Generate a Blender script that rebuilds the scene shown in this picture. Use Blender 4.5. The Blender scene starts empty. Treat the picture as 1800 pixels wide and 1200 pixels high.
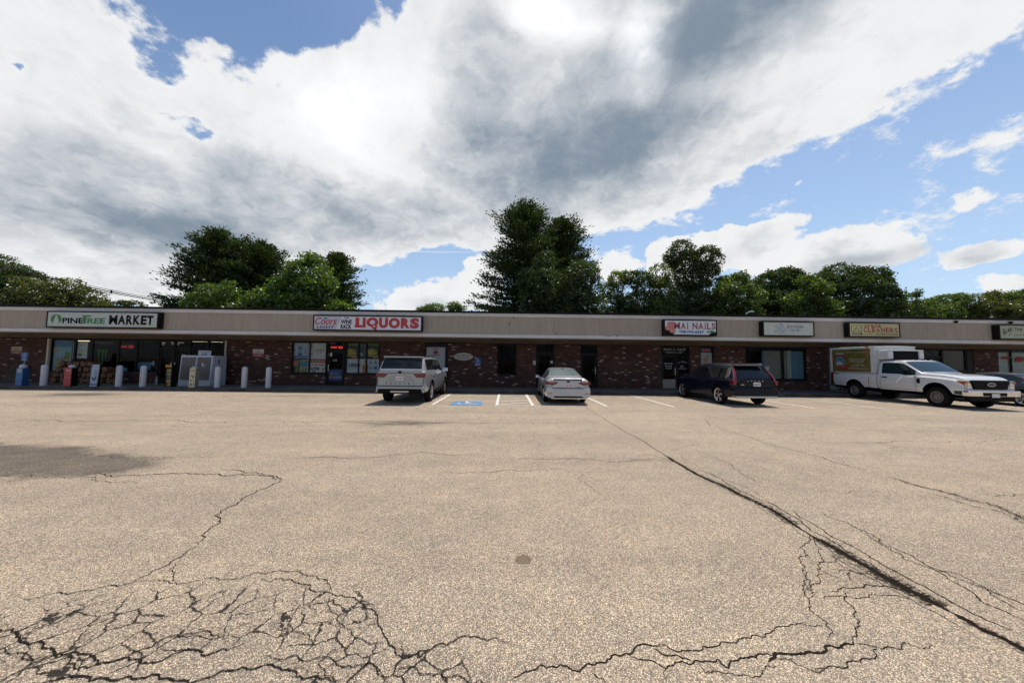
import bpy, bmesh, math, random
import numpy as np
from math import radians, sin, cos, tan, pi, atan2, asin, sqrt
from mathutils import Matrix, Vector

sc = bpy.context.scene
COL = sc.collection

# ------------------------------------------------------------------ camera
CH = 1.62
YAW, PITCH, ROLL, FPX = radians(0.95), radians(3.4), radians(0.65), 600.0
_f = np.array([sin(YAW)*cos(PITCH), cos(YAW)*cos(PITCH), sin(PITCH)])
_r0 = np.array([cos(YAW), -sin(YAW), 0.0])
_u0 = np.cross(_r0, _f)
_r = _r0*cos(ROLL)+_u0*sin(ROLL)
_u = -_r0*sin(ROLL)+_u0*cos(ROLL)
cam_d = bpy.data.cameras.new("camera")
cam_d.sensor_width = 36.0
cam_d.lens = 12.0
cam_d.clip_start = 0.05
cam_d.clip_end = 5000
cam = bpy.data.objects.new("camera", cam_d)
COL.objects.link(cam)
cam.matrix_world = Matrix(((_r[0], _u[0], -_f[0], 0), (_r[1], _u[1], -_f[1], 0), (_r[2], _u[2], -_f[2], CH), (0, 0, 0, 1)))
sc.camera = cam

def ray(x, y):
    return _f+_r*(x-900)/FPX+_u*(600-y)/FPX
def gnd(x, y, z=0.0):
    d = ray(x, y); t = (z-CH)/d[2]; return (d[0]*t, d[1]*t)
def wal(x, y, Y):
    d = ray(x, y); t = Y/d[1]; return (d[0]*t, CH+d[2]*t)

# ------------------------------------------------------------------ light
SUN_EL, SUN_AZ = radians(66.5), radians(35)      # azimuth clockwise from +Y
sc.view_settings.view_transform = 'Standard'
sc.view_settings.look = 'None'
sc.view_settings.exposure = 0.0
sc.view_settings.gamma = 1.0
sd = bpy.data.lights.new("sun", 'SUN')
sd.energy = 5.0; sd.angle = radians(0.6); sd.color = (1.0, 0.93, 0.83)
so = bpy.data.objects.new("sun", sd); COL.objects.link(so)
sv = Vector((sin(SUN_AZ)*cos(SUN_EL), cos(SUN_AZ)*cos(SUN_EL), sin(SUN_EL)))
so.rotation_euler = sv.to_track_quat('Z', 'Y').to_euler()
so.location = (30, 40, 60)

class N:
    """small node-tree helper"""
    def __init__(s, tree): s.t = tree; s.L = tree.links
    def new(s, typ, **kw):
        n = s.t.nodes.new(typ)
        for k, v in kw.items(): setattr(n, k, v)
        return n
    def put(s, sock, v):
        if isinstance(v, bpy.types.NodeSocket): s.L.new(v, sock)
        else: sock.default_value = v
    def m(s, op, a, b=0.0, c=None, clamp=False):
        n = s.new('ShaderNodeMath', operation=op); n.use_clamp = clamp
        s.put(n.inputs[0], a)
        if op not in ('SINE', 'COSINE', 'ARCSINE', 'FLOOR', 'FRACT', 'ABSOLUTE', 'SQRT'): s.put(n.inputs[1], b)
        if c is not None: s.put(n.inputs[2], c)
        return n.outputs[0]
    def vm(s, op, a, b=(0, 0, 0), scale=None):
        n = s.new('ShaderNodeVectorMath', operation=op)
        s.put(n.inputs[0], a)
        if op != 'SCALE': s.put(n.inputs[1], b)
        if scale is not None: s.put(n.inputs['Scale'], scale)
        return n.outputs[0]
    def noise(s, vec, scale, detail=4, rough=0.55, dist=0.0, col=False):
        n = s.new('ShaderNodeTexNoise'); s.put(n.inputs['Vector'], vec)
        n.inputs['Scale'].default_value = scale; n.inputs['Detail'].default_value = detail
        n.inputs['Roughness'].default_value = rough; n.inputs['Distortion'].default_value = dist
        return n.outputs['Color' if col else 'Fac']
    def ss(s, v, a, b, lo=0.0, hi=1.0):
        n = s.new('ShaderNodeMapRange', interpolation_type='SMOOTHSTEP')
        s.put(n.inputs[0], v); n.inputs[1].default_value = a; n.inputs[2].default_value = b
        n.inputs[3].default_value = lo; n.inputs[4].default_value = hi
        return n.outputs[0]
    def mix(s, f, a, b, typ='MIX'):
        n = s.new('ShaderNodeMix', data_type='RGBA', blend_type=typ)
        s.put(n.inputs[0], f); s.put(n.inputs[6], a); s.put(n.inputs[7], b)
        return n.outputs[2]
    def xyz(s, v):
        n = s.new('ShaderNodeSeparateXYZ'); s.put(n.inputs[0], v); return n.outputs
    def comb(s, x, y, z=0.0):
        n = s.new('ShaderNodeCombineXYZ')
        for i, q in enumerate((x, y, z)): s.put(n.inputs[i], q)
        return n.outputs[0]
    def blob(s, vec, cx, cy, rx, ry, rot=0.0):
        n = s.new('ShaderNodeMapping', vector_type='TEXTURE'); s.put(n.inputs[0], vec)
        n.inputs[1].default_value = (cx, cy, 0); n.inputs[2].default_value = (0, 0, rot); n.inputs[3].default_value = (rx, ry, 1)
        g = s.new('ShaderNodeTexGradient', gradient_type='SPHERICAL'); s.L.new(n.outputs[0], g.inputs[0])
        return g.outputs['Fac']
def C4(c): return (c[0], c[1], c[2], 1.0)

# ------------------------------------------------------------------ sky (world)
def build_world():
    w = bpy.data.worlds.new("World"); sc.world = w; w.use_nodes = True
    t = w.node_tree; t.nodes.clear(); n = N(t)
    out = n.new('ShaderNodeOutputWorld'); bg = n.new('ShaderNodeBackground')
    t.links.new(bg.outputs[0], out.inputs[0])
    sky = n.new('ShaderNodeTexSky', sky_type='NISHITA'); sky.sun_disc = False
    sky.sun_elevation = SUN_EL; sky.sun_rotation = SUN_AZ
    sky.air_density = 1.0; sky.dust_density = 0.7; sky.ozone_density = 1.3
    g = n.new('ShaderNodeTexCoord').outputs['Generated']
    X, Y, Z = n.xyz(g)
    az = n.m('ARCTAN2', X, Y); el = n.m('ARCSINE', Z)
    zz = n.m('ADD', n.m('MAXIMUM', Z, 0.0), 0.42)
    P = n.vm('SCALE', g, scale=n.m('DIVIDE', 1.0, zz))
    base = n.comb(az, el)
    w1 = n.vm('SUBTRACT', n.noise(P, 1.5, 3, col=True), (0.5, 0.5, 0.5))
    w2 = n.vm('SUBTRACT', n.noise(P, 6.0, 5, 0.6, col=True), (0.5, 0.5, 0.5))
    wv = n.vm('ADD', n.vm('ADD', base, n.vm('SCALE', w1, scale=0.16)), n.vm('SCALE', w2, scale=0.10))
    wl = n.vm('ADD', base, n.vm('SCALE', w2, scale=0.035))
    def dirae(x, y):
        d = ray(x, y); return np.array([atan2(d[0], d[1]), asin(d[2]/np.linalg.norm(d))])
    def bl(vec, x, y, rx, ry, rot=0):
        a = radians(rot)
        c = dirae(x, y)
        k = 0.25
        e1 = (dirae(x+rx*k*cos(a), y-rx*k*sin(a))-c)/k
        e2 = (dirae(x+ry*k*sin(a), y+ry*k*cos(a))-c)/k
        return n.blob(vec, c[0], c[1], float(np.hypot(*e1)), float(np.hypot(*e2)), atan2(e1[1], e1[0]))
    def total(vec, lst):
        s = None
        for (x, y, rx, ry, rot, wt) in lst:
            b = n.m('MULTIPLY', bl(vec, x, y, rx, ry, rot), wt)
            s = b if s is None else n.m('ADD', s, b)
        return s
    big = [(60, 130, 430, 330, 0, 1.5), (150, 400, 480, 170, 0, 1.3), (520, 300, 420, 200, 0, 1.5), (850, 170, 300, 330, 0, 1.8),
           (1130, 110, 330, 280, 0, 1.6), (1390, 50, 420, 190, 28, 1.5), (1680, 10, 330, 100, 26, 1.2), (1000, 325, 400, 105, 8, 1.35),
           (560, 400, 420, 85, 0, 1.0), (1230, 260, 330, 90, 30, 0.8), (1560, 150, 260, 55, 30, 0.55), (-300, 300, 500, 500, 0, 1.6), (100, 490, 360, 50, 0, 0.6),
           (380, 75, 60, 40, 0, 0.8), (300, 25, 100, 60, 0, 0.35), (470, 60, 40, 90, -20, 0.3),
           (480, 35, 235, 95, 0, -1.3), (600, 70, 90, 40, 25, 0.35), (270, 105, 70, 50, 0, -1.1), (345, 225, 80, 38, 0, -1.3), (290, 200, 50, 30, 0, -0.7), (0, 90, 25, 60, 0, -1.0), (690, 5, 50, 50, 0, -0.7),
           (760, 455, 170, 40, 0, -0.6), (950, -350, 1100, 350, 0, 0.25)]
    cum = [(760, 525, 130, 42, 10, 1.3), (850, 495, 55, 70, 0, 1.3), (1083, 470, 45, 38, 0, 1.4), (1170, 455, 60, 48, 0, 1.35), (1225, 432, 72, 32, 10, 1.25), (1200, 485, 80, 40, 0, 1.2),
           (1340, 415, 110, 36, 24, 1.3), (1280, 440, 90, 45, 15, 1.2), (1480, 440, 180, 52, 4, 1.5), (1380, 462, 110, 34, 10, 1.2), (1720, 446, 105, 30, 12, 1.2), (1705, 352, 66, 34, 20, 0.58),
           (1755, 497, 85, 26, 0, 0.9), (655, 457, 48, 18, -8, 1.0), (240, 508, 150, 40, -6, 1.2), (310, 520, 80, 40, 0, 1.1), (120, 490, 120, 30, 0, 0.8), (1285, 397, 28, 14, 0, 0.6), (1402, 320, 26, 18, 40, 0.5)]
    dark = [(1170, 90, 340, 210, 35, 1.3), (1330, 20, 330, 120, 20, 0.7), (1010, 300, 400, 110, 8, 1.2), (620, 360, 330, 80, -14, 1.1), (250, 380, 310, 145, -8, 1.0),
            (60, 320, 280, 150, -20, 0.4), (880, 190, 180, 190, 0, 0.55), (420, 420, 330, 60, 0, 0.8), (1500, 460, 150, 22, 6, 0.45), (850, 110, 110, 110, 0, 0.45)]
    glow = [(930, 20, 80, 70, 0, 1.0), (1140, 75, 70, 130, 10, 0.9), (700, 190, 200, 150, 0, 0.5), (1020, 30, 140, 60, 0, 0.6), (560, 190, 180, 80, 0, 0.5), (620, 270, 160, 60, -20, 0.5), (1700, 20, 200, 60, 20, 0.5), (280, 270, 190, 40, -28, 0.35)]
    fb = n.noise(P, 3.2, 9, 0.6, 0.2)
    def puff(vec, scale, det=3.0):
        v = n.new('ShaderNodeTexVoronoi', feature='F1'); n.put(v.inputs['Vector'], vec); v.inputs['Scale'].default_value = scale
        v.inputs['Detail'].default_value = det; v.inputs['Roughness'].default_value = 0.55; v.inputs['Lacunarity'].default_value = 2.1; v.normalize = True
        return v.outputs['Distance']
    Pw = n.vm('ADD', P, n.vm('SCALE', w2, scale=0.22))
    pf = puff(Pw, 5.5); pf2 = puff(n.vm('ADD', Pw, (-0.022, -0.030, -0.030)), 5.5)
    fine = n.noise(P, 16.0, 8, 0.68)
    nz = n.m('ADD', n.m('MULTIPLY', n.m('SUBTRACT', fb, 0.5), 1.7), n.m('MULTIPLY', n.m('SUBTRACT', fine, 0.5), 1.3))
    nz = n.m('ADD', nz, n.m('MULTIPLY', n.m('SUBTRACT', 0.42, pf), 0.9))
    D = n.m('ADD', total(wv, big), nz)
    aB = n.ss(D, 0.20, 0.52)
    cn = n.noise(g, 26.0, 8, 0.62)
    cb = n.m('ADD', total(wl, cum), n.m('MULTIPLY', n.m('SUBTRACT', cn, 0.5), 1.3))
    aC = n.ss(cb, 0.30, 0.48)
    back = n.ss(fb, 0.60, 0.72)
    aBack = n.m('MULTIPLY', back, n.ss(Y, 0.15, -0.3))
    alpha = n.m('MAXIMUM', n.m('MAXIMUM', aB, aC), aBack)
    soft = n.noise(P, 2.6, 4, 0.5, 0.3)
    dk = n.m('ADD', total(wv, dark), n.m('MULTIPLY', n.m('SUBTRACT', soft, 0.5), 1.35))
    dk = n.m('ADD', dk, n.m('ADD', n.m('MULTIPLY', n.m('SUBTRACT', pf, pf2), 1.9), n.m('MULTIPLY', n.m('SUBTRACT', fine, 0.5), 0.22)))
    dk = n.m('SUBTRACT', dk, n.m('MULTIPLY', total(wv, glow), 1.0))
    dk = n.m('MULTIPLY', n.ss(dk, -0.32, 1.55), n.ss(D, 0.25, 1.05))
    dkc = n.m('MULTIPLY', n.ss(n.m('ADD', total(wv, [(1500, 466, 170, 40, 6, 1.2), (1210, 490, 90, 40, 0, 0.6), (1330, 445, 110, 25, 24, 0.5), (1720, 458, 90, 20, 10, 0.6), (800, 540, 110, 30, 0, 0.7)]), n.m('MULTIPLY', n.m('SUBTRACT', n.noise(g, 14, 5, 0.55), 0.45), 1.2)), 0.0, 1.2), 0.65)
    dk = n.m('MAXIMUM', dk, dkc)
    ccol = n.mix(dk, (0.98, 0.99, 1.0, 1), (0.25, 0.32, 0.40, 1))
    # real clouds next to the sun are far brighter than paper white
    gl = n.m('ADD', 0.90, n.m('MULTIPLY', n.ss(n.m('ADD', total(wv, glow), n.m('MULTIPLY', n.m('SUBTRACT', fb, 0.5), 1.6)), 0.1, 1.3), 0.30))
    ccol = n.vm('SCALE', ccol, scale=gl)
    trail = bl(base, 745, 442.5, 110, 1.6, -1.0)
    skyc = n.vm('MULTIPLY', n.vm('SCALE', sky.outputs[0], scale=SKY_S), (0.90, 0.98, 1.04))
    skyc = n.mix(n.m('MULTIPLY', n.ss(trail, 0.0, 0.3), 0.35), skyc, (0.95, 0.96, 1.0, 1))
    # thin veil of summer haze low over the horizon
    veil = n.m('MULTIPLY', n.ss(el, 0.75, 0.0), 0.48)
    skyc = n.mix(veil, skyc, (0.62, 0.78, 0.96, 1))
    fin = n.mix(alpha, skyc, ccol)
    t.links.new(fin, bg.inputs[0]); bg.inputs[1].default_value = 1.0
SKY_S = 0.13
build_world()

# ------------------------------------------------------------------ helpers
def tag(o, label=None, cat=None, group=None, kind=None):
    if label: o['label'] = label
    if cat: o['category'] = cat
    if group: o['group'] = group
    if kind: o['kind'] = kind
    return o
def empty(name, loc=(0, 0, 0), rz=0.0, label=None, cat=None, group=None):
    o = bpy.data.objects.new(name, None); COL.objects.link(o)
    o.location = loc; o.rotation_euler = (0, 0, rz); o.empty_display_size = 0.2
    return tag(o, label, cat, group)
def link(name, me, mats=None, parent=None, loc=None, smooth=None):
    o = bpy.data.objects.new(name, me); COL.objects.link(o)
    if mats is not None:
        for m in (mats if isinstance(mats, (list, tuple)) else [mats]): me.materials.append(m)
    if parent is not None: o.parent = parent
    if loc is not None: o.location = loc
    if smooth is not None: shade(me, smooth)
    return o
def shade(me, deg):
    me.polygons.foreach_set('use_smooth', [True]*len(me.polygons))
    try: me.set_sharp_from_angle(angle=radians(deg))
    except Exception: pass
class MB:
    """collects simple solids into one mesh"""
    def __init__(s): s.v = []; s.f = []; s.mi = []
    def add(s, vs, fs, mi=0):
        b = len(s.v); s.v += [tuple(map(float, p)) for p in vs]; s.f += [tuple(b+i for i in f) for f in fs]; s.mi += [mi]*len(fs); return s
    def box(s, x0, x1, y0, y1, z0, z1, mi=0):
        v = [(x, y, z) for z in (z0, z1) for y in (y0, y1) for x in (x0, x1)]
        return s.add(v, [(0, 2, 3, 1), (4, 5, 7, 6), (0, 1, 5, 4), (2, 6, 7, 3), (0, 4, 6, 2), (1, 3, 7, 5)], mi)
    def prism(s, poly, a, b, axis='x', mi=0):
        """poly in the two other axes (y,z) / (x,z) / (x,y)"""
        n = len(poly)
        def P(p, t): return (t, p[0], p[1]) if axis == 'x' else ((p[0], t, p[1]) if axis == 'y' else (p[0], p[1], t))
        v = [P(p, a) for p in poly]+[P(p, b) for p in poly]
        f = [tuple(range(n-1, -1, -1)), tuple(range(n, 2*n))]+[(i, (i+1) % n, n+(i+1) % n, n+i) for i in range(n)]
        return s.add(v, f, mi)
    def tube(s, p, q, r0, r1=None, n=10, mi=0, caps=True):
        p = Vector(p); q = Vector(q); r1 = r0 if r1 is None else r1
        d = (q-p).normalized(); a = d.orthogonal().normalized(); b = d.cross(a)
        v = [p+(a*cos(2*pi*i/n)+b*sin(2*pi*i/n))*r0 for i in range(n)]+[q+(a*cos(2*pi*i/n)+b*sin(2*pi*i/n))*r1 for i in range(n)]
        f = [(i, (i+1) % n, n+(i+1) % n, n+i) for i in range(n)]
        if caps: f += [tuple(range(n-1, -1, -1)), tuple(range(n, 2*n))]
        return s.add(v, f, mi)
    def lathe(s, prof, n=20, c=(0, 0, 0), axis='z', mi=0):
        """prof: list of (radius, height)"""
        v = []; m = len(prof)
        for i in range(n):
            a = 2*pi*i/n
            for (r, h) in prof:
                if axis == 'z': v.append((c[0]+r*cos(a), c[1]+r*sin(a), c[2]+h))
                elif axis == 'y': v.append((c[0]+r*cos(a), c[1]+h, c[2]+r*sin(a)))
                else: v.append((c[0]+h, c[1]+r*cos(a), c[2]+r*sin(a)))
        f = [(i*m+j, ((i+1) % n)*m+j, ((i+1) % n)*m+j+1, i*m+j+1) for i in range(n) for j in range(m-1)]
        return s.add(v, f, mi)
    def mesh(s, name='m', fix=True):
        me = bpy.data.meshes.new(name); me.from_pydata(s.v, [], s.f); me.polygons.foreach_set('material_index', s.mi)
        if fix:
            bm = bmesh.new(); bm.from_mesh(me)
            bmesh.ops.recalc_face_normals(bm, faces=bm.faces); bm.to_mesh(me); bm.free()
        me.update(); return me
    def build(s, name, mats, parent=None, smooth=None, loc=None, bevel=0.0):
        o = link(name, s.mesh(name), mats, parent, loc)
        if bevel:
            b = o.modifiers.new('b', 'BEVEL'); b.width = bevel; b.segments = 2; b.limit_method = 'ANGLE'
        if smooth is not None: shade(o.data, smooth)
        return o
def fast_mesh(name, V, F, mats):
    """V (n,3) array, F (m,k) array of equal sized faces"""
    me = bpy.data.meshes.new(name); k = F.shape[1]
    me.vertices.add(len(V)); me.vertices.foreach_set('co', np.asarray(V, np.float32).ravel())
    me.loops.add(F.size); me.loops.foreach_set('vertex_index', F.astype(np.int32).ravel())
    me.polygons.add(len(F)); me.polygons.foreach_set('loop_start', np.arange(0, F.size, k, dtype=np.int32))
    me.update(calc_edges=True)
    for m in mats: me.materials.append(m)
    return me

MATS = {}
def mat(name, col, rough=0.6, metal=0.0, spec=0.5, var=0.0, vscale=3.0, coat=0.0, emit=None, es=0.0, bump=0.0, bscale=40.0, aniso=(1, 1, 1)):
    if name in MATS: return MATS[name]
    m = bpy.data.materials.new(name); m.use_nodes = True; t = m.node_tree; n = N(t)
    p = t.nodes['Principled BSDF']; p.inputs['Roughness'].default_value = rough; p.inputs['Metallic'].default_value = metal
    p.inputs['Specular IOR Level'].default_value = spec; p.inputs['Coat Weight'].default_value = coat; p.inputs['Coat Roughness'].default_value = 0.03
    g = n.new('ShaderNodeTexCoord').outputs['Object']
    if aniso != (1, 1, 1): g = n.vm('MULTIPLY', g, aniso)
    if var:
        f = n.noise(g, vscale, 6, 0.6)
        lo = tuple(c*(1-var) for c in col); hi = tuple(min(1, c*(1+var)) for c in col)
        t.links.new(n.mix(n.ss(f, 0.3, 0.7), C4(lo), C4(hi)), p.inputs['Base Color'])
    else: p.inputs['Base Color'].default_value = C4(col)
    if bump:
        b = n.new('ShaderNodeBump'); b.inputs['Strength'].default_value = bump; b.inputs['Distance'].default_value = 0.01
        t.links.new(n.noise(g, bscale, 4), b.inputs['Height']); t.links.new(b.outputs[0], p.inputs['Normal'])
    if emit: p.inputs['Emission Color'].default_value = C4(emit); p.inputs['Emission Strength'].default_value = es
    MATS[name] = m; return m

# ------------------------------------------------------------------ materials of the place
def asphalt_material():
    m = bpy.data.materials.new('asphalt'); m.use_nodes = True; t = m.node_tree; n = N(t)
    p = t.nodes['Principled BSDF']; g = n.new('ShaderNodeTexCoord').outputs['Object']
    def vor(scale, feat='F1', vec=None):
        v = n.new('ShaderNodeTexVoronoi', feature=feat); n.put(v.inputs['Vector'], vec or g); v.inputs['Scale'].default_value = scale; return v
    gw = n.vm('ADD', g, n.vm('SCALE', n.noise(g, 60, 2, col=True), scale=0.012))
    v1 = vor(150, vec=gw); v2 = vor(240, vec=gw)
    r1 = n.new('ShaderNodeValToRGB'); n.put(r1.inputs[0], n.xyz(v1.outputs['Color'])[0])
    e = r1.color_ramp.elements
    e[0].position = 0.0; e[0].color = (0.12, 0.105, 0.085, 1); e[1].position = 1.0; e[1].color = (0.58, 0.545, 0.46, 1)
    for pos, c in ((0.22, (0.25, 0.22, 0.175)), (0.45, (0.37, 0.325, 0.25)), (0.62, (0.44, 0.365, 0.265)), (0.66, (0.37, 0.345, 0.30)), (0.86, (0.48, 0.44, 0.36)), (0.93, (0.50, 0.36, 0.25))):
        q = e.new(pos); q.color = C4(c)
    fleck = n.mix(n.ss(n.xyz(v2.outputs['Color'])[1], 0.66, 0.72), r1.outputs[0], (0.11, 0.10, 0.09, 1))
    gap = n.ss(v1.outputs['Distance'], 0.40, 0.62)
    agg = n.mix(n.m('MULTIPLY', gap, 0.75), fleck, (0.075, 0.065, 0.058, 1))
    broad = n.noise(g, 0.33, 6, 0.6)
    mid = n.noise(g, 2.3, 6, 0.65)
    tint = n.mix(n.ss(broad, 0.32, 0.68), (1.46, 1.38, 1.31, 1), (1.66, 1.54, 1.42, 1))
    tint2 = n.mix(n.ss(mid, 0.3, 0.7), (0.89, 0.90, 0.91, 1), (1.07, 1.06, 1.03, 1))
    fin = n.noise(n.vm('MULTIPLY', g, (1, 1, 1)), 22, 5, 0.7)
    tint3 = n.mix(n.ss(fin, 0.3, 0.7), (0.90, 0.90, 0.90, 1), (1.09, 1.08, 1.08, 1))
    col = n.mix(1.0, n.mix(1.0, n.mix(1.0, agg, tint, 'MULTIPLY'), tint2, 'MULTIPLY'), tint3, 'MULTIPLY')
    lanes = n.noise(n.vm('MULTIPLY', g, (0.10, 0.75, 1)), 1.0, 5, 0.6)
    col = n.mix(1.0, col, n.mix(n.ss(lanes, 0.35, 0.65), (0.90, 0.89, 0.88, 1), (1.05, 1.04, 1.02, 1)), 'MULTIPLY')
    dv = vor(2.1, vec=n.vm('ADD', g, n.vm('SCALE', n.noise(g, 9, 4, 0.7, col=True), scale=0.25)))
    bays = n.m('MULTIPLY', n.ss(n.xyz(g)[1], 12.0, 13.5), n.ss(n.xyz(g)[1], 18.0, 16.5))
    drip = n.m('MULTIPLY', n.m('MULTIPLY', n.ss(dv.outputs['Distance'], 0.34, 0.12), n.ss(n.xyz(dv.outputs['Color'])[0], 0.55, 0.75)), n.m('MULTIPLY', bays, 0.40))
    dv3 = vor(7.0); bits = n.m('MULTIPLY', n.m('MULTIPLY', n.ss(dv3.outputs['Distance'], 0.10, 0.05), n.ss(n.xyz(dv3.outputs['Color'])[1], 0.955, 0.965)), 0.75)
    col = n.mix(n.m('MAXIMUM', drip, bits), col, (0.07, 0.06, 0.05, 1))
    # weathered stains: fine dirt settled in low spots, each with its own place on the lot
    def ge(x0, y0, x1, y1):    # stain given by the corners it covers, on the ground
        a = gnd(x0, (y0+y1)/2); b = gnd(x1, (y0+y1)/2); c = gnd((x0+x1)/2, y0); d = gnd((x0+x1)/2, y1)
        return ((a[0]+b[0])/2, (c[1]+d[1])/2, abs(b[0]-a[0])/2, abs(c[1]-d[1])/2)
    warp = n.vm('ADD', g, n.vm('SCALE', n.vm('SUBTRACT', n.noise(g, 1.6, 5, 0.65, col=True), (0.5, 0.5, 0.5)), scale=1.1))
    st = None
    for box, wgt in (((-320, 776, 120, 810), 1.7), ((20, 800, 280, 846), 1.6), ((-60, 786, 190, 832), 1.3), ((600, 736, 800, 753), 0.95), ((40, 689, 230, 698), 1.2), ((330, 693, 640, 699), 0.6),
                     ((1480, 985, 1640, 1062), 0.65), ((230, 1060, 560, 1200), 0.40), ((-150, 1060, 300, 1230), 0.45), ((1040, 738, 1200, 800), 0.35), ((1300, 880, 1440, 960), 0.3)):
        cx, cy, rx, ry = ge(*box); b = n.m('MULTIPLY', n.blob(warp, cx, cy, rx*1.35, ry*1.35), wgt)
        st = b if st is None else n.m('ADD', st, b)
    grit = n.noise(g, 38, 5, 0.7)
    st = n.m('MINIMUM', st, 0.92)
    stain = n.ss(n.m('ADD', n.m('ADD', st, n.m('MULTIPLY', n.m('SUBTRACT', mid, 0.5), 0.9)), n.m('MULTIPLY', n.m('SUBTRACT', grit, 0.5), 2.0)), 0.22, 1.10, 0.0, 0.88)
    stain = n.m('MULTIPLY', stain, n.ss(st, 0.0, 0.2))
    col = n.mix(stain, col, (0.060, 0.050, 0.042, 1))
    cx, cy, rx, ry = ge(905, 974, 935, 992)
    pw = n.vm('ADD', g, n.vm('SCALE', n.vm('SUBTRACT', n.noise(g, 25, 3, col=True), (0.5, 0.5, 0.5)), scale=0.05))
    col = n.mix(n.ss(n.blob(pw, cx, cy, rx*1.15, ry*1.15), 0.05, 0.25, 0.0, 0.75), col, (0.10, 0.072, 0.045, 1))
    # alligator cracking where the lot has sunk
    wc = n.vm('ADD', g, n.vm('SCALE', n.vm('SUBTRACT', n.noise(g, 10, 6, 0.7, col=True), (0.5, 0.5, 0.5)), scale=0.085))
    def cells(scale, wid):
        d = vor(scale, 'DISTANCE_TO_EDGE', wc).outputs['Distance']
        wv = n.m('MULTIPLY', n.m('ADD', 0.22, n.m('MULTIPLY', n.ss(n.noise(g, 7, 4, 0.7), 0.25, 0.7), 0.9)), wid)
        return n.m('MULTIPLY', n.ss(n.m('SUBTRACT', wv, d), 0.0, wid*0.3), 1.0)
    reg = None
    for box, wgt in (((60, 1010, 560, 1150), 1.5), ((-300, 1040, 420, 1260), 1.9), ((380, 1010, 700, 1180), 1.4), ((430, 1110, 900, 1320), 1.9), ((1390, 950, 1600, 1060), 1.0), ((850, 1170, 1500, 1330), 0.7)):
        cx, cy, rx, ry = ge(*box); b = n.m('MULTIPLY', n.blob(g, cx, cy, rx*1.05, ry*1.05), wgt)
        reg = b if reg is None else n.m('ADD', reg, b)
    regm = n.ss(n.m('ADD', reg, n.m('MULTIPLY', n.m('SUBTRACT', n.noise(g, 3, 3), 0.5), 0.9)), 0.30, 0.75)
    al = n.m('MULTIPLY', n.m('MAXIMUM', cells(5.2, 0.038), n.m('MULTIPLY', cells(10.5, 0.014), n.ss(reg, 0.3, 1.1))), regm)
    dark = al
    col = n.mix(dark, col, (0.022, 0.018, 0.015, 1))
    t.links.new(col, p.inputs['Base Color']); p.inputs['Roughness'].default_value = 0.92; p.inputs['Specular IOR Level'].default_value = 0.25
    b = n.new('ShaderNodeBump'); b.inputs['Strength'].default_value = 0.55; b.inputs['Distance'].default_value = 0.006
    h = n.m('ADD', n.m('MULTIPLY', v1.outputs['Distance'], -0.8), n.m('MULTIPLY', fin, 0.5))
    t.links.new(h, b.inputs['Height']); t.links.new(b.outputs[0], p.inputs['Normal'])
    return m
def crack_material():
    m = bpy.data.materials.new('crack_dark'); m.use_nodes = True; t = m.node_tree; n = N(t)
    p = t.nodes['Principled BSDF']; g = n.new('ShaderNodeTexCoord').outputs['Object']; o = [q for q in t.nodes if q.type == 'OUTPUT_MATERIAL'][0]
    at = n.new('ShaderNodeAttribute', attribute_name='crack'); a = n.xyz(at.outputs['Vector'])
    rag = n.m('ADD', n.m('MULTIPLY', n.noise(g, 34, 5, 0.75), 0.65), n.m('MULTIPLY', n.noise(g, 7, 4, 0.6), 0.35))
    core = n.ss(n.m('SUBTRACT', a[0], rag), -0.05, 0.17)
    fz = n.m('MULTIPLY', n.ss(n.m('SUBTRACT', n.m('MULTIPLY', a[1], 0.95), n.noise(g, 24, 6, 0.78)), -0.06, 0.16), 0.9)
    tr = n.new('ShaderNodeBsdfTransparent'); mx = n.new('ShaderNodeMixShader')
    t.links.new(n.m('MAXIMUM', core, fz), mx.inputs[0]); t.links.new(tr.outputs[0], mx.inputs[1]); t.links.new(p.outputs[0], mx.inputs[2]); t.links.new(mx.outputs[0], o.inputs[0])
    p.inputs['Base Color'].default_value = (0.020, 0.016, 0.013, 1); p.inputs['Roughness'].default_value = 0.95; p.inputs['Specular IOR Level'].default_value = 0.0
    return m
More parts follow.
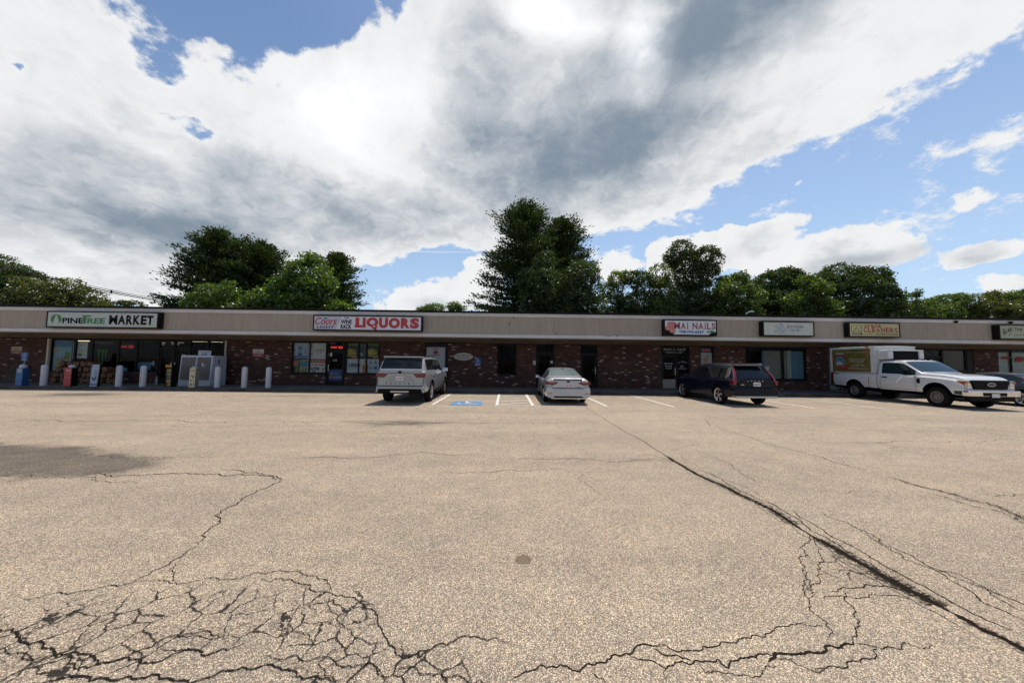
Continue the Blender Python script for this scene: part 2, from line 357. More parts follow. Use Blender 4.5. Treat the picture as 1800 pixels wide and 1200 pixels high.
def brick_material():
    m = bpy.data.materials.new('brick'); m.use_nodes = True; t = m.node_tree; n = N(t)
    p = t.nodes['Principled BSDF']; g = n.new('ShaderNodeTexCoord').outputs['Object']
    X, Y, Z = n.xyz(g)
    X = n.m('ADD', X, Y)
    r = n.m('DIVIDE', Z, 0.075); row = n.m('FLOOR', r); fr = n.m('FRACT', r)
    xs = n.m('ADD', n.m('DIVIDE', X, 0.215), n.m('MULTIPLY', row, 0.5)); cel = n.m('FLOOR', xs); fx = n.m('FRACT', xs)
    wn = n.new('ShaderNodeTexWhiteNoise', noise_dimensions='2D'); n.put(wn.inputs['Vector'], n.comb(cel, row))
    rp = n.new('ShaderNodeValToRGB'); n.put(rp.inputs[0], wn.outputs['Value']); rp.color_ramp.interpolation = 'CONSTANT'; e = rp.color_ramp.elements
    e[0].color = (0.046, 0.017, 0.013, 1); e[1].position = 0.955; e[1].color = (0.32, 0.26, 0.23, 1)
    for pos, c in ((0.25, (0.064, 0.025, 0.018)), (0.5, (0.085, 0.033, 0.023)), (0.72, (0.035, 0.016, 0.014)), (0.86, (0.12, 0.050, 0.033)), (0.93, (0.19, 0.115, 0.085))):
        q = e.new(pos); q.color = C4(c)
    big = n.noise(g, 1.1, 4); c = n.mix(n.ss(big, 0.35, 0.7), rp.outputs[0], n.mix(0.35, rp.outputs[0], (0.10, 0.05, 0.035, 1)))
    c = n.mix(n.ss(n.noise(g, 14, 5, 0.7), 0.42, 0.75, 0, 0.6), c, (0.04, 0.018, 0.015, 1))
    mo = n.m('MAXIMUM', n.ss(n.m('ABSOLUTE', n.m('SUBTRACT', fr, 0.5)), 0.40, 0.44), n.ss(n.m('ABSOLUTE', n.m('SUBTRACT', fx, 0.5)), 0.462, 0.476))
    c = n.mix(mo, c, (0.055, 0.042, 0.036, 1))
    t.links.new(c, p.inputs['Base Color']); p.inputs['Roughness'].default_value = 0.85; p.inputs['Specular IOR Level'].default_value = 0.2
    b = n.new('ShaderNodeBump'); b.inputs['Strength'].default_value = 0.7; b.inputs['Distance'].default_value = 0.01; b.invert = True
    t.links.new(mo, b.inputs['Height']); t.links.new(b.outputs[0], p.inputs['Normal'])
    return m
def siding_material():
    m = bpy.data.materials.new('siding'); m.use_nodes = True; t = m.node_tree; n = N(t)
    p = t.nodes['Principled BSDF']; g = n.new('ShaderNodeTexCoord').outputs['Object']; X, Y, Z = n.xyz(g)
    fr = n.m('FRACT', n.m('DIVIDE', X, 0.2032))
    gr = n.ss(n.m('ABSOLUTE', n.m('SUBTRACT', fr, 0.5)), 0.425, 0.465)
    st = n.noise(n.vm('MULTIPLY', g, (3.0, 1, 0.35)), 2.2, 6, 0.65)
    wn = n.new('ShaderNodeTexWhiteNoise', noise_dimensions='1D'); n.put(wn.inputs['W'], n.m('FLOOR', n.m('DIVIDE', X, 1.22)))
    c = n.mix(n.ss(st, 0.3, 0.7), (0.315, 0.256, 0.200, 1), (0.375, 0.308, 0.244, 1))
    c = n.mix(n.m('MULTIPLY', wn.outputs['Value'], 0.25), c, (0.30, 0.255, 0.215, 1))
    drip = n.ss(n.noise(n.vm('MULTIPLY', g, (6, 1, 0.5)), 1.3, 5, 0.7), 0.58, 0.75, 0, 0.3)
    c = n.mix(drip, c, (0.16, 0.125, 0.10, 1))
    c = n.mix(n.m('MULTIPLY', gr, 0.12), c, (0.10, 0.08, 0.065, 1))
    t.links.new(c, p.inputs['Base Color']); p.inputs['Roughness'].default_value = 0.8; p.inputs['Specular IOR Level'].default_value = 0.25
    b = n.new('ShaderNodeBump'); b.inputs['Strength'].default_value = 0.25; b.inputs['Distance'].default_value = 0.01; b.invert = True
    t.links.new(gr, b.inputs['Height']); t.links.new(b.outputs[0], p.inputs['Normal'])
    return m
def glass_material(name, tint=(0.75, 0.8, 0.8), refl=0.05):
    m = bpy.data.materials.new(name); m.use_nodes = True; t = m.node_tree; n = N(t)
    for q in list(t.nodes):
        if q.type != 'OUTPUT_MATERIAL': t.nodes.remove(q)
    o = t.nodes[0]; tr = n.new('ShaderNodeBsdfTransparent'); tr.inputs[0].default_value = C4(tint)
    gl = n.new('ShaderNodeBsdfGlossy'); gl.inputs['Roughness'].default_value = 0.02; gl.inputs[0].default_value = (1, 1, 1, 1)
    lw = n.new('ShaderNodeFresnel'); lw.inputs[0].default_value = 1.0+refl*3
    mx = n.new('ShaderNodeMixShader'); t.links.new(lw.outputs[0], mx.inputs[0]); t.links.new(tr.outputs[0], mx.inputs[1]); t.links.new(gl.outputs[0], mx.inputs[2])
    t.links.new(mx.outputs[0], o.inputs[0]); return m
def leaf_material(name, c0, c1, trans=0.5):
    m = bpy.data.materials.new(name); m.use_nodes = True; t = m.node_tree; n = N(t)
    for q in list(t.nodes):
        if q.type != 'OUTPUT_MATERIAL': t.nodes.remove(q)
    o = t.nodes[0]; ge = n.new('ShaderNodeNewGeometry'); g = n.new('ShaderNodeTexCoord').outputs['Object']
    f = n.m('ADD', n.m('MULTIPLY', n.noise(g, 0.5, 3), 0.6), n.m('MULTIPLY', ge.outputs['Random Per Island'], 0.5))
    c = n.mix(n.ss(f, 0.3, 0.8), C4(c0), C4(c1))
    df = n.new('ShaderNodeBsdfDiffuse'); t.links.new(c, df.inputs[0])
    tl = n.new('ShaderNodeBsdfTranslucent'); t.links.new(n.mix(1.0, c, (1.35, 1.25, 0.55, 1), 'MULTIPLY'), tl.inputs[0])
    gs = n.new('ShaderNodeBsdfGlossy'); gs.inputs['Roughness'].default_value = 0.4; gs.inputs[0].default_value = (0.9, 0.95, 0.9, 1)
    a = n.new('ShaderNodeMixShader'); a.inputs[0].default_value = trans
    t.links.new(df.outputs[0], a.inputs[1]); t.links.new(tl.outputs[0], a.inputs[2])
    b = n.new('ShaderNodeMixShader'); b.inputs[0].default_value = 0.05
    t.links.new(a.outputs[0], b.inputs[1]); t.links.new(gs.outputs[0], b.inputs[2]); t.links.new(b.outputs[0], o.inputs[0])
    return m
M_ASPH = asphalt_material(); M_CRACK = crack_material(); M_BRICK = brick_material(); M_SIDE = siding_material()
M_GLASS = glass_material('shop_glass', (0.93, 0.95, 0.95), 0.035)
M_TRIM = mat('trim_paint', (0.52, 0.485, 0.46), 0.55, var=0.09, vscale=1.5, aniso=(0.5, 1, 4))
M_EDGE = mat('roof_edge', (0.010, 0.009, 0.009), 0.6, spec=0.1)
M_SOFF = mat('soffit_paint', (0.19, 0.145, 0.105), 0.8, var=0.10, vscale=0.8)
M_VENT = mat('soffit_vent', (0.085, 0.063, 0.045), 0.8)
M_FRAME = mat('dark_bronze', (0.012, 0.009, 0.009), 0.5, spec=0.12)
M_CREAM = mat('cream_post', (0.45, 0.39, 0.27), 0.6, var=0.1)
M_WALK = mat('concrete_walk', (0.09, 0.076, 0.066), 0.9, var=0.25, vscale=1.2, bump=0.3)
M_CURB = mat('curb_stone', (0.065, 0.052, 0.046), 0.9, var=0.45, vscale=1.4, bump=0.3)
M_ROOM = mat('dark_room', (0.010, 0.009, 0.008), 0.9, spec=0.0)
M_RUBBER = mat('rubber', (0.010, 0.010, 0.010), 0.8, spec=0.1)
M_BLACK = mat('black_plastic', (0.006, 0.006, 0.006), 0.5, spec=0.08)
M_CHROME = mat('chrome', (0.75, 0.75, 0.76), 0.12, metal=1.0)
M_ALLOY = mat('alloy', (0.62, 0.61, 0.60), 0.28, metal=0.9)
M_WHITE = mat('white_gloss', (0.80, 0.79, 0.77), 0.35, coat=0.4)
M_PAINTW = mat('line_paint', (0.60, 0.57, 0.52), 0.8, var=0.30, vscale=11, spec=0.2)
M_PLATE = mat('plate_white', (0.62, 0.61, 0.60), 0.45)
M_RED = mat('red_ink', (0.42, 0.022, 0.030), 0.5)
M_DRED = mat('dark_red_ink', (0.26, 0.03, 0.018), 0.5)
M_INK = mat('black_ink', (0.005, 0.005, 0.006), 0.6, spec=0.1)
M_NAVY = mat('navy_ink', (0.015, 0.045, 0.16), 0.5)
M_BARK = mat('bark', (0.075, 0.055, 0.042), 0.9, var=0.3, vscale=4, bump=0.5)

def text_mesh(s, bold=0.0, shear=0.0, spacing=1.0, depth=0.0):
    cu = bpy.data.curves.new('t', 'FONT'); cu.body = s; cu.size = 1.0; cu.offset = bold; cu.shear = shear; cu.space_character = spacing
    cu.extrude = depth; cu.align_x = 'LEFT'; cu.resolution_u = 3
    o = bpy.data.objects.new('t', cu); COL.objects.link(o)
    dg = bpy.context.evaluated_depsgraph_get(); dg.update()
    me = bpy.data.meshes.new_from_object(o.evaluated_get(dg)); bpy.data.objects.remove(o); bpy.data.curves.remove(cu)
    return me
def letter(parent, s, x0, x1, z0, z1, y, m, name='lettering', bold=0.02, shear=0.0, depth=0.0, spacing=1.0, serif=0.0, vert=False):
    """words filling the box x0..x1, z0..z1, facing -Y at depth y (parent space)"""
    me = text_mesh(s, bold, shear, spacing)
    n = len(me.vertices); co = np.empty(n*3, np.float32); me.vertices.foreach_get('co', co); co = co.reshape(-1, 3)
    a, b = co.min(0), co.max(0)
    u = (co[:, 0]-a[0])/max(1e-6, b[0]-a[0]); v = (co[:, 1]-a[1])/max(1e-6, b[1]-a[1])
    out = np.zeros_like(co)
    if vert: out[:, 0] = x0+(1-v)*(x1-x0)*1.0; out[:, 2] = z1-u*(z1-z0)
    else: out[:, 0] = x0+u*(x1-x0); out[:, 2] = z0+v*(z1-z0)
    out[:, 1] = y
    me.vertices.foreach_set('co', out.ravel()); me.update()
    if vert:
        me.flip_normals()
    return link(name, me, m, parent)
def polyface(parent, name, pts, y, m, thick=0.004):
    """flat outline in (x,z), facing -Y"""
    return MB().prism(pts, y, y+thick, axis='y').build(name, m, parent)
def ell(cx, cz, rx, rz, n=20, a0=0.0, a1=2*pi):
    return [(cx+rx*cos(a0+(a1-a0)*i/n), cz+rz*sin(a0+(a1-a0)*i/n)) for i in range(n if abs(a1-a0-2*pi) < 1e-6 else n+1)]

# ------------------------------------------------------------------ ground
random.seed(7); rng = np.random.default_rng(7)
def build_ground():
    V = []; F = []; A = []
    gx = [-900, -300, -100, -60]+list(range(-48, 49, 4))+[60, 100, 300, 900]
    for y in gx:
        for x in gx: V.append((x, y, 0)); A.append((0, 0, 0))
    k = len(gx)
    for j in range(k-1):
        for i in range(k-1): F.append((j*k+i, j*k+i+1, (j+1)*k+i+1, (j+1)*k+i))
    NG = len(F)
    lvl = [0]
    def ribbon(px, w0, w1, core=1.0, fz=0.0, fw=0.0, jit=0.5, sub=True):
        if not fz: w0 *= 0.50; w1 *= 0.50; core *= 0.95
        """crack through photo points; w = half width in metres of the raised-contrast core"""
        P = [np.array(gnd(*q)) for q in px]
        far = min(1.5, max(1.0, P[0][1]/6.0)); w0 *= far; w1 *= far
        # fractal refinement
        for it in range(7):
            Q = [P[0]]
            for a, b in zip(P[:-1], P[1:]):
                d = b-a; L = np.hypot(*d)
                if L > 0.018:
                    nrm = np.array([-d[1], d[0]])/max(L, 1e-6)
                    Q.append((a+b)/2+nrm*random.uniform(-1, 1)*min(L*0.22, 0.10)*jit*2)
                Q.append(b)
            P = Q
        P = np.array(P); n = len(P)
        T = np.gradient(P, axis=0); T /= np.maximum(np.linalg.norm(T, axis=1, keepdims=True), 1e-6)
        Nn = np.stack([-T[:, 1], T[:, 0]], 1)
        lvl[0] += 1
        z = 0.0012+0.00006*lvl[0]
        for (hw0, hw1, r, g) in ([(w0, w1, core, 0)] if core else [])+([(fw*0.6, fw, 0, fz)] if fz else []):
            z += 0.00003; b = len(V); ph = random.uniform(0, 9)
            for i in range(n):
                s = i/(n-1); hw = hw0+(hw1-hw0)*s
                hw *= 0.75+0.45*abs(sin(i*0.9+ph))*random.uniform(0.5, 1.3)
                taper = min(1, s*8+0.35, (1-s)*8+0.35)
                hw *= taper
                for k, at in ((-1, 0), (0, 1), (1, 0)):
                    q = P[i]+Nn[i]*hw*k; V.append((q[0], q[1], z)); A.append((r*at, g*at*taper, 0))
            for i in range(n-1):
                for k in range(2):
                    F.append((b+i*3+k, b+(i+1)*3+k, b+(i+1)*3+k+1, b+i*3+k+1))
    main = [(1025, 712), (1070, 741), (1120, 769), (1165, 797), (1210, 825), (1270, 853), (1325, 880), (1375, 907), (1420, 937), (1465, 962), (1515, 990), (1565, 1020), (1615, 1045), (1670, 1075), (1720, 1102), (1760, 1120), (1800, 1142), (1900, 1195)]
    ribbon(main[:4], 0.02, 0.032, 1.0, jit=0.1)
    ribbon(main[3:9], 0.030, 0.034, 1.25, 0.66, 0.30, jit=0.12)
    ribbon(main[8:14], 0.034, 0.042, 1.3, 0.74, 0.26, jit=0.12)
    ribbon(main[13:], 0.036, 0.034, 1.3, 0.70, 0.20, jit=0.12)
    for off, a, b in ((9, 4, 12), (-8, 6, 13), (20, 7, 16), (-14, 9, 15), (14, 3, 8)):
        ribbon([(x+off*0.9+random.uniform(-4, 4), y-off*0.55) for x, y in main[a:b]], 0.014, 0.018, 0.85, 0.5 if off in (9, 20) else 0.0, 0.10, jit=0.25)
    for pts, w0, w1, c in (
        ([(1185, 811), (1140, 806), (1105, 811), (1050, 809), (980, 806), (920, 805)], 0.03, 0.02, 0.95),
        ([(1190, 812), (1150, 800), (1120, 802)], 0.03, 0.02, 0.9),
        ([(1220, 788), (1245, 800), (1262, 808), (1300, 827), (1335, 850)], 0.02, 0.02, 0.85),
        ([(1150, 795), (1200, 787), (1235, 780)], 0.02, 0.02, 0.8),
        ([(1010, 828), (1020, 845), (1045, 860), (1060, 872)], 0.02, 0.014, 0.85),
        ([(780, 826), (860, 829), (960, 826), (1010, 828), (1070, 827), (1110, 835)], 0.026, 0.018, 0.82),
        ([(1415, 935), (1417, 955), (1419, 975), (1411, 1000), (1413, 1020), (1411, 1037), (1420, 1050), (1422, 1067), (1438, 1082), (1455, 1095), (1458, 1104), (1465, 1112), (1460, 1122)], 0.014, 0.012, 1.1),
        ([(1425, 945), (1445, 965), (1448, 985), (1440, 1000), (1438, 1014), (1425, 1030), (1412, 1038)], 0.012, 0.012, 1.05),
        ([(1412, 1000), (1424, 1020), (1418, 1034), (1430, 1040), (1422, 1050)], 0.012, 0.01, 1.0),
        ([(1585, 1036), (1545, 1030), (1520, 1027), (1495, 1034), (1478, 1034), (1458, 1040)], 0.02, 0.012, 1.1),
        ([(1555, 1012), (1535, 1005), (1510, 1008), (1490, 1002), (1475, 1005)], 0.018, 0.012, 1.0),
        ([(1600, 1052), (1560, 1046), (1520, 1050), (1480, 1046), (1445, 1052)], 0.014, 0.01, 0.95),
        ([(1490, 1040), (1490, 1060), (1500, 1080), (1508, 1095), (1506, 1110), (1500, 1128)], 0.012, 0.014, 1.1),
        ([(1500, 1128), (1485, 1132), (1480, 1138), (1450, 1138), (1440, 1146), (1420, 1146), (1390, 1150), (1360, 1156), (1350, 1162)], 0.02, 0.03, 1.35),
        ([(900, 1195), (920, 1182), (950, 1168), (975, 1172), (1018, 1180), (1045, 1168), (1080, 1150), (1115, 1139), (1160, 1131)], 0.012, 0.017, 1.35),
        ([(1160, 1131), (1190, 1145), (1210, 1143), (1235, 1136), (1260, 1135), (1295, 1130), (1325, 1116), (1355, 1112), (1362, 1108), (1385, 1100), (1410, 1094), (1450, 1097)], 0.013, 0.008, 1.25),
        ([(1105, 1147), (1135, 1160), (1155, 1166), (1172, 1174), (1212, 1168), (1225, 1160), (1260, 1158), (1282, 1174), (1300, 1158), (1330, 1156), (1360, 1152)], 0.010, 0.017, 1.3),
        ([(1148, 1140), (1165, 1150), (1195, 1154), (1215, 1160)], 0.012, 0.014, 1.2),
        ([(1172, 1174), (1170, 1200)], 0.006, 0.006, 1.1),
        ([(1225, 1165), (1240, 1182), (1280, 1182), (1310, 1186), (1340, 1178), (1365, 1170)], 0.008, 0.008, 1.15),
        ([(1500, 1128), (1530, 1135), (1560, 1136), (1590, 1128), (1610, 1136), (1640, 1132)], 0.012, 0.008, 1.1),
        ([(1540, 1136), (1540, 1150), (1520, 1157), (1495, 1162), (1470, 1172), (1435, 1180)], 0.012, 0.009, 1.1),
        ([(1365, 1158), (1390, 1156), (1400, 1168), (1440, 1182), (1450, 1175)], 0.009, 0.008, 1.1),
        ([(1040, 1182), (1060, 1192), (1066, 1200)], 0.009, 0.007, 1.2),
        ([(1442, 900), (1500, 925), (1545, 952), (1600, 975), (1660, 1005), (1720, 1030), (1800, 1062), (1900, 1110)], 0.018, 0.02, 0.95),
        ([(1500, 925), (1530, 945), (1560, 962), (1640, 1000), (1700, 1035), (1800, 1090)], 0.016, 0.02, 0.9),
        ([(1640, 1000), (1690, 1010), (1740, 1040), (1800, 1075)], 0.016, 0.016, 0.9),
        ([(1232, 733), (1340, 734), (1450, 733), (1510, 736)], 0.03, 0.02, 0.72),
        ([(1310, 742), (1420, 744), (1560, 744), (1650, 752), (1800, 768)], 0.03, 0.03, 0.74),
        ([(1380, 773), (1500, 777), (1580, 775), (1700, 776), (1790, 770)], 0.03, 0.03, 0.78),
        ([(1540, 776), (1575, 785), (1575, 792)], 0.02, 0.02, 0.85),
        ([(1480, 810), (1500, 820), (1530, 828)], 0.02, 0.02, 0.7),
        ([(1740, 872), (1800, 866)], 0.02, 0.02, 0.8),
        ([(1440, 864), (1520, 864), (1585, 868), (1560, 860)], 0.02, 0.02, 0.75),
        ([(0, 741), (60, 738), (130, 740), (260, 739), (360, 742), (520, 741), (620, 740), (700, 741), (900, 742), (1060, 743)], 0.045, 0.04, 0.80),
        ([(20, 747), (150, 745), (340, 750), (520, 747), (620, 748)], 0.03, 0.03, 0.7),
        ([(515, 806), (560, 803), (640, 804), (700, 798), (740, 794), (775, 798), (832, 800)], 0.028, 0.02, 0.95),
        ([(832, 800), (905, 808), (1000, 806), (1070, 800)], 0.02, 0.02, 0.72),
        ([(150, 833), (230, 835), (320, 832), (380, 833), (430, 835), (475, 837), (495, 842)], 0.03, 0.03, 1.0),
        ([(388, 822), (420, 826), (450, 830), (480, 836), (495, 842), (480, 850), (425, 876), (390, 897), (387, 910), (382, 922), (360, 945), (345, 960)], 0.022, 0.02, 1.1),
        ([(345, 960), (315, 980), (300, 990), (260, 1010), (235, 1023), (210, 1030), (150, 1038), (105, 1041), (40, 1052)], 0.017, 0.012, 1.1),
        ([(120, 800), (200, 805), (240, 800), (280, 805), (330, 803), (400, 802)], 0.02, 0.02, 0.8),
        ([(0, 836), (80, 840), (160, 838), (230, 846), (240, 850)], 0.02, 0.02, 0.85),
        ([(310, 988), (305, 1010), (315, 1020)], 0.01, 0.01, 1.1),
        ([(240, 1024), (300, 1025), (350, 1020), (400, 1018), (455, 1006), (500, 1004), (530, 1007), (562, 1018), (578, 1026), (580, 1038)], 0.011, 0.011, 1.1),
        ([(460, 1015), (475, 1022), (510, 1018), (545, 1028), (558, 1040), (590, 1046), (625, 1052), (640, 1062), (655, 1072), (664, 1084), (665, 1096), (672, 1108), (678, 1120), (684, 1135), (694, 1145), (705, 1154), (722, 1154), (740, 1143), (770, 1132), (800, 1125), (820, 1118), (845, 1122), (870, 1121), (900, 1128)], 0.011, 0.011, 1.3),
        ([(578, 1045), (576, 1075), (598, 1096), (620, 1105), (622, 1118), (648, 1130), (675, 1130)], 0.008, 0.009, 1.15),
        ([(665, 1096), (650, 1098), (625, 1104)], 0.007, 0.007, 1.1),
        ([(555, 1060), (530, 1062), (515, 1080), (508, 1092), (522, 1110), (545, 1118), (556, 1135)], 0.007, 0.01, 1.15),
        ([(0, 1100), (30, 1110), (45, 1130), (90, 1138), (150, 1150), (200, 1162), (270, 1165), (330, 1140), (370, 1150), (430, 1130)], 0.018, 0.014, 1.3),
        ([(0, 1140), (50, 1160), (100, 1150), (160, 1172), (230, 1150), (290, 1120), (350, 1112), (400, 1122)], 0.012, 0.012, 1.25),
        ([(60, 1200), (130, 1190), (200, 1196), (280, 1190), (360, 1192), (440, 1176), (520, 1180), (560, 1188), (600, 1198)], 0.016, 0.012, 1.35),
        ([(455, 1153), (485, 1158), (540, 1163), (590, 1163), (640, 1168), (665, 1185), (690, 1192)], 0.009, 0.010, 1.3),
        ([(690, 1180), (750, 1185), (800, 1188), (860, 1200)], 0.009, 0.009, 1.25),
        ([(600, 1140), (560, 1165), (570, 1185), (600, 1198)], 0.008, 0.009, 1.2)):
        ribbon(pts, w0, w1, c)
    soft = [(1232, 733), (1250, 750), (1300, 763), (1350, 780), (1400, 792), (1450, 805), (1500, 822), (1550, 835), (1600, 850), (1650, 862), (1700, 878), (1750, 888), (1800, 912), (1880, 935)]
    ribbon(soft[:8], 0.012, 0.014, 0.62, 0.50, 0.26, jit=0.3)
    ribbon(soft[7:], 0.014, 0.014, 0.66, 0.56, 0.42, jit=0.3)
    ribbon([(x+12, y+12) for x, y in soft[8:]], 0.012, 0.012, 0.7, 0.50, 0.30, jit=0.3)
    ribbon([(600, 741), (690, 746), (800, 742)], 0.02, 0.02, 0.7, 0.50, 0.5, jit=0.1)
    me = bpy.data.meshes.new('asphalt_ground'); me.from_pydata(V, [], F)
    at = me.attributes.new('crack', 'FLOAT_VECTOR', 'POINT'); at.data.foreach_set('vector', np.array(A, np.float32).ravel())
    me.update()
    tag(link('ground', me, [M_ASPH, M_CRACK]), kind='structure')
    me.polygons.foreach_set('material_index', [0]*NG+[1]*(len(F)-NG)); me.update()
build_ground()

def build_markings():
    b = MB(); z = 0.0085
    def q(x0, x1, y0, y1): b.add([(x0, y0, z), (x1, y0, z), (x1, y1, z), (x0, y1, z)], [(0, 1, 2, 3)])
    def st(p, r, w=0.05):
        p = np.array(p); r = np.array(r); d = r-p; d = d/np.hypot(*d); nn = np.array([-d[1], d[0]])*w
        b.add([(*(p-nn), z+0.001), (*(r-nn), z+0.001), (*(r+nn), z+0.001), (*(p+nn), z+0.001)], [(0, 1, 2, 3)])
    for x in (-2.70, 3.78, 6.30, 8.95, 11.62, 14.35, 20.5, 23.2): q(x-0.05, x+0.05, 12.75, 17.28)
    q(-0.38, -0.27, 12.75, 17.28); q(0.96, 1.07, 12.75, 17.28); q(-0.27, 0.96, 12.72, 12.80)
    for y in (12.95, 13.95, 14.95, 15.95): st((-0.26, y), (0.96, y+0.75), 0.045)
    tag(b.build('painted_line', M_PAINTW), kind='structure')
    # blue accessible stall panel
    M_BLUE = mat('blue_paint', (0.085, 0.20, 0.36), 0.8, var=0.2, vscale=8, spec=0.2)
    b = MB(); b.add([(-2.08, 12.72, z), (-0.86, 12.74, z), (-0.95, 14.02, z), (-2.06, 13.98, z)], [(0, 1, 2, 3)], 0)
    W = []
    def pl(pts, w):
        for a, c in zip(pts[:-1], pts[1:]):
            a = np.array(a); c = np.array(c); d = c-a; d = d/np.hypot(*d); nn = np.array([-d[1], d[0]])*w; a = a-d*w*0.5; c = c+d*w*0.5
            b.add([(*(a-nn), z+0.004), (*(c-nn), z+0.004), (*(c+nn), z+0.004), (*(a+nn), z+0.004)], [(0, 1, 2, 3)], 1)
    cx, cy = -1.52, 13.18
    pl([(cx+0.30*cos(a), cy+0.27*sin(a)) for a in np.linspace(radians(150), radians(375), 12)], 0.035)
    pl([(cx-0.02, 13.72), (cx+0.02, 13.30), (cx+0.26, 13.28), (cx+0.36, 12.98), (cx+0.46, 13.02)], 0.04)
    pl([(cx, 13.52), (cx+0.22, 13.50)], 0.03)
    b.add([(p[0], p[1], z+0.004) for p in ell(cx-0.02, 13.82, 0.075, 0.075, 12)], [tuple(range(12))], 1)
    tag(b.build('painted_symbol', [M_BLUE, M_PAINTW]), kind='structure')
build_markings()

# sidewalk and kerb
XL, XR = -60.0, 75.0
YC, YW, YF = 17.32, 19.95, 18.5
def build_walk():
    b = MB()
    x = XL; k = 0
    while x < XR:
        x2 = min(XR, x+1.5); b.box(x+0.006, x2-0.006, YC+0.16, YW+9.0, -0.05, 0.15); x = x2
    tag(b.build('sidewalk', M_WALK, bevel=0.006), kind='structure')
    b = MB(); x = XL
    while x < XR:
        x2 = min(XR, x+2.4); dy = random.uniform(-0.01, 0.01)
        b.box(x+0.004, x2-0.004, YC+dy, YC+0.155, -0.05, 0.148+random.uniform(-0.006, 0.004)); x = x2
    tag(b.build('kerb', M_CURB, bevel=0.015), kind='structure')
    b = MB(); b.add([(-400, 34.5, 0.004), (400, 34.5, 0.004), (400, 600, 0.004), (-400, 600, 0.004)], [(0, 1, 2, 3)])
    tag(b.build('grass_ground', mat('ground_grass', (0.05, 0.075, 0.025), 0.95, var=0.4, vscale=0.5)), kind='structure')
build_walk()

# ------------------------------------------------------------------ the strip mall
TOPW = 2.66
def wx(px, y=630): return wal(px, y, YW)[0]
SH = empty('strip_mall', (0, YW, 0), 0, 'long single storey brick strip mall with a tan fascia and flat roof', 'building')
def bl_(o): o.parent = SH; o.location = (0, -YW, 0); return o
def sp(b, name, m, **k): return bl_(b.build(name, m, **k))

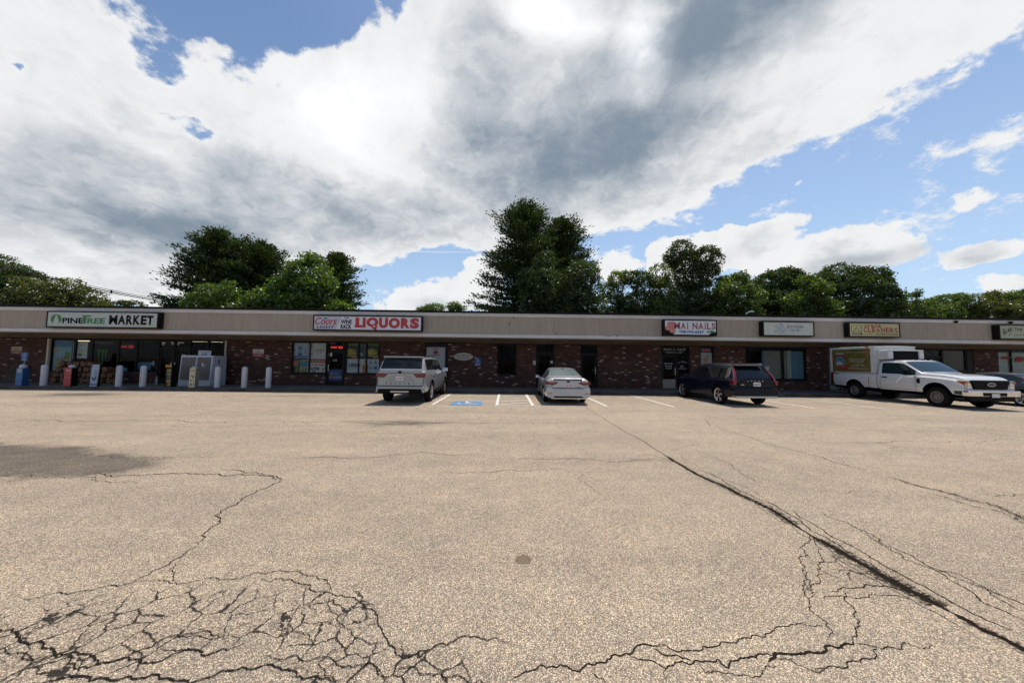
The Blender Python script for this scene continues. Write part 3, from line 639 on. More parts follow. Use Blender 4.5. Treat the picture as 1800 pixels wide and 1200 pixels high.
def storefront():
    # roof + fascia
    sp(MB().box(XL, XR, YF+0.25, 33.5, 4.10, 4.22), 'roof', M_EDGE)
    sp(MB().box(XL, XR, YF+0.06, YF+0.25, 2.92, 4.10), 'fascia_backing', M_VENT)
    sp(MB().box(XL, XR, YF, YF+0.06, 3.085, 4.05), 'fascia_siding', M_SIDE)
    def trim(z0, z1, y0, y1, name, step):
        b = MB(); x = XL
        while x < XR:
            x2 = min(XR, x+step); b.box(x, x2-0.004, y0+random.uniform(-0.003, 0.003), y1, z0, z1); x = x2
        return sp(b, name, M_TRIM, bevel=0.006)
    trim(4.05, 4.235, YF-0.05, YF+0.07, 'upper_trim', 3.66)
    trim(2.915, 3.085, YF-0.07, YF+0.07, 'lower_trim', 3.66)
    sp(MB().box(XL, XR, YF-0.10, YF+0.26, 4.237, 4.335), 'roof_edge', M_EDGE)
    sp(MB().box(XL, XR, YF-0.055, YF+0.03, 2.880, 2.913), 'gutter_edge', M_SOFF)
    # soffit slopes from the fascia down to the wall
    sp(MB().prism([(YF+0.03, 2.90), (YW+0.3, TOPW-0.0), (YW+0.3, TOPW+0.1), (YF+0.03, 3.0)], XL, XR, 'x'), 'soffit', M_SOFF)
    def sz(y): return 2.90+(TOPW-2.90)*(y-YF-0.03)/(YW+0.3-YF-0.03)
    x = -58.0; i = 0
    while x < XR-5:
        L = 2.44; y0, y1 = YF+0.50, YF+0.68
        sp(MB().prism([(y0, sz(y0)-0.012), (y1, sz(y1)-0.012), (y1, sz(y1)+0.01), (y0, sz(y0)+0.01)], x, x+L, 'x'), 'soffit_vent', M_VENT)
        x += 4.4; i += 1
    # exterior shell
    sp(MB().box(XL, XR, 33.3, 33.5, 0.0, 4.1), 'rear_wall', M_BRICK)
    sp(MB().box(XL, XL+0.2, YW+0.25, 33.3, 0.0, 4.1), 'end_wall', M_BRICK)
    sp(MB().box(XR-0.2, XR, YW+0.25, 33.3, 0.0, 4.1), 'end_wall', M_BRICK)
    # dark interiors
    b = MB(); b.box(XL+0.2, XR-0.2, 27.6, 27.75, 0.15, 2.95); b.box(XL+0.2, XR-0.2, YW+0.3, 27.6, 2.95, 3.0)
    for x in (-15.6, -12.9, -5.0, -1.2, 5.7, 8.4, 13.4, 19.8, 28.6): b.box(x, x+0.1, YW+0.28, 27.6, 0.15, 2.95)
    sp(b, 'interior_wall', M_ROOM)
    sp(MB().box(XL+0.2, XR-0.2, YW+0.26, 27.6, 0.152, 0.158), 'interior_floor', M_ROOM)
    # openings : px0, px1, zsill, kind
    M_KICK = mat('kick_plate', (0.22, 0.19, 0.15), 0.5)
    M_DOORG = mat('grey_door', (0.10, 0.13, 0.14), 0.5)
    ops = [(-230, -60, 0.85), (83, 398, 0.15), (512, 573, 0.82), (573.5, 606, 0.15), (606.5, 668, 0.82), (746, 787, 0.15), (874, 908, 0.87), (942, 974.5, 0.15), (1020, 1050.5, 0.15),
           (1162.5, 1213, 0.15), (1231, 1256, 0.90), (1310, 1418, 0.72), (1457, 1475, 0.15), (1560, 1712, 0.15), (1755, 1860, 0.78), (1862, 1900, 0.15)]
    xs = [(wx(a), wx(c), s) for a, c, s in ops]
    cur = XL
    for (a, c, s) in xs:
        if a-cur > 0.03: sp(MB().box(cur, a, YW, YW+0.25, 0.15, TOPW), 'brick_wall', M_BRICK)
        if s > 0.2: sp(MB().box(a, c, YW+0.01, YW+0.25, 0.15, s-0.05), 'brick_sill_wall', M_BRICK); sp(MB().box(a, c, YW-0.02, YW+0.2, s-0.05, s), 'window_sill', M_FRAME)
        cur = c
    sp(MB().box(cur, XR, YW, YW+0.25, 0.15, TOPW), 'brick_wall', M_BRICK)
    def window(a, c, z0, z1, mull=(), rails=(), name='window', fm=M_FRAME, w=0.05):
        f = MB(); y0, y1 = YW+0.04, YW+0.12
        f.box(a, a+w, y0, y1, z0, z1); f.box(c-w, c, y0, y1, z0, z1); f.box(a+w, c-w, y0, y1, z0, z0+w); f.box(a+w, c-w, y0, y1, z1-w, z1)
        for m_ in mull: f.box(m_-w/2, m_+w/2, y0, y1, z0+w, z1-w)
        o = sp(f, name+'_frame', fm)
        for r in rails:
            pass
        g = MB(); g.box(a+w*0.5, c-w*0.5, YW+0.075, YW+0.081, z0+w*0.5, z1-w*0.5)
        gl = g.build('glass_pane', M_GLASS); gl.parent = o
        return o
    def door(a, c, z1=2.15, kick=None, top=TOPW-0.03, handle='r', y=YW+0.10, m=M_FRAME, name='door'):
        w = 0.09
        f = MB(); f.box(a, a+0.05, y-0.06, y+0.06, 0.15, top); f.box(c-0.05, c, y-0.06, y+0.06, 0.15, top); f.box(a+0.05, c-0.05, y-0.06, y+0.06, z1, z1+0.07); f.box(a+0.05, c-0.05, y-0.06, y+0.06, top-0.05, top)
        fr = sp(f, 'door_frame', m)
        g = MB().box(a+0.05, c-0.05, y, y+0.006, z1+0.07, top-0.05).build('transom_pane', M_GLASS); g.parent = fr
        d = MB(); A, C_ = a+0.06, c-0.06
        d.box(A, A+w, y-0.02, y+0.02, 0.17, z1-0.01); d.box(C_-w, C_, y-0.02, y+0.02, 0.17, z1-0.01); d.box(A+w, C_-w, y-0.02, y+0.02, 0.17, 0.42); d.box(A+w, C_-w, y-0.02, y+0.02, z1-0.11, z1-0.01)
        dd = sp(d, name, m)
        g = MB().box(A+w, C_-w, y-0.003, y+0.003, 0.42, z1-0.11).build('glass_pane', M_GLASS); g.parent = dd
        hx = C_-w*0.5 if handle == 'r' else A+w*0.5
        h = MB(); h.tube((hx, y-0.07, 0.95), (hx, y-0.07, 1.35), 0.013); h.tube((hx, y-0.07, 0.98), (hx, y-0.02, 0.98), 0.01); h.tube((hx, y-0.07, 1.32), (hx, y-0.02, 1.32), 0.01)
        hh = h.build('handle', M_ALLOY); hh.parent = dd
        if kick:
            k = MB().box(A+0.01, C_-0.01, y-0.03, y-0.021, 0.18, kick).build('kick_panel', M_KICK); k.parent = dd
        return dd
    def WX(*p): return [wx(q) for q in p]
    T = TOPW-0.03
    # market front
    a, c = WX(85, 397)
    for q in (83.0, 395.2):
        x = wx(q); sp(MB().box(x, x+0.085, YW-0.06, YW+0.14, 0.15, TOPW-0.004), 'corner_post', M_CREAM)
    d0, d1 = WX(276, 331)
    window(*WX(86.2, 128), 0.78, T); window(*WX(128.3, 158), 0.78, T); window(*WX(158.3, 205), 0.78, T); window(*WX(205.3, 275.5), 0.78, T, mull=WX(238))
    sp(MB().box(wx(86.2), d0, YW+0.02, YW+0.22, 0.15, 0.775), 'brick_sill_wall', M_BRICK)
    door(d0, (d0+d1)/2, handle='r'); door((d0+d1)/2+0.003, d1, handle='l')
    window(*WX(331.5, 363), 0.78, T); window(*WX(363.3, 394.8), 0.78, T)
    sp(MB().box(d1, wx(394.8), YW+0.02, YW+0.22, 0.15, 0.775), 'brick_sill_wall', M_BRICK)
    # liquor front
    window(*WX(512.3, 573), 0.83, T, mull=WX(543)); window(*WX(607, 667.5), 0.83, T, mull=WX(629.5, 643.5))
    door(*WX(574, 605.7), handle='l')
    # panelled doorway
    x0, x1 = WX(746, 787)
    sp(MB().box(x0, x1, YW-0.05, YW+0.06, 2.42, TOPW-0.004), 'door_header', M_FRAME)
    sp(MB().box(x0, x0+0.1, YW-0.05, YW+0.06, 0.15, 2.42), 'door_jamb', M_FRAME); sp(MB().box(x1-0.14, x1, YW-0.05, YW+0.06, 0.15, 2.42), 'door_jamb', M_FRAME)
    sp(MB().box(x0+0.1, x1-0.14, YW+0.02, YW+0.06, 0.15, 2.42), 'door_panel', mat('white_panel', (0.36, 0.37, 0.37), 0.6, var=0.06))
    window(*WX(875, 907.5), 0.88, T)
    door(*WX(942.5, 974)); door(*WX(1020.5, 1050), z1=2.12)
    door(*WX(1163, 1190), kick=0.70, z1=2.12); window(*WX(1190.3, 1212.5), 0.16, T); window(*WX(1231.3, 1255.5), 0.91, T)
    window(*WX(1310.5, 1417.5), 0.73, T, mull=WX(1340, 1378))
    d = door(*WX(1457.3, 1474.7), m=M_DOORG)
    window(*WX(1560.5, 1610), 0.8, T); sp(MB().box(*WX(1560.5, 1610), YW+0.02, YW+0.22, 0.15, 0.79), 'brick_sill_wall', M_BRICK)
    door(*WX(1611, 1658)); window(*WX(1658.5, 1700), 0.8, T); sp(MB().box(*WX(1658.5, 1711.8), YW+0.02, YW+0.22, 0.15, 0.79), 'brick_sill_wall', M_BRICK)
    sp(MB().box(*WX(1700.5, 1711.8), YW+0.02, YW+0.15, 0.79, T), 'door_jamb', M_FRAME)
    window(*WX(1755.3, 1859), 0.79, T, mull=WX(1780, 1820)); door(*WX(1863, 1899)); window(*WX(-229, -61), 0.86, T, mull=WX(-150))
    # brownish blind behind a window
    x0, x1 = WX(1659, 1699); sp(MB().box(x0, x1, YW+0.15, YW+0.16, 1.25, T-0.05), 'window_blind', mat('brown_blind', (0.075, 0.055, 0.038), 0.9))
    # curtains
    def curtain(a, c, z0, z1, m, name='curtain'):
        b = MB(); n = max(6, int((c-a)/0.035)); pts = []
        for i in range(n+1):
            x = a+(c-a)*i/n; pts.append((x, YW+0.2+0.025*sin(i*1.9+a*7)+0.01*sin(i*0.7)))
        v = [(x, y, z0) for x, y in pts]+[(x, y, z1) for x, y in pts]
        b.add(v, [(i, i+1, n+2+i, n+1+i) for i in range(n)])
        return sp(b, name, m, smooth=60)
    mt = mat('teal_curtain', (0.10, 0.20, 0.25), 0.9); mg = mat('beige_curtain', (0.22, 0.21, 0.17), 0.9); mw = mat('white_curtain', (0.34, 0.36, 0.33), 0.9)
    xs = [1341, 1350, 1362, 1372]
    for a, c, m in ((1341, 1350, mt), (1350.2, 1377, mg), (1379, 1387, mg), (1387.2, 1396, mw), (1396.2, 1416.5, mt)): curtain(wx(a), wx(c), 0.8, 2.45, m)
    for a, c in ((1756, 1770), (1771, 1779), (1782, 1819)): curtain(wx(a), wx(c), 0.85, 2.5, mw)
    # ceiling lights in the market
    ml = mat('lamp_tube', (0.9, 0.85, 0.7), 0.5, emit=(1.0, 0.80, 0.52), es=1.3)
    for (p0, p1, y, z) in ((338, 358, 22.0, 2.66), (361, 367, 22.0, 2.66), (371, 384, 22.0, 2.66), (386, 391, 22, 2.66), (131, 156, 22, 2.60)):
        x0 = wal(p0, 600, y)[0]; x1 = wal(p1, 600, y)[0]
        sp(MB().box(x0, x1, y, y+0.05, z, z+0.05), 'ceiling_tube', ml)
    m2 = mat('lamp_tube_far', (0.5, 0.4, 0.35), 0.5, emit=(1.0, 0.75, 0.6), es=0.16)
    for (p0, p1, q, y) in ((279, 290, 602, 25), (279, 288, 605, 25.5), (300, 322, 602, 25), (302, 314, 605, 25.5)):
        x0, z = wal(p0, q, y); x1 = wal(p1, q, y)[0]; sp(MB().box(x0, x1, y, y+0.05, z-0.03, z+0.03), 'ceiling_tube', m2)
    for (p0, p1) in ((576, 590), (598, 604)):
        x0, z = wal(p0, 602.5, 22); x1 = wal(p1, 602.5, 22)[0]; sp(MB().box(x0, x1, 22, 22.05, z-0.03, z+0.02), 'ceiling_tube', m2)
    # dome cameras under the roof edge, recessed spots in the soffit
    for p, q in ((1680, 563.5), (1776, 565), (1436, 557)):
        x, z = wal(p, q, YF-0.1)
        if p == 1436: continue
        sp(MB().lathe([(0.0, -0.07), (0.05, -0.05), (0.075, 0.0), (0.08, 0.06), (0.0, 0.06)], 14, (x, YF-0.12, 4.10)), 'dome_camera', M_BLACK, smooth=40)
    for p in (1153, 1173, 463, 499, 1675):
        x = wal(p, 603, 19.0)[0]; r = 0.16 if p == 1173 else 0.05; zz = sz(19.1)
        sp(MB().lathe([(0, -0.02), (r*0.8, -0.02), (r, 0.0), (r, 0.03)], 14, (x, 19.1, zz)), 'soffit_lamp', mat('lamp_rim', (0.05, 0.025, 0.015), 0.6))
    # patched dark spots where an old sign hung
    b = MB()
    for p, q in ((903, 558), (895, 569), (978, 586)):
        x, z = wal(p, q, YF-0.01); b.box(x-0.03, x+0.03, YF-0.012, YF-0.001, z-0.035, z+0.035)
    for p in (1064, 1067, 1071, 1085):
        x, z = wal(p, 590, YF-0.08); b.box(x-0.04, x+0.05, YF-0.085, YF-0.071, 3.05+random.uniform(-.02, .02), 3.08)
    sp(b, 'bolt_hole', M_EDGE)
storefront()

# ------------------------------------------------------------------ shop signs on the fascia
YS = 18.2
def sign(name, label, px0, py0, px1, py1, face, fm=M_FRAME, cat='shop sign', px_r=None):
    x0, z1 = wal(px0, py0, YS); x1, z0 = wal(px1, py1, YS)
    z1b = wal(px1, py0+(px1-px0)*0.0132, YS)[1]; z0b = wal(px0, py1-(px1-px0)*0.0132, YS)[1]
    z1 = (z1+z1b)/2; z0 = (z0+z0b)/2
    o = empty(name, ((x0+x1)/2, YS, z0), 0, label, cat, 'lit box signs along the fascia')
    w = (x1-x0)/2; h = z1-z0; t = 0.055
    b = MB(); b.box(-w, w, 0.02, YF-YS-0.001, 0, h)
    b.box(-w, -w+t, -0.012, 0.02, 0, h); b.box(w-t, w, -0.012, 0.02, 0, h); b.box(-w+t, w-t, -0.012, 0.02, 0, t); b.box(-w+t, w-t, -0.012, 0.02, h-t, h)
    b.build('cabinet', fm, o)
    MB().box(-w+t, w-t, 0.004, 0.0195, t, h-t).build('face', face, o)
    W = 2*(w-t); Hh = h-2*t
    def fx(u): return -w+t+W*u
    def fz(v): return t+Hh*v
    def L(s, u0, u1, v0, v1, m, **k): return letter(o, s, fx(u0), fx(u1), fz(v0), fz(v1), k.pop('y', 0.001), m, **k)
    def Pf(nm, pts, m, y=0.0015, th=0.0025): return polyface(o, nm, [(fx(u), fz(v)) for u, v in pts], y, m, th)
    return o, L, Pf, W/Hh
M_F1 = mat('sign_face_grey', (0.40, 0.42, 0.375), 0.4, var=0.06)
M_F2 = mat('sign_face_white', (0.58, 0.58, 0.60), 0.4, var=0.05)
M_F3 = mat('sign_face_pale', (0.46, 0.47, 0.40), 0.4, var=0.06)
M_F4 = mat('sign_face_yellow', (0.42, 0.36, 0.165), 0.4, var=0.08)
M_F5 = mat('sign_face_olive', (0.30, 0.31, 0.20), 0.4, var=0.08)
M_GREEN = mat('green_ink', (0.012, 0.15, 0.030), 0.5)
M_TEAL = mat('teal_ink', (0.04, 0.20, 0.30), 0.5)
def signs():
    o, L, P, A = sign('shop_sign', 'grey box sign reading PINETREE MARKET in black and green', 83, 546.3, 277, 577.5, M_F1)
    for sgn in (-1, 1):
        n = 12; out = [(0.078+sgn*0.050*sin(a), 0.50+0.34*cos(a)) for a in np.linspace(0.0, 2.55, n)]
        inn = [(0.078+sgn*q, v) for q, v in ((0.026, 0.20), (0.019, 0.20), (0.030, 0.30), (0.016, 0.42), (0.024, 0.45), (0.010, 0.60), (0.016, 0.62), (0.0015, 0.80))]
        P('emblem', out+inn if sgn > 0 else (out+inn)[::-1], M_GREEN)
    L('PINE', 0.135, 0.325, 0.22, 0.61, M_INK, bold=0.035)
    P('lettering', [(0.325, 0.22), (0.352, 0.22), (0.352, 0.71), (0.395, 0.71), (0.395, 0.80), (0.312, 0.80), (0.312, 0.71), (0.325, 0.71)], M_GREEN)
    L('REE', 0.362, 0.525, 0.22, 0.61, M_GREEN, bold=0.035)
    [L(ch, u, v, 0.18, 0.84, M_INK, bold=bd) for ch, u, v, bd in (('M', 0.560, 0.636, 0.03), ('A', 0.640, 0.710, 0.04), ('R', 0.716, 0.776, 0.045), ('K', 0.780, 0.846, 0.045), ('E', 0.850, 0.903, 0.05), ('T', 0.905, 0.966, 0.05))]

    o, L, P, A = sign('shop_sign', 'long white box sign with big red LIQUORS lettering and a beer logo', 551, 553.3, 741.5, 582.6, M_F2)
    P('panel', [(0.0, 0.0), (0.205, 0.0), (0.255, 1.0), (0.0, 1.0)], mat('silver_panel', (0.42, 0.43, 0.46), 0.4, var=0.06), y=0.0025, th=0.0012)
    P('emblem', [(0.082, 0.76), (0.135, 0.76), (0.120, 0.83), (0.106, 0.96), (0.094, 0.88)], M_TEAL)
    L('Coors', 0.008, 0.212, 0.36, 0.90, M_RED, bold=0.02, shear=0.35)
    L('LIGHT', 0.028, 0.188, 0.05, 0.29, mat('slate_ink', (0.03, 0.06, 0.10), 0.5), bold=0.02)
    L('THE', 0.272, 0.322, 0.82, 0.94, M_INK, bold=0.02)
    L('WINE', 0.248, 0.350, 0.42, 0.75, M_INK, bold=0.04); L('RACK', 0.248, 0.350, 0.05, 0.38, M_INK, bold=0.04)
    P('lettering', [(0.378, 0.16), (0.482, 0.16), (0.482, 0.92), (0.452, 0.92), (0.452, 0.36), (0.420, 0.36), (0.420, 0.92), (0.385, 0.92), (0.385, 0.36), (0.378, 0.36)], M_RED)
    L('Q', 0.487, 0.600, 0.10, 0.94, M_RED, bold=0.07); P('lettering', [(0.535, 0.14), (0.575, 0.20), (0.590, 0.02), (0.570, -0.02), (0.555, 0.05)], M_RED)
    L('U', 0.605, 0.690, 0.14, 0.93, M_RED, bold=0.07); L('O', 0.695, 0.803, 0.13, 0.94, M_RED, bold=0.07)
    L('R', 0.810, 0.895, 0.15, 0.93, M_RED, bold=0.07); L('S', 0.895, 0.982, 0.13, 0.94, M_RED, bold=0.07)

    o, L, P, A = sign('shop_sign', 'white box sign reading MAI NAILS above a blue telephone number', 1167, 561.3, 1260.5, 590.5, M_F2)
    mp = mat('pink_petal', (0.50, 0.17, 0.15), 0.5, var=0.3, vscale=12)
    P('panel', [(0.0, 0.0), (0.165, 0.0), (0.20, 0.2), (0.10, 0.35), (0.0, 0.45)], M_INK, y=0.0028, th=0.001)
    for cx, cz, rx, rz, r in ((0.08, 0.72, 0.035, 0.22, 0.3), (0.14, 0.72, 0.04, 0.24, -0.2), (0.06, 0.45, 0.06, 0.17, 0), (0.13, 0.42, 0.065, 0.18, 0), (0.15, 0.22, 0.06, 0.12, 0), (0.17, 0.6, 0.03, 0.15, 0)):
        P('emblem', ell(cx, cz, rx, rz, 14), mp, y=0.0008+cx*0.008, th=0.0008)
    def serif(L, P, s, u0, u1, v0, v1, m, wid=None):
        """roman capitals: strokes from the outline font plus slab serifs at stem ends"""
        W = {'M': 1.25, 'A': 1.05, 'I': 0.5, 'N': 1.1, 'L': 0.85, 'S': 0.8, ' ': 0.55, 'G': 1, 'r': 0.7, 'C': 1, 'E': 0.9, 'R': 1}
        tot = sum(W.get(c, 0.9) for c in s); u = u0
        for c in s:
            w = W.get(c, 0.9)/tot*(u1-u0)
            if c != ' ':
                a, b = u+w*0.08, u+w*0.92
                if c == 'I': a, b = u+w*0.33, u+w*0.67
                L(c, a, b, v0, v1, m, bold=0.03)
                t = (v1-v0)*0.08; e = w*0.10
                def sl(x, v): P('lettering', [(x-e, v), (x+e, v), (x+e, v+t), (x-e, v+t)], m)
                if c in 'MAN': sl(a+w*0.05, v0); 
                if c in 'MA': sl(b-w*0.05, v0)
                if c in 'MN': sl(a+w*0.02, v1-t); sl(b-w*0.05, v1-t)
                if c == 'I': e = w*0.36; sl((a+b)/2, v0); sl((a+b)/2, v1-t)
                if c == 'L': sl(a+w*0.05, v1-t)
                if c == 'R': sl(a+w*0.05, v0)
            u += w
    serif(L, P, 'MAI NAILS', 0.17, 0.995, 0.40, 0.86, M_DRED)
    L('978-973-6337', 0.275, 0.765, 0.10, 0.29, mat('blue_ink', (0.02, 0.07, 0.30), 0.5), bold=0.06)
    P('panel', [(0.85, 0.0), (1.0, 0.0), (1.0, 0.22), (0.90, 0.14)], M_INK, y=0.0028, th=0.001)
    for a in np.linspace(0.2, 2.95, 8):
        P('emblem', [(0.9, 0.16), (0.9+0.05*cos(a)-0.01*sin(a), 0.18+0.12*sin(a)+0.03), (0.9+0.10*cos(a), 0.14+0.22*sin(a)), (0.9+0.05*cos(a)+0.01*sin(a), 0.16+0.12*sin(a)-0.03)], M_GREEN, y=0.0005+0.0001*a)

    o, L, P, A = sign('shop_sign', 'pale box sign with a blue line drawing and script reading Bark & Bubble Day Spa', 1340.5, 564.3, 1432, 591.5, M_F3)
    ms = mat('pale_blue_ink', (0.16, 0.22, 0.36), 0.5)
    def ring(cx, cz, r, w=0.012, a0=0, a1=2*pi, asp=A, m=ms):
        o_ = [(cx+r*cos(a), cz+r*asp*sin(a)) for a in np.linspace(a0, a1, 18)]; i_ = [(cx+(r-w)*cos(a), cz+(r-w)*asp*sin(a)) for a in np.linspace(a1, a0, 18)]
        P('emblem', o_+i_, m, y=0.0012+random.random()*0.001, th=0.0008)
    for q in ((0.34, 0.70, 0.045), (0.30, 0.52, 0.03), (0.38, 0.48, 0.04), (0.25, 0.68, 0.022), (0.34, 0.30, 0.045), (0.27, 0.28, 0.03), (0.42, 0.32, 0.028), (0.36, 0.80, 0.03), (0.22, 0.25, 0.018)): ring(*q, w=0.009)
    L('Bark & Bubble', 0.46, 0.80, 0.58, 0.80, M_NAVY, shear=0.4, bold=0.0); L('Day Spa', 0.53, 0.74, 0.28, 0.52, M_NAVY, shear=0.4, bold=0.0)

    o, L, P, A = sign('shop_sign', 'yellowed box sign reading Grace CLEANERS in dark red serif letters', 1491.5, 566.3, 1583, 593.2, M_F4)
    mo = mat('olive_ink', (0.06, 0.06, 0.02), 0.5)
    P('panel', [(0.035, 0.30), (0.245, 0.30), (0.245, 0.86), (0.235, 0.86), (0.235, 0.33), (0.045, 0.33), (0.045, 0.86), (0.035, 0.86)], mo); P('panel', [(0.035, 0.83), (0.245, 0.83), (0.245, 0.86), (0.035, 0.86)], mo, y=0.0008)
    for q in ([(0.06, 0.36), (0.08, 0.36), (0.16, 0.72), (0.145, 0.74)], [(0.14, 0.5), (0.23, 0.70), (0.23, 0.67), (0.15, 0.45)], [(0.17, 0.38), (0.23, 0.38), (0.23, 0.42), (0.17, 0.42)]): P('emblem', q, mo)
    P('panel', [(0.045, 0.10), (0.255, 0.10), (0.255, 0.24), (0.045, 0.24)], M_INK); P('panel', [(0.06, 0.15), (0.20, 0.15), (0.24, 0.19), (0.06, 0.20)], mat('pale_ink', (0.4, 0.4, 0.3), 0.5), y=0.0006)
    serif(L, P, 'Grace', 0.285, 0.64, 0.70, 0.92, M_DRED); serif(L, P, 'CLEANERS', 0.27, 0.975, 0.30, 0.68, M_DRED)
    L('EXPERT', 0.29, 0.48, 0.10, 0.20, mo, bold=0.0); L('ALTERATIONS', 0.52, 0.97, 0.08, 0.24, mo, bold=0.03)

    o, L, P, A = sign('shop_sign', 'olive box sign with a black floral drawing cut off at the photo edge', 1755.5, 570.3, 1850, 597.4, M_F5)
    random.seed(3)
    for cx, cz, r in ((0.09, 0.62, 0.035), (0.07, 0.50, 0.025), (0.19, 0.68, 0.035), (0.23, 0.72, 0.03), (0.12, 0.42, 0.03), (0.17, 0.60, 0.02)): ring(cx, cz, r, w=0.010, a0=random.random()*3, a1=4+random.random()*2, m=M_INK)
    for a_, b_ in (((0.05, 0.2), (0.10, 0.6)), ((0.10, 0.45), (0.20, 0.7)), ((0.13, 0.40), (0.06, 0.75)), ((0.16, 0.2), (0.21, 0.5))):
        P('emblem', [a_, (a_[0]+0.012, a_[1]), (b_[0]+0.008, b_[1]), b_], M_INK)
    serif(L, P, 'The', 0.28, 0.44, 0.58, 0.86, mo); serif(L, P, 'P', 0.50, 0.56, 0.58, 0.86, mo); L('www.thep', 0.26, 0.56, 0.20, 0.36, mo, bold=0.01)
signs()

# wall plates and notices
def plate(name, label, px0, py0, px1, py1, Y, m, cat='notice', group=None, thick=0.012, round_=False):
    x0, z1 = wal(px0, py0, Y); x1, z0 = wal(px1, py1, Y)
    o = empty(name, ((x0+x1)/2, Y, z0), 0, label, cat, group); w = (x1-x0)/2; h = z1-z0
    if round_: MB().prism(ell(0, h/2, w, h/2, 28), 0, thick, 'y').build('board', m, o)
    else: MB().box(-w, w, 0, thick, 0, h).build('board', m, o)
    k = [0]
    def R(u0, u1, v0, v1, mm, nm='print'):
        k[0] += 1; return MB().box(-w+2*w*u0, -w+2*w*u1, -0.0015-0.0004*k[0], -0.0001, h*v0, h*v1).build(nm, mm, o)
    def L(s, u0, u1, v0, v1, mm, **q): 
        k[0] += 1; return letter(o, s, -w+2*w*u0, -w+2*w*u1, h*v0, h*v1, -0.003-0.0004*k[0], mm, **q)
    def Pg(pts, mm, nm='print'):
        k[0] += 1; return polyface(o, nm, [(-w+2*w*u, h*v) for u, v in pts], -0.0025-0.0004*k[0], mm, 0.002)
    return o, R, L, Pg
def wheelchair(R, L, P, m, s=1.0, cx=0.5, cz=0.5, asp=1.0):
    P([(cx+s*x*asp, cz+s*y) for x, y in ell(-0.03, 0.36, 0.06, 0.06, 10)], m)
    P([(cx+s*x*asp, cz+s*y) for x, y in ((-0.07, 0.28), (0.0, 0.28), (0.01, 0.05), (0.17, 0.05), (0.26, -0.22), (0.20, -0.24), (0.12, -0.02), (-0.06, -0.02))], m)
    o_ = [(cx+s*asp*(-0.02+0.20*cos(a)), cz+s*(-0.12+0.20*sin(a))) for a in np.linspace(2.1, 6.0, 14)]; i_ = [(cx+s*asp*(-0.02+0.15*cos(a)), cz+s*(-0.12+0.15*sin(a))) for a in np.linspace(6.0, 2.1, 14)]
    P(o_+i_, m)
M_SBLUE = mat('sign_blue', (0.015, 0.075, 0.26), 0.45)
M_POST = mat('poster_white', (0.40, 0.40, 0.385), 0.7, var=0.05)
M_POSTB = mat('poster_grey_blue', (0.29, 0.33, 0.40), 0.7, var=0.05)
def notices():
    g = 'small warning notices screwed to the brick'
    for nm, lab, a in (('faded', 'faded cream and red warning notice on brick beside the blue parking sign', (20, 609, 38, 622)), ('clear', 'white and red warning notice on brick between market and liquor shop', (444.5, 613.5, 463, 627.3))):
        o, R, L, P = plate('wall_notice', lab, *a, YW-0.013, mat('notice_cream', (0.30, 0.25, 0.16), 0.6) if nm == 'faded' else M_POST, 'notice', g)
        R(0, 1, 0, 0.45, mat('notice_red', (0.16, 0.03, 0.025), 0.6) if nm == 'faded' else mat('notice_red2', (0.24, 0.02, 0.025), 0.6))
        L('NO', 0.42, 0.58, 0.78, 0.92, M_DRED); L('LOITERING', 0.15, 0.85, 0.52, 0.70, M_DRED); L('POLICE TAKE NOTICE', 0.12, 0.88, 0.26, 0.36, M_POST); L('NO PARKING', 0.2, 0.8, 0.08, 0.18, M_POST)
    # accessible parking signs
    o, R, L, P = plate('parking_sign', 'blue accessible parking sign on a post behind the blue wrapped bollard', 38.3, 619, 47.6, 634, 18.0, M_SBLUE, 'parking sign', 'blue accessible parking signs')
    wheelchair(R, L, P, M_POST, 0.62, 0.5, 0.66, 1.5); L('VAN', 0.3, 0.7, 0.18, 0.30, M_POST); L('ACCESSIBLE', 0.12, 0.88, 0.05, 0.14, M_POST)
    MB().box(-0.03, 0.03, 0.014, 0.05, -o.location.z+0.15, 0.45).build('pole', mat('galvanised', (0.10, 0.13, 0.15), 0.5, metal=0.3), o)
    o, R, L, P = plate('parking_sign', 'blue accessible parking sign fixed to brick right of the oval plaque', 834.7, 629, 844.6, 643.2, YW-0.014, M_SBLUE, 'parking sign', 'blue accessible parking signs')
    wheelchair(R, L, P, M_POST, 0.62, 0.5, 0.66, 1.5); R(0, 1, 0, 0.34, mat('sign_blue_pale', (0.05, 0.10, 0.22), 0.5)); L('ACCESSIBLE', 0.12, 0.88, 0.12, 0.24, M_POST)
    o, R, L, P = plate('wall_plaque', 'white oval plaque lettered THE WINE RACK on the brick wall', 797.5, 619.7, 831.5, 633.2, YW-0.022, mat('plaque', (0.33, 0.32, 0.25), 0.5, var=0.08), 'plaque', thick=0.02, round_=True)
    L('THE WINE RACK', 0.07, 0.93, 0.50, 0.74, mat('olive_ink', (0.06, 0.06, 0.02), 0.5), bold=0.02); L('FINE WINES', 0.2, 0.8, 0.24, 0.36, M_INK)
    # intercom or mail slot by the dark door
    o, R, L, P = plate('wall_notice', 'small grey paper notice taped to brick left of the silver sedan', 937, 634.8, 941.4, 641, YW-0.006, M_POST, 'notice', thick=0.005)
notices()

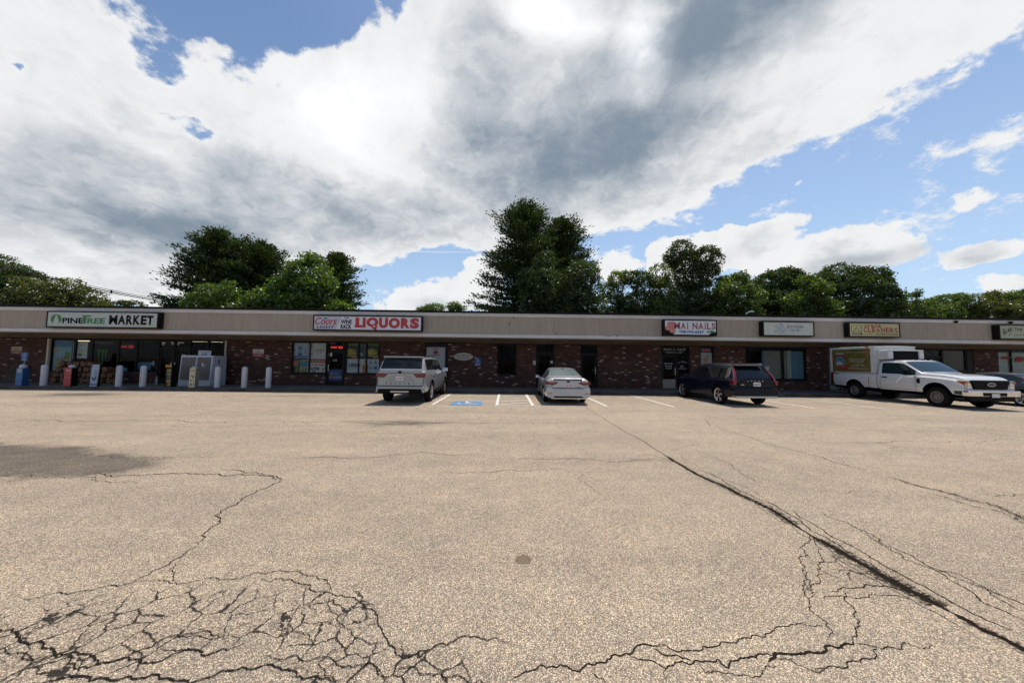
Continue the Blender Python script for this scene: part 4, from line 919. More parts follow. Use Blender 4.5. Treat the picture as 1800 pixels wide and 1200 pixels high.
def posters():
    """printed sheets hung just inside the shop glass"""
    YP = YW+0.13
    mb = mat('poster_blue', (0.046, 0.116, 0.202), 0.8); mb2 = mat('poster_teal', (0.132, 0.248, 0.279), 0.8); mor = mat('poster_orange', (0.341, 0.116, 0.046), 0.8, var=0.4, vscale=10); my = mat('poster_yellow', (0.232, 0.186, 0.039), 0.8, var=0.6, vscale=9)
    mgn = mat('poster_green', (0.078, 0.139, 0.031), 0.8); mk = mat('poster_dark', (0.031, 0.034, 0.043), 0.8, var=0.5, vscale=8); mw = mat('poster_white2', (0.419, 0.411, 0.388), 0.8)
    G = 'posters hung inside the shop windows'
    o, R, L, P = plate('window_poster', 'tall blue drinks poster at the left end of the market window', 95, 598.5, 123.5, 656, YP, mb, 'poster', G)
    R(0.06, 0.97, 0.05, 0.80, mb2); R(0.1, 0.95, 0.86, 0.98, M_NAVY)
    P(ell(0.16, 0.72, 0.18, 0.09, 16), mat('poster_plate', (0.232, 0.202, 0.139), 0.8)); P([(0.58, 0.38), (0.85, 0.34), (0.95, 0.62), (0.66, 0.66)], mgn); P([(0.62, 0.30), (0.86, 0.33), (0.83, 0.45), (0.6, 0.42)], mat('cup', (0.20, 0.17, 0.09), 0.8)); P([(0.15, 0.12), (0.5, 0.12), (0.46, 0.46), (0.18, 0.44)], mat('cup', (0.2, 0.17, 0.09))); P([(0.46, 0.1), (0.5, 0.1), (0.55, 0.48), (0.5, 0.48)], M_INK)
    o, R, L, P = plate('window_poster', 'white poster with a C logo and a leaf beside the blue drinks poster', 129.8, 601.2, 152.3, 630.4, YP, M_POST, 'poster', G)
    R(0.25, 0.85, 0.85, 0.88, mk)
    P([(0.5+0.14*cos(a), 0.68+0.12*sin(a)) for a in np.linspace(0.6, 5.4, 14)]+[(0.5+0.10*cos(a), 0.68+0.09*sin(a)) for a in np.linspace(5.4, 0.6, 14)], mk)
    R(0.3, 0.72, 0.43, 0.45, mk); P([(0.34, 0.32), (0.42, 0.35), (0.66, 0.33), (0.66, 0.20), (0.56, 0.14), (0.42, 0.16), (0.36, 0.22)], mgn); R(0.05, 0.95, 0.0, 0.04, M_NAVY)
    # words and claw streaks stuck on the market glass
    o = empty('window_decal', (wx(181), YW+0.07, 1.2), 0, 'faint grey PINE TREE MARKET words stuck on the dark market glass', 'decal')
    a, z1 = wal(165, 600, YW+0.07); c, z0 = wal(198, 604, YW+0.07); letter(o, 'PINE TREE MARKET', a-wx(181), c-wx(181), z0-1.2, z1-1.2, 0, mat('faint_ink', (0.14, 0.14, 0.14), 0.8), bold=0.0)
    o = empty('window_decal', (wx(181), YW+0.07, 1.2), 0, 'green claw mark decal on the dark market glass', 'decal')
    for q0, q1, t_ in ((172.5, 175.5, 637), (179, 182.5, 640), (184.5, 188, 636)):
        xa, za = wal(q0-1, 614, YW+0.07); xb, _ = wal(q1+0.8, 614, YW+0.07); xm, zm = wal((q0+q1)/2-0.4, t_, YW+0.07); ox = wx(181)
        w_ = (xb-xa)
        polyface(o, 'streak', [(xa-ox, za-1.2), (xa-ox+w_*0.5, za-1.2-0.03), (xb-ox, za-1.2+0.01), (xb-ox-w_*0.22, (za+zm)/2-1.2+0.1), (xb-ox-w_*0.28, (za+zm)/2-1.25), (xm-ox+0.02, zm-1.2), (xm-ox-0.02, zm-1.1), (xa-ox+w_*0.35, (za+zm)/2-1.15), (xa-ox+w_*0.25, za-1.3)], 0, mat('claw_green', (0.035, 0.10, 0.02), 0.7), 0.003)
    # red LED displays
    led = mat('led_red', (0.3, 0.02, 0.02), 0.5, emit=(1.0, 0.045, 0.03), es=1.1); ledd = mat('led_dim', (0.2, 0.02, 0.02), 0.5, emit=(1.0, 0.03, 0.03), es=0.35)
    for nm, a, mm in (('red LED price display glowing inside the dark market window', (209, 604.5, 235.5, 615.5), ledd), ('red LED price display glowing above the liquor shop door', (579.5, 606.5, 603.5, 615.5), led)):
        o, R, L, P = plate('led_display', nm, *a, YW+0.14, M_BLACK, 'display', 'red LED displays')
        for u in (0.10, 0.26, 0.40): P([(u, 0.45), (u+0.10, 0.42), (u+0.11, 0.72), (u+0.07, 0.76), (u+0.02, 0.6)], mm, 'digit')
        for u in (0.62, 0.76): R(u, u+0.12, 0.38, 0.46, mm, 'digit'); R(u, u+0.12, 0.70, 0.78, mm, 'digit'); R(u+0.08, u+0.12, 0.38, 0.78, mm, 'digit')
        R(0.9, 0.93, 0.4, 0.78, mm, 'digit')
    o, R, L, P = plate('window_poster', 'blue banner low behind the market glass left of its door', 237.5, 636.5, 265, 650, YW+0.2, mb, 'poster', G); R(0.05, 0.75, 0.2, 0.9, mat('banner_blue', (0.031, 0.132, 0.202), 0.8))
    o, R, L, P = plate('window_poster', 'small pale blue card low in the market window', 214.3, 646.3, 223, 653.5, YW+0.14, mat('card_blue', (0.139, 0.248, 0.310), 0.8), 'poster', G)
    o, R, L, P = plate('window_poster', 'round pale sticker on the glass beside the market door', 266.5, 634, 271.6, 643, YW+0.06, mat('sticker', (0.13, 0.16, 0.17), 0.7), 'poster', thick=0.004, round_=True)
    o, R, L, P = plate('window_poster', 'small white notice on the glass above the ice freezer', 320.4, 622.5, 325.4, 626.5, YW+0.06, M_POST, 'notice', thick=0.004); R(0.2, 0.8, 0.2, 0.8, mk)
    # liquor window, left
    o, R, L, P = plate('window_poster', 'pale blue can poster at the upper left of the liquor window', 512.6, 601.5, 541.8, 631, YP, M_POSTB, 'poster', G)
    R(0, 1, 0, 0.22, mat('poster_sea', (0.093, 0.132, 0.232), 0.8)); R(0.38, 0.64, 0.20, 0.36, M_NAVY); R(0.40, 0.63, 0.36, 0.58, mat('poster_can', (0.186, 0.232, 0.310), 0.8)); P(ell(0.515, 0.66, 0.115, 0.09, 12), mb)
    for u in (0.09, 0.74):
        for v in (0.36, 0.46, 0.55): R(u, u+0.18, v, v+0.05, mat('poster_text', (0.155, 0.186, 0.248), 0.8))
    o, R, L, P = plate('window_poster', 'cream poster with a red ribbon outline at the upper right of the liquor window', 542.6, 601.5, 572, 631, YP, mw, 'poster', G)
    P([(0.09, 0.22), (0.18, 0.28), (0.28, 0.22), (0.28, 0.76), (0.09, 0.76)], M_DRED); P([(0.11, 0.28), (0.18, 0.32), (0.26, 0.28), (0.26, 0.73), (0.11, 0.73)], mw)
    R(0.38, 0.92, 0.55, 0.58, mk); R(0.38, 0.92, 0.47, 0.49, mk); R(0.5, 0.55, 0.36, 0.42, mk); R(0.68, 0.73, 0.36, 0.42, mk)
    o, R, L, P = plate('window_poster', 'sunset poster of dark bottles at the lower left of the liquor window', 510.8, 632, 526.2, 658, YP, mk, 'poster', G)
    R(0.28, 0.85, 0.55, 0.98, mat('sunset', (0.310, 0.124, 0.070), 0.8, var=0.4, vscale=8))
    for i in range(9): R(0.05+i*0.105, 0.11+i*0.105, 0.02, 0.35+0.25*random.random(), random.choice([mk, mgn, M_INK, my]))
    o, R, L, P = plate('window_poster', 'teal topped poster of wine bottles in the liquor window', 526.8, 632, 543.8, 658, YP, mat('poster_cream', (0.326, 0.295, 0.178), 0.8), 'poster', G)
    R(0.02, 0.98, 0.55, 0.86, mat('poster_teal2', (0.046, 0.186, 0.232), 0.8)); L('Fish Sauce', 0.1, 0.95, 0.88, 0.96, mk)
    for i in range(10): R(0.06+i*0.09, 0.11+i*0.09, 0.04, 0.30+0.3*random.random(), random.choice([mgn, mw, M_INK, my]))
    o, R, L, P = plate('window_poster', 'price poster reading 17.99 with a red heading in the liquor window', 544.4, 631.5, 571.4, 658, YP, mw, 'poster', G)
    R(0.0, 1, 0.78, 1.0, mat('poster_red', (0.403, 0.046, 0.039), 0.8)); L('Captain Morgan', 0.05, 0.95, 0.84, 0.95, mw, shear=0.2); L('SPICED RUM', 0.14, 0.9, 0.58, 0.70, M_DRED, bold=0.02)
    L('$', 0.10, 0.18, 0.28, 0.48, M_INK, bold=0.03); L('17', 0.2, 0.42, 0.06, 0.48, M_INK, bold=0.05); L('99', 0.44, 0.62, 0.26, 0.48, M_INK, bold=0.05); L('1.75L', 0.46, 0.6, 0.08, 0.16, M_INK); P([(0.78, 0.32), (0.86, 0.48), (0.95, 0.32), (0.88, 0.32), (0.87, 0.1), (0.85, 0.1), (0.84, 0.32)], M_DRED)
    # liquor window, right
    for lab, a in (('dark poster of golden cocktails in the upper left pane beside the liquor door', (607.6, 601.5, 628.6, 629.2)), ('dark poster of golden cocktails in the upper right pane beside the liquor door', (644.3, 601.5, 665.5, 629.2))):
        o, R, L, P = plate('window_poster', lab, *a, YP, mk, 'poster', G); R(0.0, 1, 0.80, 1, mgn); P([(0.05, 0.1), (0.9, 0.05), (0.85, 0.5), (0.5, 0.62), (0.1, 0.5)], my); P(ell(0.3, 0.38, 0.2, 0.2, 12), mat('gold_drink', (0.310, 0.232, 0.046), 0.8, var=0.4, vscale=14)); R(0.55, 0.95, 0.0, 0.1, mor)
    o, R, L, P = plate('window_poster', 'black poster with a small pale crest between the golden cocktail posters', 630.3, 601.5, 642.6, 629.2, YP, mat('poster_slate', (0.054, 0.062, 0.078), 0.8, var=0.4), 'poster', G); P(ell(0.45, 0.2, 0.12, 0.06, 10), mw); R(0.25, 0.65, 0.30, 0.32, mw)
    o, R, L, P = plate('window_poster', 'wide white 1800 tequila banner below the cocktail posters', 606.5, 630.3, 665.6, 658.3, YP, mat('banner_white', (0.388, 0.395, 0.411), 0.8, var=0.05), 'poster', G)
    L('1800', 0.12, 0.44, 0.46, 0.72, M_INK, bold=0.025); L('TEQUILA', 0.15, 0.40, 0.34, 0.40, mk); R(0.52, 0.68, 0.06, 0.62, mor); P([(0.56, 0.6), (0.66, 0.62), (0.64, 0.9), (0.57, 0.98)], my)
    for u in (0.70, 0.84): R(u, u+0.12, 0.06, 0.70, mat('bottle_grey', (0.310, 0.341, 0.372), 0.8)); R(u+0.01, u+0.11, 0.34, 0.52, mb if u > 0.8 else mb2); R(u+0.02, u+0.10, 0.72, 0.80, mb); R(u+0.05, u+0.07, 0.8, 0.96, mk)
    # liquor door stickers
    o, R, L, P = plate('window_poster', 'square white notice on the liquor shop door glass', 575.8, 619.8, 583.6, 626.2, YW+0.08, M_POST, 'notice', thick=0.004); R(0.35, 0.65, 0.3, 0.7, mgn)
    o, R, L, P = plate('window_poster', 'dark blue beer cooler poster filling the lower half of the liquor door', 575.6, 649, 602.5, 674.5, YW+0.085, mat('poster_navy', (0.019, 0.031, 0.109), 0.7), 'poster', thick=0.004)
    L('FREE DELIVERY', 0.12, 0.72, 0.72, 0.80, mb2); L('GIFT CARDS', 0.18, 0.80, 0.60, 0.68, mb2)
    for i in range(5): R(0.08+i*0.17, 0.21+i*0.17, 0.36, 0.54, mat('can_grey', (0.155, 0.155, 0.202), 0.7) if i != 1 else mat('can_red', (0.248, 0.062, 0.093), 0.7))
    o, R, L, P = plate('window_poster', 'small pale name decal across the middle of the liquor door', 585, 631.5, 592.7, 635, YW+0.08, mat('decal_grey', (0.16, 0.16, 0.16), 0.7), 'decal', thick=0.003); L('Open', 0.1, 0.9, 0.2, 0.8, M_INK)
    # panelled doorway logo
    o, R, L, P = plate('door_poster', 'white panel poster with an oval red logo behind the silver SUV', 749, 608, 782.5, 672, YW+0.005, mat('white_panel2', (0.27, 0.28, 0.285), 0.6, var=0.04), 'poster')
    L("Tito's", 0.32, 0.66, 0.90, 0.95, mk, shear=0.2); P(ell(0.49, 0.83, 0.14, 0.05, 18), mat('oval_red', (0.20, 0.03, 0.03), 0.6)); P(ell(0.49, 0.83, 0.09, 0.03, 14), mat('oval_dark', (0.08, 0.012, 0.012), 0.6)); L('Handmade', 0.26, 0.70, 0.745, 0.775, M_INK, bold=0.03)
    # nail salon
    o = empty('window_decal', (wx(1188), YW+0.07, 1.2), 0, 'white MAI NAILS words and number on the dark nail salon glass', 'decal'); ox = wx(1188)
    mdw = mat('decal_white', (0.26, 0.25, 0.235), 0.7)
    for s, p0, q0, p1, q1 in (('MAI NAILS', 1166.5, 611.8, 1205, 616.2), ('978-973-6337', 1170, 618, 1200.5, 620.7)):
        a, z1 = wal(p0, q0, YW+0.03); c, z0 = wal(p1, q1, YW+0.03); letter(o, s, a-ox, c-ox, z0-1.2, z1-1.2, -0.03, mdw, bold=0.03)
    o = empty('window_decal', (wx(1175), YW+0.07, 1.2), 0, 'white list of nail services lettered on the salon door', 'decal'); ox = wx(1175)
    for s, p0, q0, p1, q1 in (('PEDI CURES', 1167.5, 637.3, 1182.5, 640.3), ('MANICURE', 1169, 641.8, 1181, 644.6), ('WAXING', 1169.5, 645.8, 1181, 648.4)):
        a, z1 = wal(p0, q0, YW+0.06); c, z0 = wal(p1, q1, YW+0.06); letter(o, s, a-ox, c-ox, z0-1.2, z1-1.2, -0.01, mdw, bold=0.03)
    o = empty('window_decal', (wx(1200), YW+0.07, 1.2), 0, 'white arched lettering on the side pane right of the salon door', 'decal'); ox = wx(1200)
    for k, ch in enumerate('GEL MANICURE'):
        if ch == ' ': continue
        a_ = k/11*2-1; xc, zc = wal(1199.5+a_*7, 636.5+a_*a_*2.2, YW+0.06); letter(o, ch, xc-ox-0.02, xc-ox+0.02, zc-1.2, zc-1.2+0.065, -0.01, mdw)
    for s, p0, q0, p1, q1 in (('BY', 1196, 642, 1203, 646), ('APPOINTMENT', 1192.5, 646.5, 1207, 649.3)):
        a, z1 = wal(p0, q0, YW+0.06); c, z0 = wal(p1, q1, YW+0.06); letter(o, s, a-ox, c-ox, z0-1.2, z1-1.2, -0.01, mat('decal_grey', (0.16, 0.16, 0.16), 0.7))
    o, R, L, P = plate('window_poster', 'pale poster of orange nails in the narrow window right of the salon door', 1231.8, 619.6, 1252.2, 646, YP, mat('poster_pale', (0.295, 0.287, 0.279), 0.8), 'poster', G)
    P(ell(0.45, 0.5, 0.22, 0.16, 14), mor); P([(0.2, 0.45), (0.6, 0.5), (0.62, 0.8), (0.5, 0.82), (0.45, 0.6), (0.15, 0.55)], mor); P([(0.4, 0.3), (0.7, 0.3), (0.66, 0.6), (0.44, 0.62)], mat('poster_skin', (0.341, 0.202, 0.124), 0.8))
    o, R, L, P = plate('neon_sign', 'dim red and blue OPEN sign above the orange nails poster', 1232.3, 611.8, 1249.7, 618.8, YW+0.14, mat('neon_blue', (0.015, 0.02, 0.07), 0.5), 'sign'); L('OPEN', 0.12, 0.88, 0.2, 0.75, mat('neon_red', (0.16, 0.01, 0.01), 0.5, emit=(1, 0.05, 0.05), es=0.10), bold=0.04)
    o, R, L, P = plate('window_poster', 'small white card on the curtained window above the dark SUV', 1345, 643.8, 1352.2, 650, YW+0.06, M_POST, 'notice', thick=0.004)
    # red lettering on the last windows
    mr = mat('window_red', (0.26, 0.022, 0.012), 0.7)
    for lab, p0, q0, p1, q1, s in (('small red OPEN lettering on the white curtained window', 1758.5, 626.2, 1776, 631.5, 'OPEN'), ('large red SPA lettering on the last white curtained window', 1783.5, 626.5, 1812, 636.5, 'SPA')):
        a, z1 = wal(p0, q0, YW+0.07); c, z0 = wal(p1, q1, YW+0.07); o = empty('window_decal', ((a+c)/2, YW+0.07, z0), 0, lab, 'decal'); letter(o, s, a-(a+c)/2, c-(a+c)/2, 0, z1-z0, -0.01, mr, bold=0.06, shear=0.2)
    o, R, L, P = plate('window_poster', 'small pale paper stuck to the dark glass right of the silver sedan', 1040.5, 649.3, 1047.5, 651.5, YW+0.07, mk, 'notice', thick=0.003)
    o, R, L, P = plate('window_poster', 'small cream notice on the dark door behind the silver sedan', 967.3, 633.8, 971.8, 638.5, YW+0.07, M_POST, 'notice', thick=0.003)
posters()

# ------------------------------------------------------------------ bollards and what stands on the walk
M_BOLL = mat('bollard_white', (0.42, 0.415, 0.44), 0.5, var=0.06)
def make_bollard():
    r = 0.125; h = 1.07
    prof = [(0, 0), (r, 0), (r, h-r*0.9)]+[(r*cos(a), h-r*0.9+r*0.9*sin(a)) for a in np.linspace(0.25, pi/2, 6)]
    return MB().lathe(prof, 24).mesh('bollard')
def bollards():
    me = make_bollard(); me.materials.append(M_BOLL); shade(me, 40)
    labs = [(37.5, 'white bollard just behind the blue wrapped newspaper style box'), (76, 'plain white bollard in front of the market corner post'), (124, 'white bollard with its cap showing behind the red drinks box'), (208, 'white bollard with faint vertical print, left of the market doors'), (250.5, 'white bollard with long vertical print, nearest the market doors'),
            (340, 'white bollard behind the cream ice cream box at the freezer'), (381.5, 'white bollard at the right end of the ice freezer'), (429, 'first plain white bollard in front of the brick right of the freezer'), (471.3, 'last white bollard of the row before the liquor window')]
    for i, (p, lab) in enumerate(labs):
        x, y = gnd(p, 679.8+(p-36)*0.006, 0.15); y = 17.74
        x = gnd(p, 679.8, 0.15)[0]*y/gnd(p, 679.8, 0.15)[1]
        o = bpy.data.objects.new('bollard', me); COL.objects.link(o); o.location = (x, y, 0.15); tag(o, lab, 'bollard', 'white bollards along the walk')
        shade(me, 40)
        if p in (208, 250.5):
            c = letter(o, 'PROPANE' if p == 208 else 'ICE FIREWOOD KINDLING', -0.012, 0.028, 0.62 if p == 208 else 0.20, 0.98, -0.128, mat('print_grey', (0.12, 0.12, 0.13), 0.7), vert=True, bold=0.01)
bollards()

def adbox(name, lab, p0, q0, p1, q1, m, y=17.62, depth=0.30, cat='display stand', side=M_BLACK, lean=0.0):
    k = gnd((p0+p1)/2, 680, 0.15); s = y/k[1]; x0 = gnd(p0, 680, 0.15)[0]*s; x1 = gnd(p1, 680, 0.15)[0]*s; h = wal((p0+p1)/2, q0, y)[1]-0.15
    o = empty(name, ((x0+x1)/2, y, 0.151), 0, lab, cat); w = (x1-x0)/2
    MB().prism([(0, 0), (depth, 0), (depth*0.94, h), (0.01+lean, h)], -w, w, 'x').build('case', side, o, bevel=0.01)
    f = MB().prism([(-0.004, 0.01), (0.0, 0.01), (lean+0.01, h-0.01), (lean+0.006, h-0.01)], -w+0.01, w-0.01, 'x').build('front_panel', m, o)
    cnt = [0]
    def yy(v): return -0.006+lean*v+0.006*v-0.0006*cnt[0]
    def L(s_, u0, u1, v0, v1, mm, **q): cnt[0] += 1; return letter(o, s_, -w+2*w*u0, -w+2*w*u1, h*v0, h*v1, yy(v0)-0.004, mm, **q)
    def P(pts, mm, nm='print'): cnt[0] += 1; v = min(p[1] for p in pts); return polyface(o, nm, [(-w+2*w*u, h*q) for u, q in pts], yy(v)-0.004, mm, 0.003)
    def R(u0, u1, v0, v1, mm, nm='print'): return P([(u0, v0), (u1, v0), (u1, v1), (u0, v1)], mm, nm)
    return o, R, L, P
def walk_things():
    mbl = mat('box_blue', (0.006, 0.085, 0.25), 0.45); mrd = mat('box_red', (0.30, 0.006, 0.014), 0.45)
    o, R, L, P = adbox('newspaper_box', 'bright blue box with a pale card standing in front of the first bollard', 24.3, 646.5, 38.5, 677.5, mbl, y=17.42, depth=0.26, side=mat('box_blue2', (0.005, 0.045, 0.14), 0.5), cat='box')
    R(0.18, 0.88, 0.74, 0.96, mat('box_card', (0.26, 0.27, 0.27), 0.6)); P(ell(0.48, 0.34, 0.24, 0.09, 16), M_NAVY); L('pepsi', 0.30, 0.66, 0.31, 0.37, mat('box_card', (0.26, 0.27, 0.27))); R(0.25, 0.75, 0.46, 0.49, mat('box_pale', (0.05, 0.2, 0.33), 0.5)); L('COLD', 0.3, 0.7, 0.08, 0.14, mat('box_pale', (0.05, 0.2, 0.33)))
    o, R, L, P = adbox('drinks_box', 'red drinks box standing on the walk in front of the firewood', 109, 646, 124.8, 678.3, mrd, y=17.45, depth=0.28, cat='box')
    L('Dr', 0.32, 0.55, 0.80, 0.93, M_POST, bold=0.05, shear=0.2); L('on', 0.6, 0.85, 0.80, 0.90, M_POST, bold=0.05); P([(0.5, 0.68), (0.95, 0.70), (0.9, 0.73), (0.55, 0.71)], mat('print_gold', (0.30, 0.20, 0.10), 0.6)); R(0.2, 0.4, 0.67, 0.70, mat('print_pale', (0.3, 0.2, 0.2), 0.6)); P([(0.6, 0.44), (0.9, 0.48), (0.85, 0.52), (0.62, 0.49)], mat('print_gold', (0.3, 0.2, 0.1))); R(0.18, 0.42, 0.46, 0.50, mat('print_pale', (0.3, 0.2, 0.2)))
    o, R, L, P = adbox('bottle_box', 'pale blue and white box printed with a bottle, right of the red box', 155.6, 640.3, 171.3, 678.8, mat('box_pale_blue', (0.33, 0.37, 0.44), 0.5), y=17.45, depth=0.14, cat='box', lean=0.05, side=M_FRAME)
    R(0.0, 1.0, 0.06, 0.13, M_NAVY); R(0.05, 0.95, 0.90, 0.93, mat('print_slate', (0.14, 0.18, 0.26), 0.6)); R(0.05, 0.09, 0.14, 0.9, mat('print_slate', (0.14, 0.18, 0.26))); R(0.91, 0.95, 0.14, 0.9, mat('print_slate', (0.14, 0.18, 0.26)))
    mbt = mat('print_bottle', (0.24, 0.29, 0.36), 0.6); P([(0.3, 0.3), (0.7, 0.3), (0.7, 0.62), (0.56, 0.74), (0.56, 0.82), (0.44, 0.82), (0.44, 0.74), (0.3, 0.62)], mbt); P([(0.5+0.27*cos(a), 0.37+0.10*sin(a)) for a in np.linspace(pi, 2*pi, 12)]+[(0.77, 0.44), (0.62, 0.44), (0.62, 0.38), (0.38, 0.38), (0.38, 0.44), (0.23, 0.44)], M_NAVY); L('VOSS', 0.3, 0.7, 0.20, 0.25, mat('print_slate', (0.14, 0.18, 0.26)))
    o, R, L, P = adbox('ice_cream_box', 'cream coloured ice cream box in front of the ice freezer', 330.3, 646.5, 342.5, 679.8, mat('box_cream', (0.46, 0.41, 0.27), 0.5), y=17.45, depth=0.22, cat='box', side=mat('box_cream2', (0.2, 0.18, 0.13), 0.5))
    mi = [mat('print_choc', (0.08, 0.03, 0.015), 0.6), mat('print_blue', (0.05, 0.09, 0.16), 0.6), mat('print_rose', (0.30, 0.16, 0.13), 0.6), mat('print_orange', (0.28, 0.12, 0.02), 0.6)]
    L('HOOD', 0.2, 0.9, 0.82, 0.9, mi[2], bold=0.04)
    for cx, cz, rx, rz, k in ((0.66, 0.55, 0.12, 0.07, 1), (0.35, 0.6, 0.08, 0.04, 1), (0.3, 0.38, 0.12, 0.05, 3), (0.42, 0.16, 0.11, 0.05, 0), (0.38, 0.32, 0.05, 0.03, 0), (0.78, 0.18, 0.08, 0.03, 2), (0.75, 0.36, 0.05, 0.03, 0), (0.25, 0.12, 0.05, 0.02, 3)): P(ell(cx, cz, rx, rz, 12), mi[k])
    # chip rack with shelves of bags
    y = 17.6; k = gnd(294, 680, 0.15); s = y/k[1]; x0 = gnd(288, 680, 0.15)[0]*s; x1 = gnd(300.5, 680, 0.15)[0]*s; h = wal(294, 641, y)[1]-0.15
    o = empty('snack_rack', ((x0+x1)/2, y, 0.15), 0, 'narrow rack of red and yellow snack packets beside the market doors', 'rack'); w = (x1-x0)/2
    b = MB(); b.box(-w, -w+0.02, 0, 0.3, 0, h); b.box(w-0.02, w, 0, 0.3, 0, h); b.box(-w, w, 0.28, 0.3, 0, h); b.build('frame', M_BLACK, o)
    b = MB()
    for i in range(6): b.box(-w+0.02, w-0.02, 0.02, 0.28, 0.04+i*h/6.3, 0.055+i*h/6.3)
    b.build('shelf', mat('shelf_grey', (0.12, 0.12, 0.11), 0.5), o)
    MB().box(-w, w, -0.01, 0.01, h-0.12, h).build('header', mat('rack_header', (0.34, 0.16, 0.03), 0.6), o)
    cols = [mat('pack_red', (0.22, 0.015, 0.02), 0.5), mat('pack_yellow', (0.26, 0.18, 0.02), 0.5), mat('pack_brown', (0.10, 0.06, 0.03), 0.5), mat('pack_grey', (0.13, 0.13, 0.12), 0.5)]
    random.seed(5)
    for i in range(6):
        for j in range(4):
            xx = -w+0.03+j*(2*w-0.06)/4; z = 0.055+i*h/6.3
            if z+0.13 > h-0.1: continue
            MB().prism([(0.03, z), (0.10, z), (0.085, z+0.135), (0.045, z+0.14)], xx, xx+(2*w-0.06)/4-0.008, 'x').build('packet', cols[(0, 1, 2, 3, 1, 2)[i] if random.random() < 0.6 else random.randrange(4)], o)
    # ice freezer : white chest with two grey doors in a sloping front
    y = 18.28; k = gnd(312, 677, 0.15); s = y/k[1]; x0 = gnd(312, 677, 0.15)[0]*s; x1 = gnd(369.5, 677.5, 0.15)[0]*s; h = 1.62
    o = empty('ice_freezer', ((x0+x1)/2, y, 0.15), 0, 'white outdoor ice freezer with two grey doors beside the market', 'freezer'); w = (x1-x0)/2
    mfz = mat('freezer_white', (0.36, 0.37, 0.41), 0.45, var=0.05); mfd = mat('freezer_door', (0.070, 0.066, 0.062), 0.5, var=0.12)
    MB().prism([(0, 0), (1.0, 0), (1.0, h-0.02), (0.10, h)], -w, w, 'x').build('cabinet', mfz, o, bevel=0.015)
    for sgn, (u0, u1) in ((-1, (-0.90, -0.06)), (1, (0.06, 0.90))):
        def sl(t_): return t_*0.10/h
        MB().prism([(sl(0.33)-0.03, 0.33), (sl(0.33)-0.002, 0.33), (sl(h-0.10)-0.002, h-0.10), (sl(h-0.10)-0.03, h-0.10)], u0*w, u1*w, 'x').build('door', mfd, o, bevel=0.01)
        MB().box(-0.09*w if sgn < 0 else 0.10*w, -0.065*w if sgn < 0 else 0.125*w, -0.03, 0.02, 0.8, 1.0).build('handle', M_CHROME, o)
    b = [(0.40, 1.24), (0.46, 1.30), (0.55, 1.27), (0.62, 1.30), (0.55, 1.34), (0.42, 1.32)]
    polyface(o, 'emblem', [(u*w, z) for u, z in b], 0.03, mat('emblem_orange', (0.30, 0.09, 0.03), 0.6), 0.004)
    polyface(o, 'emblem', [(0.5*w+0.14*w*cos(a), 1.17+0.11*sin(a)) for a in np.linspace(2.6, 5.9, 10)]+[(0.5*w+0.06*w+0.10*w*cos(a), 1.19+0.07*sin(a)) for a in np.linspace(5.9, 2.6, 10)], 0.03, M_POST, 0.004)
    letter(o, 'ARCTIC', 0.38*w, 0.66*w, 0.99, 1.03, 0.015, M_POST)
    MB().box(w-0.001, w+0.012, 0.45, 0.52, 1.18, 1.42).build('thermometer', mat('thermo', (0.05, 0.015, 0.015), 0.5), o)
    io, R, L, P = plate('ice_sign', 'white ICE sign standing on top of the ice freezer', 348.6, 620.5, 370, 629.5, y+0.3, mat('ice_sign_white', (0.34, 0.36, 0.40), 0.5), 'sign', thick=0.02)
    io.location.z = 0.15+h-0.005
    L('COLD PACKED', 0.06, 0.94, 0.62, 0.86, M_NAVY); L('ICE', 0.26, 0.72, 0.10, 0.50, M_NAVY, bold=0.06, shear=0.15)
    # stacked bundles of split firewood under the market window
    random.seed(11); bundle = []
    mwood = mat('split_wood', (0.13, 0.060, 0.028), 0.9, var=0.55, vscale=9); mend = mat('wood_end', (0.17, 0.085, 0.040), 0.9, var=0.5, vscale=22)
    for v in range(4):
        b = MB()
        for k in range(10):
            r = random.uniform(0.042, 0.06); a = k*2.4; rr = 0.045*sqrt(k); cx, cz = rr*cos(a), 0.15+rr*sin(a)*0.95
            n = random.choice((3, 4, 4)); ph = random.random()*3
            poly = [(cx+r*1.15*cos(ph+2*pi*i/n), cz+r*1.15*sin(ph+2*pi*i/n)) for i in range(n)]; dy = random.uniform(-0.02, 0.02)
            b.prism(poly, dy, 0.40+dy, 'y', 0)
        b.box(-0.16, 0.16, 0.12, 0.13, 0.0, 0.004, 1)
        me = b.mesh('firewood_bundle'); me.materials.append(mwood); me.materials.append(mend)
        for p in me.polygons:
            if abs(p.normal.y) > 0.9: p.material_index = 1
        bundle.append(me)
    cnt = 0; rows = [(97, 205, 0), (100, 196, 1), (103, 186, 2), (106, 160, 3)]
    ordn = ['bottom', 'second', 'third', 'top']
    for p0, p1, lv in rows:
        xa, xb = wal(p0, 660, 18.9)[0], wal(p1, 660, 18.9)[0]; x = xa+random.uniform(0, .1)
        while x < xb:
            o = bpy.data.objects.new('firewood_bundle', bundle[random.randrange(4)]); COL.objects.link(o)
            o.location = (x, 18.85+random.uniform(-0.03, 0.03), 0.20+lv*0.295); o.rotation_euler = (0, random.uniform(-0.3, 0.3), random.uniform(-0.05, 0.05))
            tag(o, 'bundle of split firewood in the %s layer of the pile under the market window' % ordn[lv], 'firewood', 'bundles of firewood piled under the market window'); x += random.uniform(0.33, 0.37); cnt += 1
    # pallet on which the wood stands
    xa, xb = wal(96, 660, 18.9)[0], wal(206, 660, 18.9)[0]
    b = MB(); 
    for i in range(3): b.box(xa, xb, 18.82+i*0.18, 18.92+i*0.18, 0.151, 0.195)
